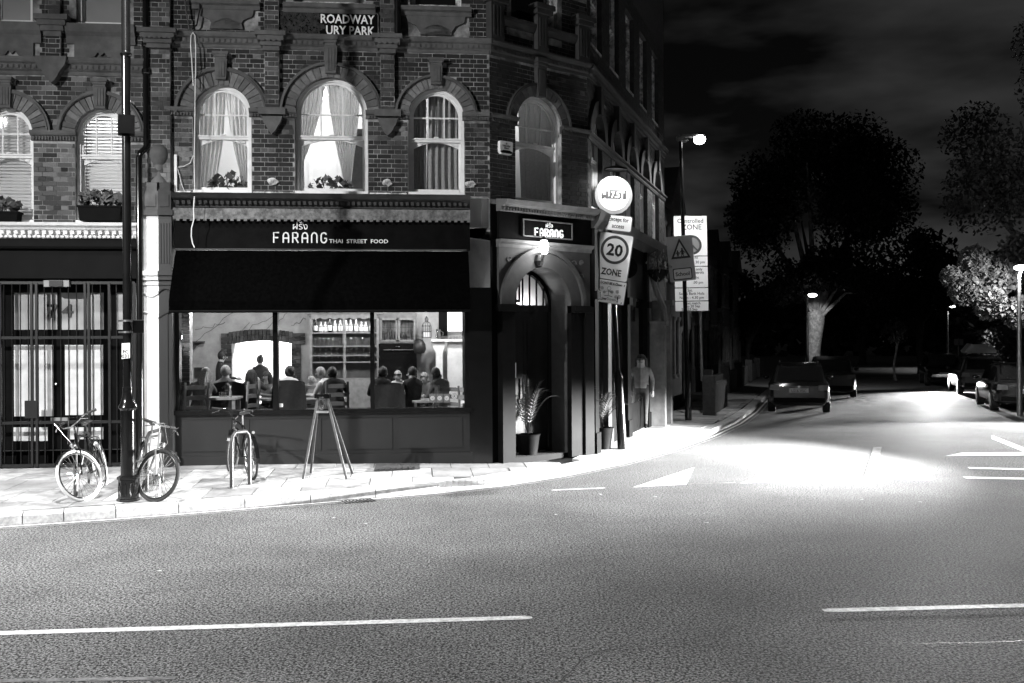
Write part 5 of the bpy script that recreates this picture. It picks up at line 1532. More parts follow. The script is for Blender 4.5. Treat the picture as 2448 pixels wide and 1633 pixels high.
# ladder-back chairs
def chair(label, px, ytop, y, rot, m, w=.42, coat=False):
    x, z = I(px, ytop, y)
    t = thing('ladder_back_chair', label, 'chair', FA @ Matrix.Translation((x, y, FL)) @ Matrix.Rotation(rot, 4, 'Z'), 'ladder-back chairs in the restaurant')
    h = z - FL; sh = .45
    MB().box(-w / 2, w / 2, 0, .4, sh - .03, sh).build('seat', m, t)
    for s in (-1, 1):
        MB().tube([(s * (w / 2 - .02), -.06, h), (s * (w / 2 - .02), -.01, sh), (s * (w / 2 - .02), -.03, 0)], .021, 8).build('leg', m, t, smooth=True)
        MB().tube([(s * (w / 2 - .02), .38, sh), (s * (w / 2 - .02), .38, 0)], .019, 8).build('leg', m, t, smooth=True)
    for k in range(3):
        zz = sh + (h - sh) * (.28 + .28 * k)
        q = MB()
        P = [(-w / 2 + .02 + (w - .04) * i / 8) for i in range(9)]
        for a, b in zip(P, P[1:]):
            ra, rb = .018 * math.sin((a + w / 2) / w * math.pi), .018 * math.sin((b + w / 2) / w * math.pi)
            q.prism([(a, zz - .03 + ra * .3), (b, zz - .03 + rb * .3), (b, zz + .03 + rb), (a, zz + .03 + ra)], -.055 + .02, -.04 + .025)
        q.build('slat', m, t)
    for zz in (.15, .26): MB().tube([(-w / 2 + .02, -.02, zz), (w / 2 - .02, -.02, zz)], .011, 6).build('stretcher', m, t)
    if coat:
        q = MB(); nx = 14
        rows = []
        for j in range(9):
            v = j / 8; row = []
            for i in range(nx + 1):
                s = i / nx * 2 - 1
                zz = h + .03 - .62 * v - .05 * abs(s) ** 3
                row.append(q.pt((s * (w / 2 + .03 + .05 * v), -.085 - .04 * v - .015 * math.sin(5 * s + 3 * v), zz)))
            rows.append(row)
        for a, b in zip(rows, rows[1:]):
            for i in range(nx): q.f.append([a[i], b[i], b[i + 1], a[i + 1]]); q.m.append(0)
        tag(q.build('jacket', CLOTHD, None, WM[t], smooth=True), 'dark jacket hung over the ' + label.split(',')[0], 'jacket')
    return t
chair('pale chair by the left pane, beside the bare table', 468, 914, .62, .5, WOOD)
chair('pale chair right of the bare table, seen from the side', 600, 912, 1.2, 1.1, WOOD, .36)
chair('chair of the man with the pale shirt, hung with a jacket', 692, 912, 1.7, 0, WOODD, .5, True)
chair('dark chair of the person in the middle pane', 806, 912, 1.6, 0, mat('brown_wood', .07, .6, .2, 9))
chair('chair in the third pane, hung with a dark jacket', 930, 918, 1.9, 0, WOODD, .48, True)
chair('low pale chair at the far right of the third pane', 1075, 922, 1.5, -.4, mat('worn_wood', .14, .6, .2, 9))
chair('pale chair between the man in the pale shirt and the middle table', 742, 918, 2.6, .9, WOOD, .38)
table('small table at the right end of the third pane', 1030, 956, 2.3, .7)
chair('chair of the grey haired man, hung with a jacket', 548, 916, 1.9, 0, WOODD, .5, True)
# ------------------------------------------------------------------ people
def seg_dist(p, a, b):
    d = b - a; t = max(0, min(1, (p - a).dot(d) / max(1e-9, d.length_squared)))
    return (p - (a + d * t)).length
SIT = dict(pelvis=(0, 0, .56, .15), spine=(0, -.02, .76, .135), chest=(0, -.01, .98, .15), neck=(0, .02, 1.13, .055), head=(0, .05, 1.22, .085), top=(0, .045, 1.31, .075),
           sh=(.17, 0, 1.04, .065), el=(.25, .10, .80, .046), wr=(.17, .34, .80, .033), hip=(.1, .06, .54, .1), kn=(.13, .45, .52, .065), an=(.13, .45, .1, .045), toe=(.14, .6, .05, .04))
STAND = dict(pelvis=(0, 0, .93, .14), spine=(0, 0, 1.1, .125), chest=(0, 0, 1.29, .145), neck=(0, .01, 1.47, .052), head=(0, .03, 1.56, .083), top=(0, .025, 1.66, .075),
             sh=(.17, 0, 1.38, .062), el=(.24, -.02, 1.1, .044), wr=(.25, .08, .87, .032), hip=(.095, 0, .88, .1), kn=(.1, .02, .5, .062), an=(.1, -.02, .1, .043), toe=(.11, .13, .04, .038))
def person(label, F, pose, top, legs, hair, long_hair=False, edit=None, scale=1.0, cat='person', bun=False, bald=False):
    J = {}
    for k, v in pose.items():
        if k in ('sh', 'el', 'wr', 'hip', 'kn', 'an', 'toe'):
            J[k + 'L'] = [-v[0]] + list(v[1:]); J[k + 'R'] = list(v)
        else: J[k] = list(v)
    for k, v in (edit or {}).items(): J[k][:len(v)] = v
    ks = list(J); idx = {k: i for i, k in enumerate(ks)}
    E = [('pelvis', 'spine'), ('spine', 'chest'), ('chest', 'neck'), ('neck', 'head'), ('head', 'top')]
    for s in 'LR': E += [('chest', 'sh' + s), ('sh' + s, 'el' + s), ('el' + s, 'wr' + s), ('pelvis', 'hip' + s), ('hip' + s, 'kn' + s), ('kn' + s, 'an' + s), ('an' + s, 'toe' + s)]
    me = bpy.data.meshes.new('skel')
    me.from_pydata([J[k][:3] for k in ks], [(idx[a], idx[b]) for a, b in E], [])
    ob = bpy.data.objects.new('skel', me); C.objects.link(ob)
    sk = ob.modifiers.new('s', 'SKIN'); sk.use_smooth_shade = True
    for i, k in enumerate(ks):
        r = J[k][3]; v = me.skin_vertices[0].data[i]
        v.radius = (r * (1.18 if k in ('pelvis', 'chest', 'spine') else 1), r * (.8 if k in ('pelvis', 'chest', 'spine') else 1))
        v.use_root = (k == 'pelvis')
    ob.modifiers.new('d', 'SUBSURF').levels = 1
    body = bpy.data.meshes.new_from_object(ob.evaluated_get(_DG()))
    bpy.data.objects.remove(ob); bpy.data.meshes.remove(me)
    body.materials.clear()
    for m in (SKIN, top, legs, BLACKM): body.materials.append(m)
    V = {k: Vector(J[k][:3]) for k in ks}
    bones = [(V[a], V[b], (0 if (b in ('head', 'top') or a in ('neck', 'head')) else 3 if b[:3] == 'toe' else 2 if (b[:2] in ('kn', 'an', 'hi')) else 1)) for a, b in E]
    for p in body.polygons:
        p.material_index = min(bones, key=lambda q: seg_dist(p.center, q[0], q[1]))[2]; p.use_smooth = True
    root = link('person', body, None, F @ Matrix.Scale(scale, 4))
    tag(root, label, cat)
    hd = (V['head'] + V['top']) / 2; fw = Vector((0, 1, 0))
    q = MB()
    if not bald:
        c = hd + Vector((0, -.014, .012)); n0 = len(q.v)
        q.ball(c, .098, 14, 10, (.98, 1.08, 1.2))
        keep = []
        for f in q.f:
            m_ = sum((q.v[i] for i in f), Vector()) / len(f) - c
            if not (m_.y > .035 and m_.z < .045) and m_.z > -.085: keep.append(f)
        q.f = keep; q.m = [0] * len(keep)
    if long_hair:
        for k in range(7):
            a = math.pi * (1.05 + .9 * k / 6); x, y = .085 * math.cos(a), .085 * math.sin(a)
            q.tube([hd + Vector((x, y, .03)), hd + Vector((x * 1.15, y * 1.2 - .01, -.1)), hd + Vector((x * 1.25, y * 1.3 - .02, -.26 + .03 * math.sin(k * 3)))], [.04, .045, .022], 7)
    if bun: q.ball(hd + Vector((0, -.09, .1)), .05, 10, 7)
    if q.f: q.build('hair', hair, root, WM[root], smooth=True)
    q = MB()
    q.ball(hd + Vector((0, .088, -.03)), .016, 8, 6, (.8, 1, 1.5))
    for s in (-1, 1): q.ball(hd + Vector((s * .085, -.005, -.025)), .025, 8, 6, (.4, .8, 1.3))
    q.build('nose_and_ears', SKIN, root, WM[root], smooth=True)
    q = MB()
    for s in (-1, 1): q.ball(hd + Vector((s * .032, .078, -.0)), .011, 6, 5)
    q.box(-.025, .025, hd.y + .074, hd.y + .08, hd.z - .067, hd.z - .06)
    q.build('eyes_and_mouth', HAIRD, root, WM[root])
    for s in 'LR':
        w, e = V['wr' + s], V['el' + s]; d = (w - e).normalized(); side = d.cross(Vector((0, 0, 1))).normalized() if abs(d.z) < .95 else Vector((1, 0, 0))
        up = side.cross(d)
        q = MB(); q.tube([w, w + d * .045, w + d * .085], [.03, .04, .036], 8)
        for i, (o, l) in enumerate(((-.028, .062), (-.01, .075), (.01, .07), (.027, .055))):
            b = w + d * .08 + side * o; q.tube([b, b + d * l * .55 - up * .008, b + d * l * .9 - up * .032], [.0095, .009, .007], 6)
        sgn = 1 if s == 'L' else -1
        b = w + d * .03 + side * sgn * .034; q.tube([b, b + d * .035 + side * sgn * .022 - up * .008, b + d * .068 + side * sgn * .02 - up * .02], [.012, .011, .008], 6)
        q.build('hand', SKIN, root, WM[root], smooth=True)
    return root
def seat(label, px, pytop, y, rot, *a, **k):
    x, z = I(px, pytop, y)
    s = (z - FL) / 1.395
    r_ = random.Random(px); tl, hx, hy = r_.uniform(-.09, .09), r_.uniform(-.035, .035), r_.uniform(-.01, .06)
    e = {'head': (hx, .05 + hy, 1.22 - abs(hy) * .4), 'top': (hx * 2, .045 + hy * 1.6, 1.31 - abs(hy) * .5)}
    if px % 3 == 0: e.update({'elR': (.27, .2, .93), 'wrR': (.11, .25, 1.12)})
    elif px % 3 == 1: e.update({'elL': (-.31, .06, .84), 'wrL': (-.1, .38, .9)})
    e.update(k.pop('edit', {}))
    return person(label, FA @ Matrix.Translation((x, y, FL)) @ Matrix.Rotation(rot, 4, 'Z') @ Matrix.Rotation(tl, 4, 'Y') @ Matrix.Rotation(-abs(tl) * .8, 4, 'X'), SIT, *a, scale=s, edit=e, **k)
seat('fair long haired woman seated at the left pane with her back to the street', 471, 876, 1.35, .25, CLOTHM, CLOTHD, HAIRL, long_hair=True)
seat('short grey haired man in a grey shirt seated left of the hatch', 541, 872, 2.15, -.15, mat('grey_shirt', .2, .9, .15, 20, .2), CLOTHD, mat('grey_hair', .3, .6, .3, 40, .3))
seat('dark haired person bowed over the table before the lit hatch', 603, 880, 2.5, -.2, CLOTHD, CLOTHD, HAIRD, long_hair=True)
seat('man with cropped dark hair and a pale shirt right of the first mullion', 679, 869, 2.0, .12, CLOTHL, CLOTHD, HAIRD)
seat('fair haired man in a white shirt facing left in the middle pane', 776, 874, 2.5, 1.2, CLOTHL, CLOTHM, HAIRL)
seat('dark clothed person on the brown ladder-back chair in the middle pane', 809, 872, 1.85, .1, CLOTHD, CLOTHD, HAIRD)
seat('dark haired person just right of the second mullion', 911, 873, 2.2, 0, CLOTHD, CLOTHD, HAIRD)
seat('person with a pale collar facing the street in the third pane', 949, 882, 3.4, 2.9, CLOTHL, CLOTHM, HAIRL)
seat('dark haired person leaning left in the third pane', 984, 874, 2.3, .5, CLOTHD, CLOTHD, HAIRD)
seat('dark haired woman half hidden by the first mullion', 640, 884, 3.3, 2.4, CLOTHM, CLOTHD, HAIRD, long_hair=True)
seat('bald man across the table in the middle pane', 748, 888, 3.6, 2.6, mat('striped_shirt', .28, .9, .3, 60), CLOTHD, HAIRD, bald=True)
seat('person with fair hair at the far table of the third pane', 1022, 888, 3.5, 2.2, CLOTHM, CLOTHD, HAIRL)
seat('person in a grey top seated by the right jamb of the window', 1062, 874, 2.0, .6, mat('dull_grey_top', .06, .9, .2, 20), CLOTHD, HAIRD)
def stand(label, px, pytop, y, rot, *a, **k):
    x, z = I(px, pytop, y); s = (z - FL) / 1.745
    return person(label, FA @ Matrix.Translation((x, y, FL)) @ Matrix.Rotation(rot, 4, 'Z'), STAND, *a, scale=s, **k)
stand('dark waiter standing and looking right beside the hatch', 526, 836, 4.1, -1.2, CLOTHD, CLOTHD, HAIRD, edit={'head': (.0, .06, 1.55), 'top': (0, .07, 1.65), 'elR': (.22, .12, 1.12), 'wrR': (.15, .33, 1.1)})
stand('cook in dark clothes with her hair in a bun inside the lit hatch', 622, 848, 5.6, .4, CLOTHD, CLOTHD, HAIRD, bun=True, edit={'elL': (-.25, .1, 1.12), 'wrL': (-.2, .34, 1.05), 'elR': (.26, .12, 1.12), 'wrR': (.2, .34, 1.05)})
pw = ground(1532, 1012, .2)
person('pedestrian in a white top walking along the side street pavement', Matrix.Translation((2.95, 22.6, pave_z(2.95, 22.6))) @ Matrix.Rotation(2.9, 4, 'Z'), STAND, mat('cream_top', .2, .9, .2, 14, .4), CLOTHD, HAIRD, long_hair=True,
       edit={'knL': (-.1, .16, .5), 'anL': (-.1, .2, .1), 'toeL': (-.11, .34, .05), 'anR': (.1, -.25, .13), 'toeR': (.11, -.12, .04), 'elL': (-.25, -.08, 1.12), 'wrL': (-.24, -.02, .88)}, scale=.97)
# ------------------------------------------------------------------ black lamp post at the kerb
def P0(px, py, z=.13): return ground(px, py, z)
b = P0(307, 1197); D1 = b.y
zz = lambda py: CAMH + (CY - py) / FPX * D1 - .0055 * b.x
lp = thing('lamp_post', 'tall black lamp post on an octagonal base at the kerb', 'lamp post', frame(b.x, b.y, .35, pave_z(b.x, b.y) - .004))
b0_ = WM[lp].translation.z
rel = lambda py: zz(py) - b0_
q = MB(); q.lathe([(.145, 0), (.145, .03), (.128, .04), (.122, .27), (.14, .28), (.14, .31), (.1, .33)], (0, 0, 0), 8); q.build('base', BLACKP, lp)
for k in range(8):
    a = math.pi / 8 + k * math.pi / 4
    M = Matrix.Rotation(a, 4, 'Z') @ Matrix.Translation((.1165, 0, .155)) @ Matrix.Rotation(R(90), 4, 'Y')
    q = MB(M); q.tube([(.085 * math.sin(i * math.pi / 8) * (1 if i % 16 else 1), .026 * math.cos(i * math.pi / 8), 0) for i in range(16)], .005, 5, closed=True); q.build('base_panel', BLACKP, lp)
r1, r2 = rel(975), rel(930)
q = MB(); q.lathe([(.092, .3), (.09, r1 - .03), (.1, r1 - .02), (.118, r1), (.112, r1 + .03), (.09, r1 + .06), (.075, r1 + .12), (.062, r1 + .2), (.066, r2), (.066, r2 + .025), (.056, r2 + .03), (.055, r2 + 3.2), (.057, rel(136)), (.072, rel(133)), (.075, rel(129)), (.062, rel(126)), (.056, rel(124)), (.05, 9.6)], (0, 0, 0), 20); q.build('shaft', BLACKP, lp, smooth=True)
MB().box(-.1, .1, -.1, .1, rel(322), rel(278)).build('junction_box', BLACKM, lp)
q = MB()
for py in (767, 794): q.lathe([(.07, rel(py) - .012), (.07, rel(py) + .012)], (0, 0, 0), 14); q.box(-.11, .2, -.008, .008, rel(py) - .012, rel(py) + .012)
q.build('clamp_band', STEEL, lp); q = MB(); q.box(.06, .2, -.012, -.004, rel(796), rel(766)); q.build('sign_edge', BLACKM, lp)
Ft = Matrix.Translation((b.x, b.y, b0_))
q = MB(); q.prism([(-.052, rel(858)), (.052, rel(856)), (.054, rel(820)), (-.05, rel(821))], -.062, -.057); q.build('label_plate', SIGNW, lp, Ft)
text('lettering', 'FC\n031', .068, INK, lp, Ft @ Matrix.Translation((0, -.0635, rel(845))), 'CENTER', .001, 1, .002)
MB().tube([(0, 0, 9.5), (.1, -.35, 9.9), (.2, -2.0, 10.0)], .04, 8).build('arm', BLACKP, lp, Ft)
hd_ = Vector((.22, -1.45, 9.98))
MB().box(.07, .37, -2.65, -1.9, 9.95, 10.07).build('lantern', BLACKM, lp, Ft)
MB().box(.1, .34, -2.6, -1.95, 9.935, 9.95).build('lens', glow('lens_glow', 3), lp, Ft)
lamp('post_light', 'SPOT', Ft @ Vector((.22, -2.25, 9.9)), LP_POST, lp, .2, spot=74, blend=1.0, aim=Ft @ Vector((.3, .2, 0)))
# ------------------------------------------------------------------ bicycles and their stands
def bicycle(label, F, steer, dark, tyre_pale, drop=False, bag=False, rack=True):
    t = thing('bicycle', label, 'bicycle', F, 'bicycles parked along the kerb')
    fm = BLACKP if dark else mat('bike_paint_grey', .2, .35, .1, 4)
    r, wb = .325, 1.02
    def wheel(M, parent):
        q = MB(M); q.tube([(r * math.cos(2 * math.pi * k / 36), 0, r * math.sin(2 * math.pi * k / 36)) for k in range(36)], .0185, 8, closed=True)
        w = q.build('wheel', mat('pale_tyre', .62, .7, .1, 9) if tyre_pale else RUBBER, parent, WM[t], smooth=True)
        q = MB(M); q.tube([((r - .03) * math.cos(2 * math.pi * k / 36), 0, (r - .03) * math.sin(2 * math.pi * k / 36)) for k in range(36)], .0125, 6, closed=True); q.build('rim', CHROME, w, WM[t], smooth=True)
        q = MB(M)
        for k in range(28):
            a = 2 * math.pi * k / 28; q.tube([(.018 * math.cos(a + 1.2), .025 * (1 if k % 2 else -1), .018 * math.sin(a + 1.2)), ((r - .03) * math.cos(a), 0, (r - .03) * math.sin(a))], .0028, 3)
        q.lathe([(.022, -.035), (.016, -.02), (.016, .02), (.022, .035)], (0, 0, 0), 8, axis='y'); q.build('spokes', CHROME, w, WM[t])
    wheel(Matrix.Translation((-wb / 2, 0, r)), t)
    ht, hb = Vector((.33, 0, .86)), Vector((.385, 0, .66))
    ax = (ht - hb).normalized()
    FS_ = Matrix.Translation(hb) @ Matrix.Rotation(steer, 4, ax) @ Matrix.Translation(-hb)
    wheel(FS_ @ Matrix.Translation((wb / 2, 0, r)), t)
    bb, st = Vector((-.06, 0, .29)), Vector((-.2, 0, .80))
    q = MB()
    for a, b_, rr_ in ((bb, st, .016), (st + Vector((0, 0, -.03)), ht + Vector((0, 0, -.03)), .016), (bb, hb + ax * .03, .019), (hb, ht, .02)): q.tube([a, b_], rr_, 8)
    for s in (-1, 1): q.tube([bb + Vector((0, s * .02, 0)), (-wb / 2, s * .06, r)], .009, 6); q.tube([st + Vector((0, s * .015, -.04)), (-wb / 2, s * .06, r)], .008, 6)
    q.build('frame', fm, t, smooth=True)
    q = MB(FS_)
    for s in (-1, 1): q.tube([hb + Vector((0, s * .045, -.02)), (.46, s * .052, .48), (wb / 2, s * .052, r)], .011, 6)
    q.tube([hb + Vector((0, -.05, -.02)), hb + Vector((0, .05, -.02))], .014, 6); q.build('fork', fm, t, WM[t], smooth=True)
    q = MB(FS_); hs = ht + ax * .10; q.tube([ht, hs], .014, 8)
    hp = [hs + Vector(p) for p in ((.0, 0, .0),)]
    bar = [(-.14, -.32, .1), (.0, -.25, .09), (.07, -.12, .02), (.05, 0, 0), (.07, .12, .02), (.0, .25, .09), (-.14, .32, .1)] if tyre_pale else [(-.03, -.31, .02), (.02, -.12, .01), (.03, 0, 0), (.02, .12, .01), (-.03, .31, .02)]
    q.tube([hs + Vector(p) for p in bar], .012, 8); hbz = q.build('handlebar', CHROME if not dark or tyre_pale else BLACKP, t, WM[t], smooth=True)
    q = MB(FS_)
    for s in (0, -1):
        a, b_ = (Vector(bar[0]), Vector(bar[1])) if s == 0 else (Vector(bar[-1]), Vector(bar[-2]))
        q.tube([hs + a, hs + a.lerp(b_, .75)], .017, 8)
    q.build('grip', RUBBER, hbz, WM[t])
    q = MB(FS_)
    for s in (1, -1):
        g = hs + Vector((bar[1][0] + .02, s * .22, bar[1][2] - .02)); q.tube([g, g + Vector((.05, s * .02, -.02)), g + Vector((.01, s * .1, -.05))], .007, 5)
        q.tube([g, g + Vector((.14, -s * .08, .04)), hb + Vector((.09, -s * .03, .1)), hb + Vector((.05, 0, -.05))], .004, 4)
    q.build('brake_levers', CHROME, hbz, WM[t])
    q = MB(); q.tube([st + Vector((.0, 0, -.02)), st + Vector((-.03, 0, .12))], .012, 8); q.build('seat_post', CHROME, t)
    sp = st + Vector((-.04, 0, .14)); q = MB()
    rows = []
    for k in range(8):
        u_ = k / 7; w = .012 + .07 * (1 - u_) ** 1.5; x = -.13 + .27 * u_
        rows.append([q.pt(sp + Vector((x, w * math.sin(a), .02 * math.cos(a) + (.02 if u_ < .3 else 0)))) for a in [i * math.pi / 4 for i in range(8)]])
    for A, B in zip(rows, rows[1:]):
        for j in range(8): q.f.append([A[j], A[(j + 1) % 8], B[(j + 1) % 8], B[j]]); q.m.append(0)
    q.f += [rows[0], rows[-1][::-1]]; q.m += [0, 0]
    q.build('saddle', mat('saddle_leather', .05 if not dark else .02, .5, .2, 9), t, smooth=True)
    q = MB(); q.lathe([(.095, -.045), (.095, -.04)], bb, 20, axis='y')
    for s in (-1, 1): q.tube([bb + Vector((0, s * .05, 0)), bb + Vector((s * .09, s * .07, -s * .14))], .01, 6)
    q.build('crank', CHROME, t)
    for s in (-1, 1):
        p = bb + Vector((s * .09, s * .11, -s * .14)); MB().box(p.x - .045, p.x + .045, p.y - .04, p.y + .04, p.z - .012, p.z + .012).build('pedal', STEEL, t)
    q = MB(); n = 14
    for (cx_, M_, a0, a1) in ((-wb / 2, None, 20, 190),): 
        P = [(cx_ + (r + .03) * math.cos(R(a0 + (a1 - a0) * k / n)), 0, r + (r + .03) * math.sin(R(a0 + (a1 - a0) * k / n))) for k in range(n + 1)]
        for A, B in zip(P, P[1:]): q.face([(A[0], -.028, A[2]), (A[0], .028, A[2]), (B[0], .028, B[2]), (B[0], -.028, B[2])])
    q.build('mudguard', BLACKP, t)
    q = MB(FS_)
    P = [(wb / 2 + (r + .03) * math.cos(R(40 + 110 * k / n)), 0, r + (r + .03) * math.sin(R(40 + 110 * k / n))) for k in range(n + 1)]
    for A, B in zip(P, P[1:]): q.face([(A[0], -.03, A[2]), (A[0], .03, A[2]), (B[0], .03, B[2]), (B[0], -.03, B[2])])
    q.build('mudguard', BLACKP, t, WM[t])
    if rack:
        q = MB()
        for s in (-1, 1): q.tube([(-wb / 2, s * .07, r), (-wb / 2 - .02, s * .07, .72), (-.25, s * .06, .74)], .006, 5)
        for k in range(4): q.tube([(-.3 - .09 * k, -.07, .735), (-.3 - .09 * k, .07, .735)], .005, 4)
        q.build('rack', CHROME, t)
    MB(FS_).lathe([(.03, .03), (.035, .06), (.03, .075)], (hb.x, 0, hb.z + .06), 10, axis='x').build('front_lamp', CHROME, t, WM[t])
    MB().lathe([(.02, 0), (.022, -.02)], (-wb / 2 - .2, 0, .7), 8, axis='x').build('reflector', SIGNG, t)
    return t
def bike_at(px, py, head, lean, steer, label, **k):
    g = P0(px, py)
    M = frame(g.x, g.y, head, pave_z(g.x, g.y)) @ Matrix.Rotation(lean, 4, 'X') @ Matrix.Translation((-.51, 0, 0))
    return bicycle(label, M, steer, **k)
bike_at(206, 1197, R(-80), .2, R(-36), 'bicycle with pale tyres and swept handlebars left of the lamp post', dark=True, tyre_pale=True)
bike_at(366, 1197, R(-60), -.14, R(38), 'bicycle with dark tyres leaning right of the lamp post', dark=False, tyre_pale=False)
g3 = P0(600, 1150)
M3 = frame(g3.x, g3.y, R(121), pave_z(g3.x, g3.y)) @ Matrix.Rotation(-.06, 4, 'X') @ Matrix.Translation((.45, 0, 0))
bicycle('black bicycle locked to a stand before the restaurant window', M3, R(-30), dark=True, tyre_pale=False, rack=False)
IRONG = mat('dull_steel_hoop', .045, .45, .2, 9, .03, metal=.3)
def cyc_stand(label, p, q_, h=.78):
    a, b_ = P0(*p), P0(*q_); zA = pave_z(a.x, a.y)
    t = thing('bicycle_stand', label, 'bicycle stand', Matrix.Translation((a.x, a.y, zA)), 'bicycle stands')
    d = b_ - a; d.z = 0
    P = [Vector((0, 0, -.02)), Vector((0, 0, h - .14)), d * .06 + Vector((0, 0, h - .05)), d * .2 + Vector((0, 0, h)), d * .8 + Vector((0, 0, h)), d * .94 + Vector((0, 0, h - .05)), d + Vector((0, 0, h - .14)), d + Vector((0, 0, -.02))]
    MB().tube(P, .026, 12).build('hoop', IRONG, t, smooth=True)
    q = MB()
    for o in (Vector(), d): q.lathe([(.06, 0), (.06, .008)], o, 12)
    q.build('foot_plate', STEEL, t)
cyc_stand('hoop stand behind the bicycle with pale tyres', (181, 1195), (214, 1164))
cyc_stand('hoop stand beside the bicycle right of the lamp post', (351, 1178), (388, 1160))
cyc_stand('hoop stand holding the black bicycle before the window', (554, 1169), (597, 1161), .76)
# ------------------------------------------------------------------ tall trestle easel on the pavement
e0, e1 = P0(724, 1152), P0(828, 1146)
em = (e0 + e1) / 2; ez = pave_z(em.x, em.y)
ea = thing('trestle_easel', 'tall wooden A-frame trestle standing on the pavement before the window', 'easel', Matrix.Translation((em.x, em.y, ez)))
EASW = mat('grey_weathered_wood', .085, .8, .3, 14, .3)
hw = (e1 - e0).length / 2; eh = CAMH + (CY - 945) / FPX * em.y - ez
for y0, sy in ((0, 0), (.55, 1)):
    for s in (-1, 1):
        MB().tube([(s * hw, y0, 0), (s * .06 - .03, .05 * sy, eh)], .022, 4).build('leg', EASW if not sy else WOODD, ea)
MB().box(-.09 - .03, .09 - .03, -.03, .02, eh * .80, eh * .80 + .03).build('crossbar', WOOD, ea)
MB().box(-.11 - .03, .11 - .03, -.03, .09, eh - .03, eh + .03).build('top_cap', BLACKM, ea)
jar = thing('glass_jar', 'glass jar hanging from the head of the wooden trestle', 'jar', Matrix.Translation((em.x - .03, em.y - .07, ez + eh - .19)))
MB().lathe([(.03, 0), (.05, .03), (.05, .13), (.035, .16), (.035, .18)], (0, 0, 0), 12).build('glass', GLS, jar, smooth=True); MB().lathe([(.037, .165), (.037, .19)], (0, 0, 0), 12).build('lid', CHROME, jar)
# ------------------------------------------------------------------ potted palms by the corner door
def palm(label, px, py, D, h, w, n, seed):
    rr = random.Random(seed)
    p = depth(px, py, D); z = pave_z(p.x, p.y)
    t = thing('potted_palm', label, 'plant', Matrix.Translation((p.x, p.y, z)), 'potted palms by the door')
    MB().lathe([(.15, 0), (.2, .36), (.22, .4), (.18, .4), (.16, .34)], (0, 0, 0), 14).build('pot', BLACKM, t, smooth=True)
    for k in range(n):
        a = rr.uniform(0, 2 * math.pi); e = rr.uniform(.35, 1.0); Lf = h * rr.uniform(.7, 1.05)
        q = MB(); mid_ = []
        for i in range(9):
            s = i / 8; rad = w * e * s ** 1.3; zz_ = .38 + Lf * (s - .42 * e * s ** 3)
            mid_.append(Vector((rad * math.cos(a), rad * math.sin(a), zz_)))
        q.tube(mid_, .006, 4)
        side = Vector((-math.sin(a), math.cos(a), 0))
        for i in range(2, 9):
            for j in (0, .5):
                if i == 8 and j: continue
                b_ = mid_[i].lerp(mid_[min(i + 1, 8)], j); d = (mid_[i] - mid_[i - 1]).normalized()
                for s in (-1, 1):
                    tip = b_ + side * s * .13 * (1.1 - i / 11) + d * .1 - Vector((0, 0, .03))
                    q.face([b_ - d * .008, tip, b_ + d * .008 + Vector((0, 0, .004))])
        q.build('frond', LEAF, t)
palm('broad potted palm left of the corner door', 1262, 1000, 17.2, 1.25, .55, 16, 1)
palm('tall potted plant right of the corner door', 1382, 1000, 18.0, 1.3, .38, 14, 2)
palm('low spreading potted palm by the black sign post', 1440, 1000, 18.6, .9, .5, 14, 3)
# ------------------------------------------------------------------ bent sign post with four signs
SB = Vector((2.05, 18.6, 0)); SB.z = pave_z(SB.x, SB.y)
sp_ = thing('sign_post', 'leaning black post carrying the lit weight limit sign and speed zone sign', 'sign post', Matrix.Translation(SB))
lean = Vector((-.052, 0, 1))
pt = lambda h: Vector((lean.x * h, 0, h))
q = MB(); q.tube([pt(0), pt(1.3), pt(1.36), pt(1.45)], [.09, .09, .085, .05], 14); q.tube([pt(1.45), pt(4.62)], .042, 12); q.build('post', BLACKP, sp_, smooth=True)
def sign_frame(px, py, roll, yaw=.0, dy=-.09):
    D = SB.y + dy; p = depth(px, py, D)
    return Matrix.Translation(p) @ Matrix.Rotation(yaw, 4, 'Z') @ Matrix.Rotation(roll, 4, 'Y')
def rrect(w, h, r, n=5):
    P = []
    for cx_, cz_, a0 in ((w / 2 - r, h / 2 - r, 0), (-w / 2 + r, h / 2 - r, 90), (-w / 2 + r, -h / 2 + r, 180), (w / 2 - r, -h / 2 + r, 270)):
        for k in range(n): P.append((cx_ + r * math.cos(R(a0 + 90 * k / (n - 1))), cz_ + r * math.sin(R(a0 + 90 * k / (n - 1)))))
    return P[::-1]
def plate(t, F, w, h, r=.03, face=SIGNW, edge=INK, rim=.014, back=SIGNG):
    MB().prism(rrect(w, h, r), 0, .012).build('backing', back, t, F)
    if edge: MB().prism(rrect(w - .008, h - .008, r), -.002, 0.0).build('border', edge, t, F); 
    MB().prism(rrect(w - 2 * rim, h - 2 * rim, r), -.004, -.0022 if edge else 0).build('face', face, t, F)
def ring(t, F, r0, r1, m, cz=0, y=-.006, nm='ring', cx=0):
    q = MB(); q.arc(cx, cz, r0, r1, y, y + .0015, 0, 2 * math.pi, 40); q.build(nm, m, t, F)
s1 = 127.5 / 1.0
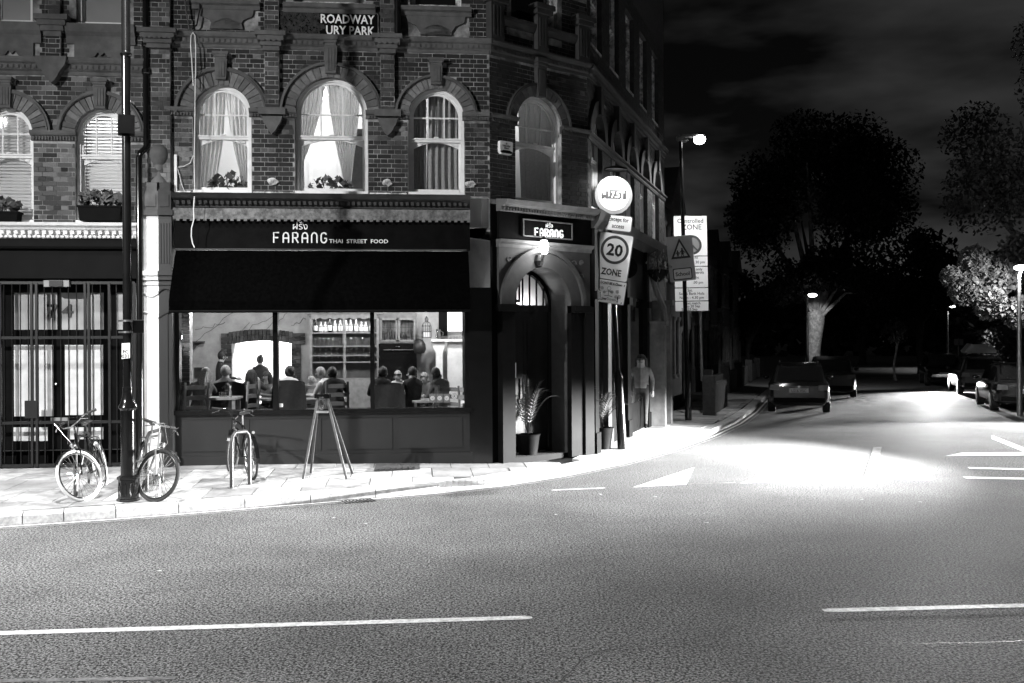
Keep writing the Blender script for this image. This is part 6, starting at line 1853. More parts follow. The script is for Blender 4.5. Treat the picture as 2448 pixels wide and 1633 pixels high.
# lit roundel: goods vehicles over 7.5 tonnes prohibited
FR_ = sign_frame(1467, 467, .03, .06)
rd = thing('weight_limit_sign', 'round lit sign with a lorry and 7.5T under a small hood lamp', 'sign', FR_)
MB().lathe([(.357, 0), (.357, .02), (.3, .05)], (0, 0, 0), 40, axis='y').build('case', STEEL, rd)
RINGG = mat('sign_red_ring', .26, .4, .04, 4)
q = MB(); q.prism([(.352 * math.cos(-2 * math.pi * k / 44), .352 * math.sin(-2 * math.pi * k / 44)) for k in range(44)], -.004, -.001); q.build('ring', RINGG, rd)
q = MB(); q.prism([(.285 * math.cos(-2 * math.pi * k / 44), .285 * math.sin(-2 * math.pi * k / 44)) for k in range(44)], -.008, -.0045); q.build('face', SIGNW, rd)
LOR = mat('lorry_print', .035, .5, .05, 4)
q = MB(); q.box(-.085, .235, -.011, -.0085, -.07, .1); q.prism([(-.23, -.07), (-.1, -.07), (-.1, .075), (-.2, .075), (-.235, .0)][::-1], -.011, -.0085); q.box(-.1, -.085, -.011, -.0085, -.07, -.02); q.build('lorry', LOR, rd)
q = MB()
for x in (-.165, .15): q.lathe([(.045, -.0125), (.045, -.0113)], (x, 0, -.085), 18, axis='y')
q.build('wheel_disc', LOR, rd); q = MB()
for x in (-.165, .15): q.lathe([(.031, -.0145), (.031, -.0128)], (x, 0, -.085), 18, axis='y')
q.prism([(-.2, .005), (-.15, .005), (-.15, .06), (-.185, .06)][::-1], -.0135, -.0112); q.build('hub', SIGNW, rd)
text('lettering', '7.5T', .155, SIGNW, rd, FR_ @ Matrix.Translation((.075, -.0125, -.04)), 'CENTER', .001, 1.0, .004, .9)
hl = thing('hood_lamp', 'flat black hood lamp lit above the round weight limit sign', 'lamp', FR_ @ Matrix.Translation((.0, 0, .47)))
MB().lathe([(.225, -.035), (.22, -.01), (.12, .03), (.03, .045)], (0, -.2, 0), 24).build('hood', BLACKM, hl, smooth=True)
MB().lathe([(.2, -.032), (.2, -.022)], (0, -.2, 0), 24).build('lens', glow('hood_glow', 14), hl)
MB().tube([(0, -.05, .03), (0, .06, .05), (0, .09, -.15)], .02, 8).build('arm', BLACKM, hl)
lamp('hood_light', 'AREA', WM[hl] @ Vector((0, -.40, -.06)), 34, hl, .26, aim=WM[hl] @ Vector((0, -.06, -.8)))
FX = sign_frame(1478, 534, .11, .05)
ex = thing('supplementary_plate', 'small plate reading Except for access under the round sign', 'sign', FX)
plate(ex, FX, .52, .30)
for s, z in (('Except for', .035), ('access', -.09)): text('lettering', s, .115, INK, ex, FX @ Matrix.Translation((0, -.0052, z)), 'CENTER', .001, 1.0, .002, .78)
FZ = sign_frame(1467, 614, .16, .06)
zn = thing('speed_zone_sign', 'tilted 20 ZONE plate with a dark ring round the number', 'sign', FZ)
plate(zn, FZ, .645, .885)
ring(zn, FZ, .215, .265, SIGNR, .13)
text('lettering', '20', .3, INK, zn, FZ @ Matrix.Translation((0, -.0055, .025)), 'CENTER', .001, 1.02, .009)
text('lettering', 'ZONE', .165, INK, zn, FZ @ Matrix.Translation((0, -.0055, -.345)), 'CENTER', .001, 1.0, .005, .82)
FQ = sign_frame(1455, 697, .16, .06, -.10)
ps = thing('poster_board', "child's drawing poster board hanging under the 20 ZONE plate", 'poster', FQ)
plate(ps, FQ, .635, .43, .02, edge=INK, rim=.008)
text('lettering', "DON'T BE A Clown", .066, INK, ps, FQ @ Matrix.Translation((.03, -.0055, .13)), 'CENTER', .001, 1, .002, .74)
text('lettering', 'Slow', .078, INK, ps, FQ @ Matrix.Translation((-.1, -.0055, -.165)), 'CENTER', .001, 1, .003)
text('lettering', 'Down', .07, SIGNR, ps, FQ @ Matrix.Translation((.07, -.0055, -.16)), 'CENTER', .001, 1, .0)
text('lettering', '!', .13, INK, ps, FQ @ Matrix.Translation((.185, -.0055, -.17)), 'CENTER', .001, 1, .004)
q = MB(); rr = random.Random(6)
def doodle(cx_, cz_, r): q.tube([(cx_ + r * math.cos(i * .7), -.0055, cz_ + r * math.sin(i * .7)) for i in range(9)], .003, 4, closed=True)
for cx_, cz_, r in ((-.2, .05, .03), (-.13, .05, .025), (-.16, -.03, .028), (-.08, -.02, .022), (.06, .0, .026), (.16, .02, .028), (.15, -.08, .025), (.21, -.07, .03), (-.21, -.05, .025)):
    doodle(cx_, cz_, r); doodle(cx_, cz_, r * .4)
doodle(-.0, .06, .035); q.tube([(0, -.0055, .025), (0, -.0055, -.07)], .004, 4); q.tube([(-.06, -.0055, -.01), (0, -.0055, .01), (.06, -.0055, -.01)], .0035, 4); q.tube([(-.07, -.0055, -.085), (.0, -.0055, -.075), (.08, -.0055, -.085)], .006, 4)
for x, z in ((-.27, .18), (.27, .15), (-.26, -.17), (.26, -.18)): q.tube([(x, -.0055, z - .015), (x + .01, -.0055, z + .015)], .009, 4)
q.box(-.235, -.19, -.0062, -.005, .06, .105)
q.build('drawing', INK, ps, FQ)
tag(MB().lathe([(.2, 0), (.2, .02)], (0, 0, 0), 24, axis='y').build('round_sign', BLACKM, None, sign_frame(1500, 640, 0, .2, .25)), 'back of a round black sign half hidden behind the 20 ZONE plate', 'sign')
# ------------------------------------------------------------------ street lamp with the school sign, parking board behind it
LPo = depth(1645, 900, 25.0); LPo.z = 0
s2 = thing('street_lamp', 'dark street lamp with a glaring lantern and a school warning sign', 'street lamp', Matrix.Translation((LPo.x, LPo.y, pave_z(LPo.x, LPo.y))))
F2 = WM[s2]; base2 = F2.translation
tp = depth(1627, 336, 25.0) - base2
lt = depth(1672, 331, 25.0) - base2
MB().tube([(0, 0, 0), (0, 0, 1.4), tp * .22, tp], [.085, .085, .055, .042], 12).build('post', BLACKP, s2, smooth=True)
MB().tube([tp - Vector((0, 0, .06)), tp + (lt - tp) * .4], .03, 8).build('arm', STEEL, s2)
MB().box(tp.x - .1, tp.x + .1, -.07, .07, tp.z - .02, tp.z + .1).build('photocell', STEEL, s2)
q = MB(); q.lathe([(.02, .05), (.11, .03), (.13, -.02)], lt, 14); q.box(tp.x, lt.x + .12, -.1, .1, lt.z + .03, lt.z + .09); q.build('lantern', STEEL, s2)
MB().ball((lt.x, lt.y - .02, lt.z - .03), .15, 14, 10, (1, 1, .8)).build('bowl', glow('street_lamp_glow', 25), s2, smooth=True)
lamp('street_light', 'SPOT', F2 @ Vector((lt.x + .02, -.02, lt.z - .22)), LP_SIDE, s2, .12, spot=158, blend=.5, aim=F2 @ Vector((lt.x + 1.2, -1.5, 0)))
def far_frame(px, py, D, roll=0.0, yaw=0.0): return Matrix.Translation(depth(px, py, D)) @ Matrix.Rotation(yaw, 4, 'Z') @ Matrix.Rotation(roll, 4, 'Y')
FH = far_frame(1628, 618, 24.86, -.10, .1)
sc = thing('school_sign', 'grey school warning plate with two children in a triangle', 'sign', FH)
plate(sc, FH, .66, 1.13, .02, face=mat('grey_plate_face', .3, .5, .08, 4), edge=None, rim=.0)
T = lambda k, dz=.0: [(k * .27 * math.cos(R(90 + 120 * i)) * 1.08, .17 + dz + k * .34 * math.sin(R(90 + 120 * i))) for i in range(3)][::-1]
MB().prism(T(1.0), -.007, -.0045).build('triangle', INK, sc, FH)
MB().prism(T(.70), -.0095, -.0072).build('triangle_face', mat('triangle_face', .4, .5, .05, 4), sc, FH)
q = MB()
def kid(x, z, k):
    q.ball((x, -.011, z + .13 * k), .022 * k, 10, 6, (1, .15, 1.1)); q.prism([(x - .03 * k, z + .0), (x + .035 * k, z + .0), (x + .028 * k, z + .11 * k), (x - .022 * k, z + .11 * k)], -.012, -.0098)
    for a, b_ in (((x + .01, z + .0), (x + .055 * k, z - .1 * k)), ((x - .01, z + .0), (x - .05 * k, z - .1 * k)), ((x + .02, z + .09 * k), (x + .07 * k, z + .03 * k)), ((x - .02, z + .09 * k), (x - .065 * k, z + .04 * k))): q.tube([(a[0], -.011, a[1]), (b_[0], -.011, b_[1])], .011 * k, 5)
kid(.045, .1, 1.05); kid(-.075, .08, .85)
q.build('children', INK, sc, FH)
MB().prism([(x, z - .385) for x, z in rrect(.49, .29, .04)], -.0068, -.0045).build('plate_border', INK, sc, FH)
MB().prism([(x, z - .385) for x, z in rrect(.44, .24, .03)], -.0092, -.007).build('plate_face', mat('school_plate_face', .5, .5, .05, 4), sc, FH)
text('lettering', 'School', .135, INK, sc, FH @ Matrix.Translation((0, -.0096, -.43)), 'CENTER', .001, 1, .004)
FB = far_frame(1652, 630, 27.0, -.015, .12)
cz_b = thing('parking_board', 'tall white parking zone board behind the school sign', 'sign', FB)
bw2, bh2 = .935, 2.6
zy = [bh2 / 2, .20, -.08, -.66, -1.02, -bh2 / 2]
for i, (a, b_) in enumerate(zip(zy, zy[1:])): 
    Fp = FB @ Matrix.Translation((0, 0, (a + b_) / 2)); plate(cz_b, Fp, bw2, a - b_ - .012, .02, edge=INK, rim=.006)
for s, sz, x, z, al_ in (('Controlled', .165, .0, 1.1, 'CENTER'), ('ZONE', .2, .04, .92, 'CENTER'), ('Fri', .09, .1, .12, 'LEFT'), ('30 pm', .105, .12, 0, 'LEFT'), ('s only', .105, .06, -.19, 'LEFT'), ('controls', .105, .0, -.28, 'LEFT'), ('Fri', .1, .1, -.42, 'LEFT'), ('.00 pm', .105, .04, -.55, 'LEFT'),
                         ('Sat.', .105, -.12, -.76, 'LEFT'), ('Sun & Bank Hols', .105, 0, -.85, 'CENTER'), ('Noon - 4.30 pm', .105, 0, -.96, 'CENTER'), ('Next match', .1, 0, -1.11, 'CENTER'), ('Thu 20 Sep', .1, 0, -1.19, 'CENTER'), ('Sun 23 Sep', .1, -.07, -1.275, 'CENTER')):
    text('lettering', s, sz, INK, cz_b, FB @ Matrix.Translation((x, -.0055, z)), al_, .001, 1, .001)
ring(cz_b, FB, .2, .265, SIGNR, .5, cx=.04)
q = MB(); q.prism([(.04 + .2 * math.cos(-k * math.pi / 16), .5 + .2 * math.sin(-k * math.pi / 16)) for k in range(32)], -.0055, -.0045); q.build('disc', mat('sign_mid', .2, .4, .05), cz_b, FB)
q = MB(); q.tube([(-.1, -.0065, .64), (.18, -.0065, .36)], .022, 4); q.build('slash', SIGNR, cz_b, FB)
q = MB(); q.tube([(-.2, .06, 1.2), (-.2, .06, -3.2)], .04, 8); q.tube([(.25, .06, 1.2), (.25, .06, -3.2)], .04, 8); q.build('posts', STEEL, cz_b, FB)
# ------------------------------------------------------------------ cars
def car(label, F, Lc=4.3, Wc=1.78, Hc=1.46, paint=None, plate_s=None, box=False, estate=True, lights=None, front_lit=False):
    """y runs forward; the rear stands at -Lc/2"""
    t = thing('parked_car' if not front_lit else 'waiting_car', label, 'car', F)
    pm = paint or BLACKP
    h = Lc / 2; w = Wc / 2; sh = Hc * .62
    # lower body: rings across the car at stations along it
    st = [(-h, .34, sh - .10, .80), (-h + .06, .27, sh - .02, .90), (-h + .35, .22, sh + .01, .98), (-h + 1.2, .2, sh, 1.0), (0, .2, sh - .01, 1.0), (h - 1.35, .2, sh - .03, 1.0), (h - 1.1, .2, sh - .07, .99), (h - .45, .22, sh - .14, .95), (h - .1, .26, sh - .24, .86), (h, .34, sh - .34, .76)]
    q = MB(); rows = []
    for y, zb, zt, k in st:
        a = w * k
        ring_ = [(-a * .82, zb), (-a * .97, zb + .1), (-a, (zb + zt) / 2), (-a * .985, zt - .07), (-a * .93, zt), (a * .93, zt), (a * .985, zt - .07), (a, (zb + zt) / 2), (a * .97, zb + .1), (a * .82, zb)]
        rows.append([q.pt((x, y, z)) for x, z in ring_])
    for A, B in zip(rows, rows[1:]):
        for j in range(10): q.f.append([A[j], A[(j + 1) % 10], B[(j + 1) % 10], B[j]]); q.m.append(0)
    q.f += [rows[0], rows[-1][::-1]]; q.m += [0, 0]
    # greenhouse
    gs = [(-h + .12, sh - .01, .78), (-h + .42, Hc - .1, .70), (-h + .75, Hc - .01, .70), (-.2, Hc, .72), (.35, Hc - .03, .70), (h - 1.18, sh - .03, .84)] if estate else [(-h + .6, sh - .01, .78), (-h + 1.15, Hc - .04, .70), (-.2, Hc, .72), (.3, Hc - .04, .7), (h - 1.2, sh - .03, .84)]
    rows = []
    for y, z, k in gs:
        a, b_ = w * k, w * .9
        rows.append([q.pt((-b_, y, sh - .03)), q.pt((-(a + (b_ - a) * .15), y, z - .05 if z > sh + .2 else z - .005)), q.pt((-a * .9, y, z)), q.pt((a * .9, y, z)), q.pt((a + (b_ - a) * .15, y, z - .05 if z > sh + .2 else z - .005)), q.pt((b_, y, sh - .03))])
    for A, B in zip(rows, rows[1:]):
        for j in range(5): q.f.append([A[j], A[j + 1], B[j + 1], B[j]]); q.m.append(0)
    body = q.build('body', pm, t, smooth=True)
    def on(y0, z0, y1, z1, xa, xb, d=.012):
        q = MB(); n = Vector((0, -(z1 - z0), (y1 - y0))).normalized()
        if n.z < 0: n = -n
        q.face([(-xa, y0 + n.y * d, z0 + n.z * d), (xa, y0 + n.y * d, z0 + n.z * d), (xb, y1 + n.y * d, z1 + n.z * d), (-xb, y1 + n.y * d, z1 + n.z * d)]); return q
    g0, g1 = gs[0], gs[1]
    on(g0[0] + (g1[0] - g0[0]) * .12, g0[1] + (g1[1] - g0[1]) * .12, g0[0] + (g1[0] - g0[0]) * .9, g0[1] + (g1[1] - g0[1]) * .9, w * .72, w * .62, .02).build('rear_window', DARKGL, t)
    g2, g3 = gs[-1], gs[-2]
    on(g2[0] + (g3[0] - g2[0]) * .1, g2[1] + (g3[1] - g2[1]) * .1, g2[0] + (g3[0] - g2[0]) * .92, g2[1] + (g3[1] - g2[1]) * .92, w * .76, w * .62, .02).build('windscreen', DARKGL, t)
    for s in (-1, 1):
        for ya, yb in ((-h + .85, -.25), (-.15, .65)):
            q = MB(); x0, x1 = s * (w * .905), s * (w * .755)
            q.face([(x0, ya, sh + .02), (x0, yb + .25, sh + .02), (x1, yb - .0, Hc - .1), (x1, ya + .12, Hc - .1)]); q.build('side_window', DARKGL, t)
        q = MB(); q.ball((s * (w + .1), h - 1.45, sh + .06), .09, 8, 6, (1.1, .6, .75)); q.build('wing_mirror', pm, t, smooth=True)
        for y in (-h + .82, h - .85):
            q = MB(); q.lathe([(.2, -.11), (.315, -.1), (.325, 0), (.315, .1), (.2, .11)], (s * (w - .11), y, .325), 20, axis='x'); wh = q.build('wheel', RUBBER, t, smooth=True)
            q = MB(); xx = s * (w + .004)
            q.lathe([(.2, 0), (.19, s * .004)], (xx, y, .325), 16, axis='x'); q.build('rim', STEEL, wh)
        q = MB(); q.prism([(s * w * .60, sh - .22), (s * w * .93, sh - .22), (s * w * .9, sh - .06), (s * w * .62, sh - .08)], -h - .012, -h + .12); q.build('tail_lamp', mat('tail_lamp_lens', .06, .12, .1), t)
        q = MB(); q.ball((s * w * .66, h - .12, sh - .34), .1, 10, 7, (1.5, .7, .7)); q.build('headlight', glow('headlight_glow', 90) if front_lit else CHROME, t, smooth=True)
    MB().box(-w * .8, w * .8, -h - .04, -h + .1, .34, .47).build('bumper', BLACKM, t); MB().box(-w * .7, w * .7, h - .1, h + .03, .3, .44).build('bumper', BLACKM, t)
    q = MB()
    for k in range(4): q.box(-w * .4, w * .4, h - .06, h + .006, .48 + .045 * k, .50 + .045 * k)
    q.build('grille', IRON, t)
    if plate_s:
        q = MB(); zp_ = .62 if estate else .56; q.box(-.27, .27, -h - .03, -h - .015, zp_, zp_ + .12); pl = q.build('number_plate', mat('number_plate_face', .32, .4, .03), t)
        text('lettering', plate_s, .115, INK, pl, F @ Matrix.Translation((0, -h - .0315, zp_ + .018)), 'CENTER', .001, 1, .002, .92)
    q = MB(); q.lathe([(.035, 0), (.035, .01)], (0, -h - .03, sh - .12), 12, axis='y'); q.build('badge', CHROME, t)
    q = MB()
    for s in (-1, 1): q.tube([(s * w * .62, -h + .55, Hc + .04), (s * w * .62, .4, Hc + .03)], .014, 6)
    q.build('roof_rail', CHROME, t)
    if box:
        bx = thing('roof_box', 'pale roof box strapped on top of the dark estate car', 'roof box', F @ Matrix.Translation((0, -.3, Hc + .1)))
        q = MB(); rows = []
        for y, k, hh_ in ((-.95, .7, .22), (-.85, .95, .36), (.3, 1, .38), (.95, .8, .2), (1.05, .6, .12)):
            rows.append([q.pt((x * k, y, z)) for x, z in ((-.55, 0), (-.6, .08), (-.36, hh_), (-.2, hh_ - .04), (.2, hh_ - .04), (.36, hh_), (.6, .08), (.55, 0))])
        for A, B in zip(rows, rows[1:]):
            for j in range(8): q.f.append([A[j], A[(j + 1) % 8], B[(j + 1) % 8], B[j]]); q.m.append(0)
        q.f += [rows[0], rows[-1][::-1]]; q.m += [0, 0]
        q.build('shell', WHITE, bx, smooth=False); MB().box(-.6, .6, -.7, -.64, -.06, .0).build('bar', IRON, bx); MB().box(-.6, .6, .5, .56, -.06, .0).build('bar', IRON, bx)
    if front_lit:
        for s in (-1, 1):
            o = F @ Vector((s * w * .66, h + .06, sh - .32)); a = F @ Vector((s * w * .66 + .2 * s, h + 11, -.0))
            lamp('headlight_beam', 'SPOT', o, LP_HEAD, t, .06, spot=58, blend=.85, aim=a, flat=.14)
    return t
SDIR = R(-17.5)                                    # the side street's direction
def road_at(px, D): p = depth(px, 900, D); return p.x, p.y
x, y = road_at(1908, 31.0); car('dark estate car parked on the left kerb with plate LS16 VSC', frame(x, y, SDIR + R(2)), 4.4, 1.78, 1.47, BLACKP, 'LS16 VSC')
x, y = road_at(1985, 38.5); car('second dark car parked beyond the estate with the plate LS16 VSC', frame(x, y, SDIR + R(1)), 4.3, 1.76, 1.52, GREYP)
x, y = road_at(2425, 31.0); car('black saloon cut by the right edge of the photo', frame(x, y, SDIR), 4.5, 1.8, 1.42, BLACKP, 'LN08 XUH', estate=False)
x, y = road_at(2335, 40.0); car('dark estate car carrying a pale roof box', frame(x, y, SDIR), 4.5, 1.78, 1.5, mat('grey_car_paint', .03, .2, .1), None, box=True)
x, y = road_at(2252, 47.0); car('car with glaring headlights facing the junction', frame(x, y, SDIR + math.pi), 4.3, 1.75, 1.45, BLACKP, None, front_lit=True)
# the van whose headlamps sweep the junction, standing just before it comes into the picture
def van(F):
    t = thing('white_van', 'white van with its headlamps lit, coming along the main road', 'van', F)
    q = MB(); w = .98; rows = []
    for y, zb, zt, k in ((-2.6, .4, 2.25, .96), (-2.5, .34, 2.4, 1), (.9, .32, 2.4, 1), (1.25, .32, 2.3, .98), (1.85, .32, 1.35, .97), (2.5, .34, 1.05, .92), (2.62, .42, .9, .85)):
        a = w * k; rows.append([q.pt((x, y, z)) for x, z in ((-a * .9, zb), (-a, zb + .15), (-a, zt * .55), (-a * .93, zt - .1), (-a * .82, zt), (a * .82, zt), (a * .93, zt - .1), (a, zt * .55), (a, zb + .15), (a * .9, zb))])
    for A, B in zip(rows, rows[1:]):
        for j in range(10): q.f.append([A[j], A[(j + 1) % 10], B[(j + 1) % 10], B[j]]); q.m.append(0)
    q.f += [rows[0], rows[-1][::-1]]; q.m += [0, 0]
    q.build('body', WHITE, t, smooth=True)
    q = MB(); q.face([(-.72, 1.84, 1.42), (.72, 1.84, 1.42), (.66, 1.32, 2.24), (-.66, 1.32, 2.24)]); q.v = [p + Vector((0, .03, .02)) for p in q.v]; q.build('windscreen', DARKGL, t)
    MB().box(-.9, .9, 2.56, 2.7, .36, .6).build('bumper', BLACKM, t)
    for s in (-1, 1):
        q = MB(); q.face([(s * .985, .95, 1.3), (s * .985, 1.75, 1.3), (s * .955, 1.3, 2.1), (s * .955, .95, 2.1)]); q.build('side_window', DARKGL, t)
        MB().ball((s * .72, 2.56, .86), .13, 12, 8, (1.2, .6, .8)).build('headlight', glow('van_headlight_glow', 60), t, smooth=True)
        for y in (-1.6, 1.75):
            wh = MB().lathe([(.2, -.12), (.33, -.11), (.34, .11), (.2, .12)], (s * .86, y, .34), 20, axis='x').build('wheel', RUBBER, t, smooth=True)
            MB().lathe([(.2, 0), (.19, s * .004)], (s * .985, y, .34), 16, axis='x').build('rim', STEEL, wh)
        lamp('van_headlight_beam', 'SPOT', F @ Vector((s * .72, 2.75, .9)), LP_VAN, t, .08, spot=92, blend=.9, aim=F @ Vector((s * .72 + 3.3, 12, -.05)), flat=.155)
van(frame(13.4, 18.9, R(110)))
# ------------------------------------------------------------------ trees
def tree(label, px, D, trunk_h, r, top, seed, n, leaf=.24, tr=.24, bark=None, ls=None, spread=(1, 1), fork=True, group='street trees', lean=0.0, base_z=0, low=None):
    rr = random.Random(seed)
    p = depth(px, 816, D)
    t = thing('street_tree', label, 'tree', Matrix.Translation((p.x, p.y, base_z)), group)
    q = MB(); cz_ = (trunk_h + top) / 2
    k = [Vector((lean * s + .08 * math.sin(s * 5 + seed), .05 * math.cos(4 * s), trunk_h * s)) for s in (0, .1, .3, .5, .7, .85, 1)]
    q.tube(k, [tr * 1.35, tr * 1.08, tr, tr * .95, tr * .95, tr * 1.1, tr * 1.15], 12)
    tips = []
    for i in range(7):
        a = 2 * math.pi * i / 7 + rr.uniform(-.3, .3); e = r * rr.uniform(.35, .8)
        b_ = k[-1] + Vector((e * .35 * math.cos(a), e * .35 * math.sin(a), (top - trunk_h) * .22)); c = k[-1] + Vector((e * math.cos(a), e * math.sin(a), (top - trunk_h) * rr.uniform(.4, .75)))
        q.tube([k[-1] - Vector((0, 0, .15)), b_, c], [tr * .62, tr * .4, tr * .1], 8); tips.append(c)
    for c, rad in (low or ())[:4]: q.tube([k[-1] - Vector((0, 0, .4)), (k[-1] + Vector(c)) / 2 + Vector((0, 0, .4)), Vector(c)], [tr * .35, tr * .16, tr * .05], 6)
    q.build('trunk', bark or BARKD, t, smooth=True)
    q = MB(); lobes = []
    for i in range(26):
        a, b_ = rr.uniform(0, 2 * math.pi), rr.uniform(-.9, 1)
        s = (1 - abs(b_) ** 3.2) ** .5; d = rr.uniform(.45, .82)
        lobes.append((Vector((r * spread[0] * d * s * math.cos(a), r * d * s * math.sin(a) * spread[1], cz_ + (top - trunk_h) / 2 * .8 * b_)), r * rr.uniform(.28, .45)))
    if low: lobes += [(Vector(c), rad) for c, rad in low]
    for i in range(n):
        c, rad = lobes[i % len(lobes)]
        d = Vector((rr.gauss(0, 1), rr.gauss(0, 1), rr.gauss(0, 1))).normalized() * rad * rr.random() ** .4
        o = c + d; s = leaf * rr.uniform(.6, 1.25)
        M = Matrix.Translation(o) @ Matrix.Rotation(rr.uniform(0, 6.28), 4, 'Z') @ Matrix.Rotation(rr.uniform(-1.2, 1.2), 4, 'X')
        q.face([M @ Vector(v) for v in ((0, -s * .6, 0), (s * .34, -s * .1, .03 * s), (s * .3, s * .25, 0), (0, s * .62, .02), (-s * .3, s * .25, 0), (-s * .34, -s * .1, .03 * s))])
    q.build('crown', ls or LEAF, t)
    return t
tree('great round-headed tree with a pale forked trunk behind the parking board', 1947, 45, 3.4, 4.0, 12.4, 3, 46000, .165, .34, BARK, LEAFD, low=(((2.0, -2.2, 4.2), .75), ((1.2, -2.4, 4.7), .6), ((0, -1.6, 5.3), 1.1), ((-1.6, -1.2, 4.7), 1.1), ((.9, -1.6, 5.2), 1.0), ((-.6, -2.0, 5.0), .8)))
tree('tall dark tree with its lower leaves lit at the right edge of the photo', 2530, 33, 3.0, 3.7, 13.5, 5, 40000, .15, .3, BARKD, LEAF, low=(((-4.6, -3.4, 3.6), .5), ((-4.0, -3.6, 3.2), .5), ((-3.5, -3.4, 4.1), .6), ((-4.3, -3.3, 4.5), .45), ((-3.2, -3.8, 2.9), .5), ((-2.8, -3.2, 4.7), .7), ((-5.0, -3.3, 4.0), .3)))
tree('dark tree between the great tree and the right hand one', 2200, 62, 3.2, 3.6, 8.6, 8, 4500, .34, .2, None, LEAFD)
tree('small lit sapling beside the waiting car', 2140, 52, 1.9, .7, 3.1, 9, 420, .2, .06, BARK, LEAFP)
tree('dark tree at the far end of the street, left of the roof box', 2290, 82, 2.6, 5.0, 9.0, 11, 3500, .5, .3, None, LEAFD)
tree('dark tree far behind the saloon', 2420, 74, 2.4, 5.5, 8.6, 12, 3500, .5, .3, None, LEAFD)
tree('dark tree far behind the great tree', 2060, 84, 2.4, 5.5, 9.4, 13, 3500, .5, .3, None, LEAFD)
tree('small dark tree in a front garden by the terrace', 1790, 58, 2.0, 2.2, 6.0, 14, 1800, .3, .14, None, LEAFD)
# clipped hedge along the far right pavement
q = MB(); rr = random.Random(21)
for k in range(9000):
    s = rr.random(); x0, y0 = 23 + 26 * s, 40 + 70 * s
    o = Vector((x0 + rr.uniform(-.9, .9), y0 + rr.uniform(-.9, .9), .2 + 2.6 * rr.random() ** .8 + .5 * noise.noise(Vector((s * 30, 0, 0))))); a = rr.uniform(0, 6.28); l = .13
    q.face([o + Vector((l * math.cos(a), l * math.sin(a), 0)), o + Vector((-l * math.sin(a) * .5, l * math.cos(a) * .5, l * .8)), o - Vector((l * math.cos(a), l * math.sin(a), -.1)), o + Vector((l * math.sin(a) * .5, -l * math.cos(a) * .5, -l * .6))])
q.box(0, .01, 0, .01, 0, .01)
tag(q.build('hedge', LEAF), 'long dark hedge along the right side of the side street', 'hedge')
# the far end of the street reads as one dark mass of trees
q = MB(); rr = random.Random(31)
for k in range(6000):
    a = rr.random(); x0 = 18 + 110 * a; top = 9 + 5 * noise.noise(Vector((a * 14, 1, 0))) + 2 * noise.noise(Vector((a * 50, 3, 0)))
    o = Vector((x0, 132 + rr.uniform(-4, 4), top * rr.random() ** .7)); l = .9; b_ = rr.uniform(0, 6.28)
    q.face([o + Vector((l * math.cos(b_), 0, l * math.sin(b_))), o + Vector((-l * math.sin(b_) * .6, .3, l * math.cos(b_) * .6)), o - Vector((l * math.cos(b_), 0, l * math.sin(b_))), o + Vector((l * math.sin(b_) * .6, -.3, -l * math.cos(b_) * .6))])
q.build('treeline', LEAFD, kind='stuff')
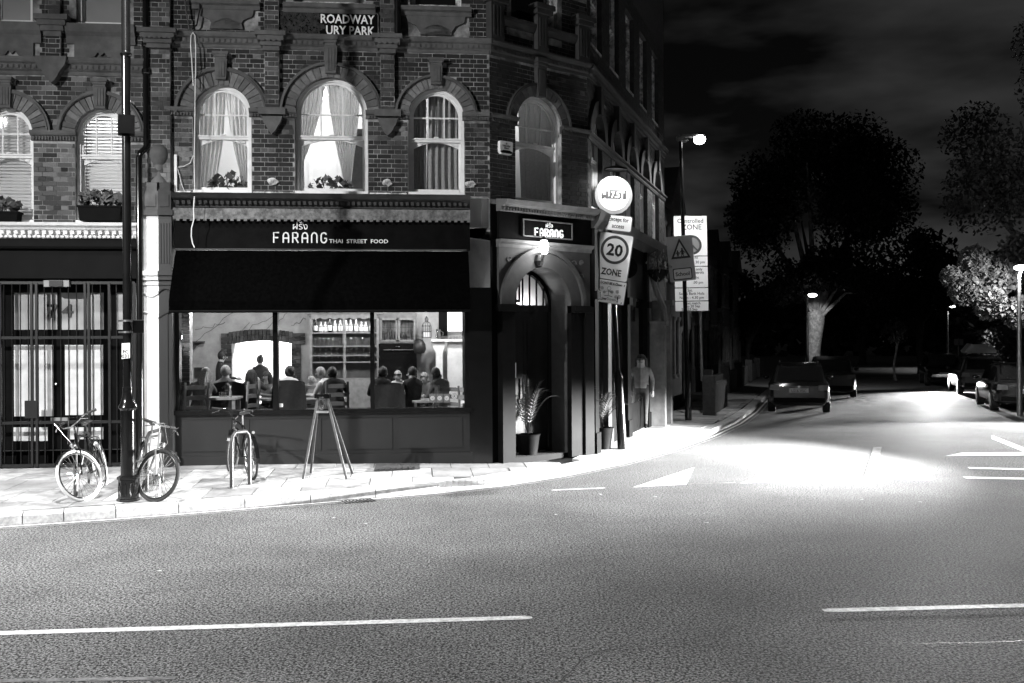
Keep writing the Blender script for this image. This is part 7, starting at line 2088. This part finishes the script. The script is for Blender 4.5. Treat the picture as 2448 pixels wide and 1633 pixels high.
# ------------------------------------------------------------------ terrace down the side street
FT2 = frame(END.x, END.y, A_S - .0)
SLATE = mat('slate_roof', .03, .6, .3, 4, .3)
def house(label, t0, w, setback, d=8.0, hh=7.2):
    t = thing('terraced_house', label, 'building', FT2 @ Matrix.Translation((t0, setback, .15)), 'terraced houses down the side street')
    Fh = WM[t]
    ops_l = [(w * .66, w * .66 + .95, .25, 2.4, False)]; ops_u = [(w * .15, w * .15 + .95, 4.2, 5.9, False), (w * .66, w * .66 + .9, 4.2, 5.9, False)]
    q = MB(); wall_row(q, 0, w, 0, 3.4, ops_l); wall_row(q, 0, w, 3.4, hh, ops_u)
    q.face([(w, 0, 0), (w, d, 0), (w, d, hh), (w, 0, hh)]); q.face([(0, 0, 0), (0, d, 0), (0, d, hh), (0, 0, hh)]); q.prism([(0, 0), (0, 0.01), (.01, 0)], 0, .01)
    q.build('wall', BRICK[2], t)
    q = MB(); q.face([(-.1, -.3, hh - .05), (w + .1, -.3, hh - .05), (w + .1, d / 2, hh + 2.4), (-.1, d / 2, hh + 2.4)]); q.face([(-.1, d + .3, hh - .05), (w + .1, d + .3, hh - .05), (w + .1, d / 2, hh + 2.4), (-.1, d / 2, hh + 2.4)]); q.face([(-.1, -.3, hh - .05), (-.1, d / 2, hh + 2.4), (-.1, d + .3, hh - .05)])
    rf = q.build('roof', SLATE, t)
    q = MB(); q.box(w - .4, w + .1, d / 2 - .6, d / 2 + .6, hh + 1.4, hh + 3.4)
    for k in range(3): q.lathe([(.1, hh + 3.4), (.09, hh + 3.75)], (w - .15, d / 2 - .35 + .35 * k, 0), 8)
    q.build('chimney', BRICK[1], rf)
    # two storey bay with pale columns
    b0_, b1_ = w * .08, w * .55; bd_ = 1.0
    for z0_, z1_ in ((0, .9), (2.7, 3.6), (5.3, 5.7)): MB().prism([(b0_, z0_), (b1_, z0_), (b1_, z1_), (b0_, z1_)], -bd_, 0).build('bay', BRICK[2], t)
    for x in (b0_ + .06, b0_ + (b1_ - b0_) / 3, b0_ + 2 * (b1_ - b0_) / 3, b1_ - .06):
        for z0_, z1_ in ((.9, 2.7), (3.6, 5.3)): MB().lathe([(.1, z0_), (.1, z0_ + .08), (.065, z0_ + .12), (.06, z1_ - .15), (.1, z1_ - .08), (.11, z1_)], (x, -bd_ + .06, 0), 10).build('bay_column', STONE, t)
    for z0_, z1_ in ((.9, 2.7), (3.6, 5.3)):
        MB().box(b0_ + .05, b1_ - .05, -bd_ + .08, -bd_ + .1, z0_, z1_).build('window', DARKGL, t)
    q = MB(); q.prism([(b0_ - .15, 5.7), (b1_ + .15, 5.7), ((b0_ + b1_) / 2, 7.0)], -bd_ - .2, .3); q.build('gable', STONE_D, t)
    # porch
    p0, p1 = w * .62, w * .62 + 1.15
    for x in (p0, p1): MB().lathe([(.14, 0), (.14, .12), (.09, .16), (.085, 2.2), (.13, 2.3), (.14, 2.42)], (x, -.9, 0), 12).build('porch_column', STONE, t)
    q = MB(); q.box(p0 - .2, p1 + .2, -1.05, 0, 2.42, 2.85); q.prism([(p0 - .25, 2.85), (p1 + .25, 2.85), ((p0 + p1) / 2, 3.35)], -1.1, 0); q.build('porch', STONE, t)
    dm = MB().box(w * .66, w * .66 + .95, .12, .18, .0, 2.4).build('door', BLACKP, t); MB().ball((w * .66 + .15, .08, 1.1), .04, 8, 6).build('handle', CHROME, dm)
    for a, b_, z0_, z1_, _ in ops_u:
        wq = MB().box(a, b_, .14, .17, z0_, z1_).build('window', DARKGL, t); q = MB(); q.box(a, b_, .1, .14, (z0_ + z1_) / 2 - .03, (z0_ + z1_) / 2 + .03); q.box(a, a + .06, .1, .14, z0_, z1_); q.box(b_ - .06, b_, .1, .14, z0_, z1_); q.build('frame', WHITE, wq); MB().box(a - .1, b_ + .1, -.08, .14, z0_ - .1, z0_ - .003).build('sill', STONE, wq)
    q = MB(); q.box(0, w - 1.6, -2.3, -2.1, 0, .8); q.box(-.02, .3, -2.36, -2.04, 0, 1.05); q.build('garden_wall', BRICK[2], t)
for k in range(6): house(('first terraced house past the restaurant, behind the parking board', 'second terraced house down the side street, with a pale porch', 'third terraced house down the side street', 'fourth terraced house down the side street, behind the parked estate', 'fifth terraced house, mostly behind the great tree', 'last terraced house in view at the far end')[k], 9.6 + 5.6 * k, 5.6, 1.9 if k else 1.2)
# ------------------------------------------------------------------ further street lamps
def small_lamp(label, px, py_head, D, watts, arm=.5, glowv=10, px_pole=None, aim=None, spot=140, spill=0):
    hd = depth(px, py_head, D); po = depth(px_pole or px - 12, py_head, D)
    t = thing('street_lamp', label, 'street lamp', Matrix.Translation((po.x, po.y, 0)))
    hz = hd.z
    MB().tube([(0, 0, 0), (0, 0, 1.2), (0, 0, hz - .2), (.06, 0, hz), (hd.x - po.x, 0, hz + .06)], [.08, .07, .045, .04, .03], 10).build('post', STEEL, t, smooth=True)
    MB().ball((hd.x - po.x, 0, hz), .16, 12, 8, (1.3, .8, .5)).build('bowl', glow('far_lamp_glow', glowv), t, smooth=True)
    if spill: lamp('far_street_spill', 'SPOT', Vector((hd.x, hd.y - .1, hz - .1)), spill, t, .12, spot=128, blend=.6, aim=Vector((hd.x - 1.2, hd.y + 1.8, hz - 1.3)))
    lamp('far_street_light', 'SPOT', Vector((hd.x, hd.y, hz - .15)), watts, t, .12, spot=spot, blend=.4, aim=aim or Vector((hd.x, hd.y - .3, 0)))
small_lamp('small lit street lamp beside the pale tree trunk', 1942, 706, 42.2, 500, px_pole=1929, spot=92, aim=depth(1950, 880, 45.0))
small_lamp('distant lit street lamp before the right hand trees', 2277, 733, 70, 1200)
small_lamp('street lamp half hidden by the lit leaves at the right', 2441, 640, 27.8, LP_RIGHT, px_pole=2436, spot=84, spill=2800, aim=Vector((9.6, 17.5, 0)))
def lone(label, px, py0, py1, D, r=.035):
    a = depth(px, py0, D); tag(MB().tube([(0, 0, 0), (0, 0, a.z)], r, 8).build('post', STEEL, None, Matrix.Translation((a.x, a.y, 0))), label, 'post'); return a
a = lone('thin sign post between the sapling and the roof box', 2291, 808, 900, 50)
sgn2 = thing('small_sign', 'small pale pair of plates on the thin post beside the roof box', 'sign', Matrix.Translation((a.x, a.y - .05, a.z - .05)))
for s in (-1, 1): MB().box(s * .13 - .1, s * .13 + .1, -.01, .01, -.32, 0).build('plate', SIGNG, sgn2)
# street lamp across the road, on the photographer's side: it lights the front and the near carriageway
KX, KY, KZ = -11.5, 3.6, 8.2
kl_ = thing('street_lamp', "tall street lamp on the photographer's side, out of the picture to the left", 'street lamp', Matrix.Translation((KX, KY - 1.2, 0)))
MB().tube([(0, 0, 0), (0, 0, 1.4), (0, 0, KZ), (0, .4, KZ + .25), (0, 1.2, KZ + .25)], [.1, .09, .06, .05, .04], 12).build('post', STEEL, kl_, smooth=True)
MB().box(-.15, .15, .85, 1.6, KZ + .12, KZ + .24).build('lantern', STEEL, kl_); MB().box(-.12, .12, .9, 1.55, KZ + .1, KZ + .12).build('lens', glow('near_lens_glow', 20), kl_)
lamp('near_street_light', 'SPOT', (KX, KY, KZ), LP_KEY, kl_, .14, spot=140, blend=.9, aim=(-4.5, 6.5, 0))
# hanging basket and bracket plants on the side wall
x, z = HS(1552, 560); bk_ = thing('flower_basket', 'flower basket high on the side street wall', 'basket', FS @ Matrix.Translation((5.4, -.35, 3.75)))
q = MB(); rr = random.Random(2)
for k in range(160):
    o = Vector((rr.gauss(0, .25), rr.gauss(0, .13), rr.gauss(.1, .14))); r = rr.uniform(.03, .06); a = rr.uniform(0, 6); q.face([o + Vector((r * math.cos(a + i * 1.26), rr.uniform(-.02, .02), r * math.sin(a + i * 1.26))) for i in range(5)])
q.build('flowers', LEAFP, bk_, kind='stuff'); MB().lathe([(.05, -.25), (.22, -.1), (.26, .02)], (0, 0, 0), 12).build('bowl', BLACKM, bk_); MB().tube([(0, .35, .3), (0, 0, .5), (0, 0, .1)], .012, 6).build('bracket', IRON, bk_)
# window stickers and the menu panel on the right hand pane
def sticker(label, px, py, w, h, m, s=None, sz=.03, round_=False):
    x, z = hit(FA, px, py, .09)
    P = [(w / 2 * math.cos(-2 * math.pi * k / 20), w / 2 * math.sin(-2 * math.pi * k / 20)) for k in range(20)] if round_ else rrect(w, h, .004)
    o = tag(MB().prism(P, -.0012, .0).build('window_sticker', m, None, FA @ Matrix.Translation((x, .092, z))), label, 'sticker'); return o
AW = mat('award_sticker', .12, .5, .1)
for k, px in enumerate((1034, 1051, 1068)):
    o = sticker('%s square award sticker with a spiral at the foot of the right pane' % ('first', 'second', 'third')[k], px, 952, .105, .145, AW)
    q = MB()
    for r in (.034, .018): q.arc(0, .0, r - .006, r, -.0028, -.0016, 0, 2 * math.pi, 20)
    q.build('spiral', SIGNW, o)
o = sticker('round award sticker at the end of the row of square ones', 1086, 947, .1, .1, AW, round_=True); q = MB()
for r in (.042, .024): q.arc(0, 0, r - .006, r, -.0028, -.0016, 0, 2 * math.pi, 20)
q.build('spiral', SIGNW, o)
sticker('plain round sticker above the award stickers', 1088, 931, .07, .07, AW, round_=True); sticker('small pale square sticker at the right edge of the pane', 1104, 932, .06, .075, SIGNG); sticker('grey card sticker at the right edge of the pane', 1103, 950, .09, .07, SIGNG); sticker('small white sticker in the lower right corner of the pane', 1106, 961, .055, .05, SIGNW)
sticker('small white square label at the foot of the middle pane', 672, 969, .06, .06, SIGNW)
mp_ = thing('menu_lettering', 'opening hours lettered in pale film on the right pane', 'lettering', FA @ Matrix.Translation((hit(FA, 1092, 870, .09)[0], .092, hit(FA, 1092, 812, .09)[1])))
farang(mp_, WM[mp_], -.16, -.0, .28, .055, SIGNG, .005, 0)
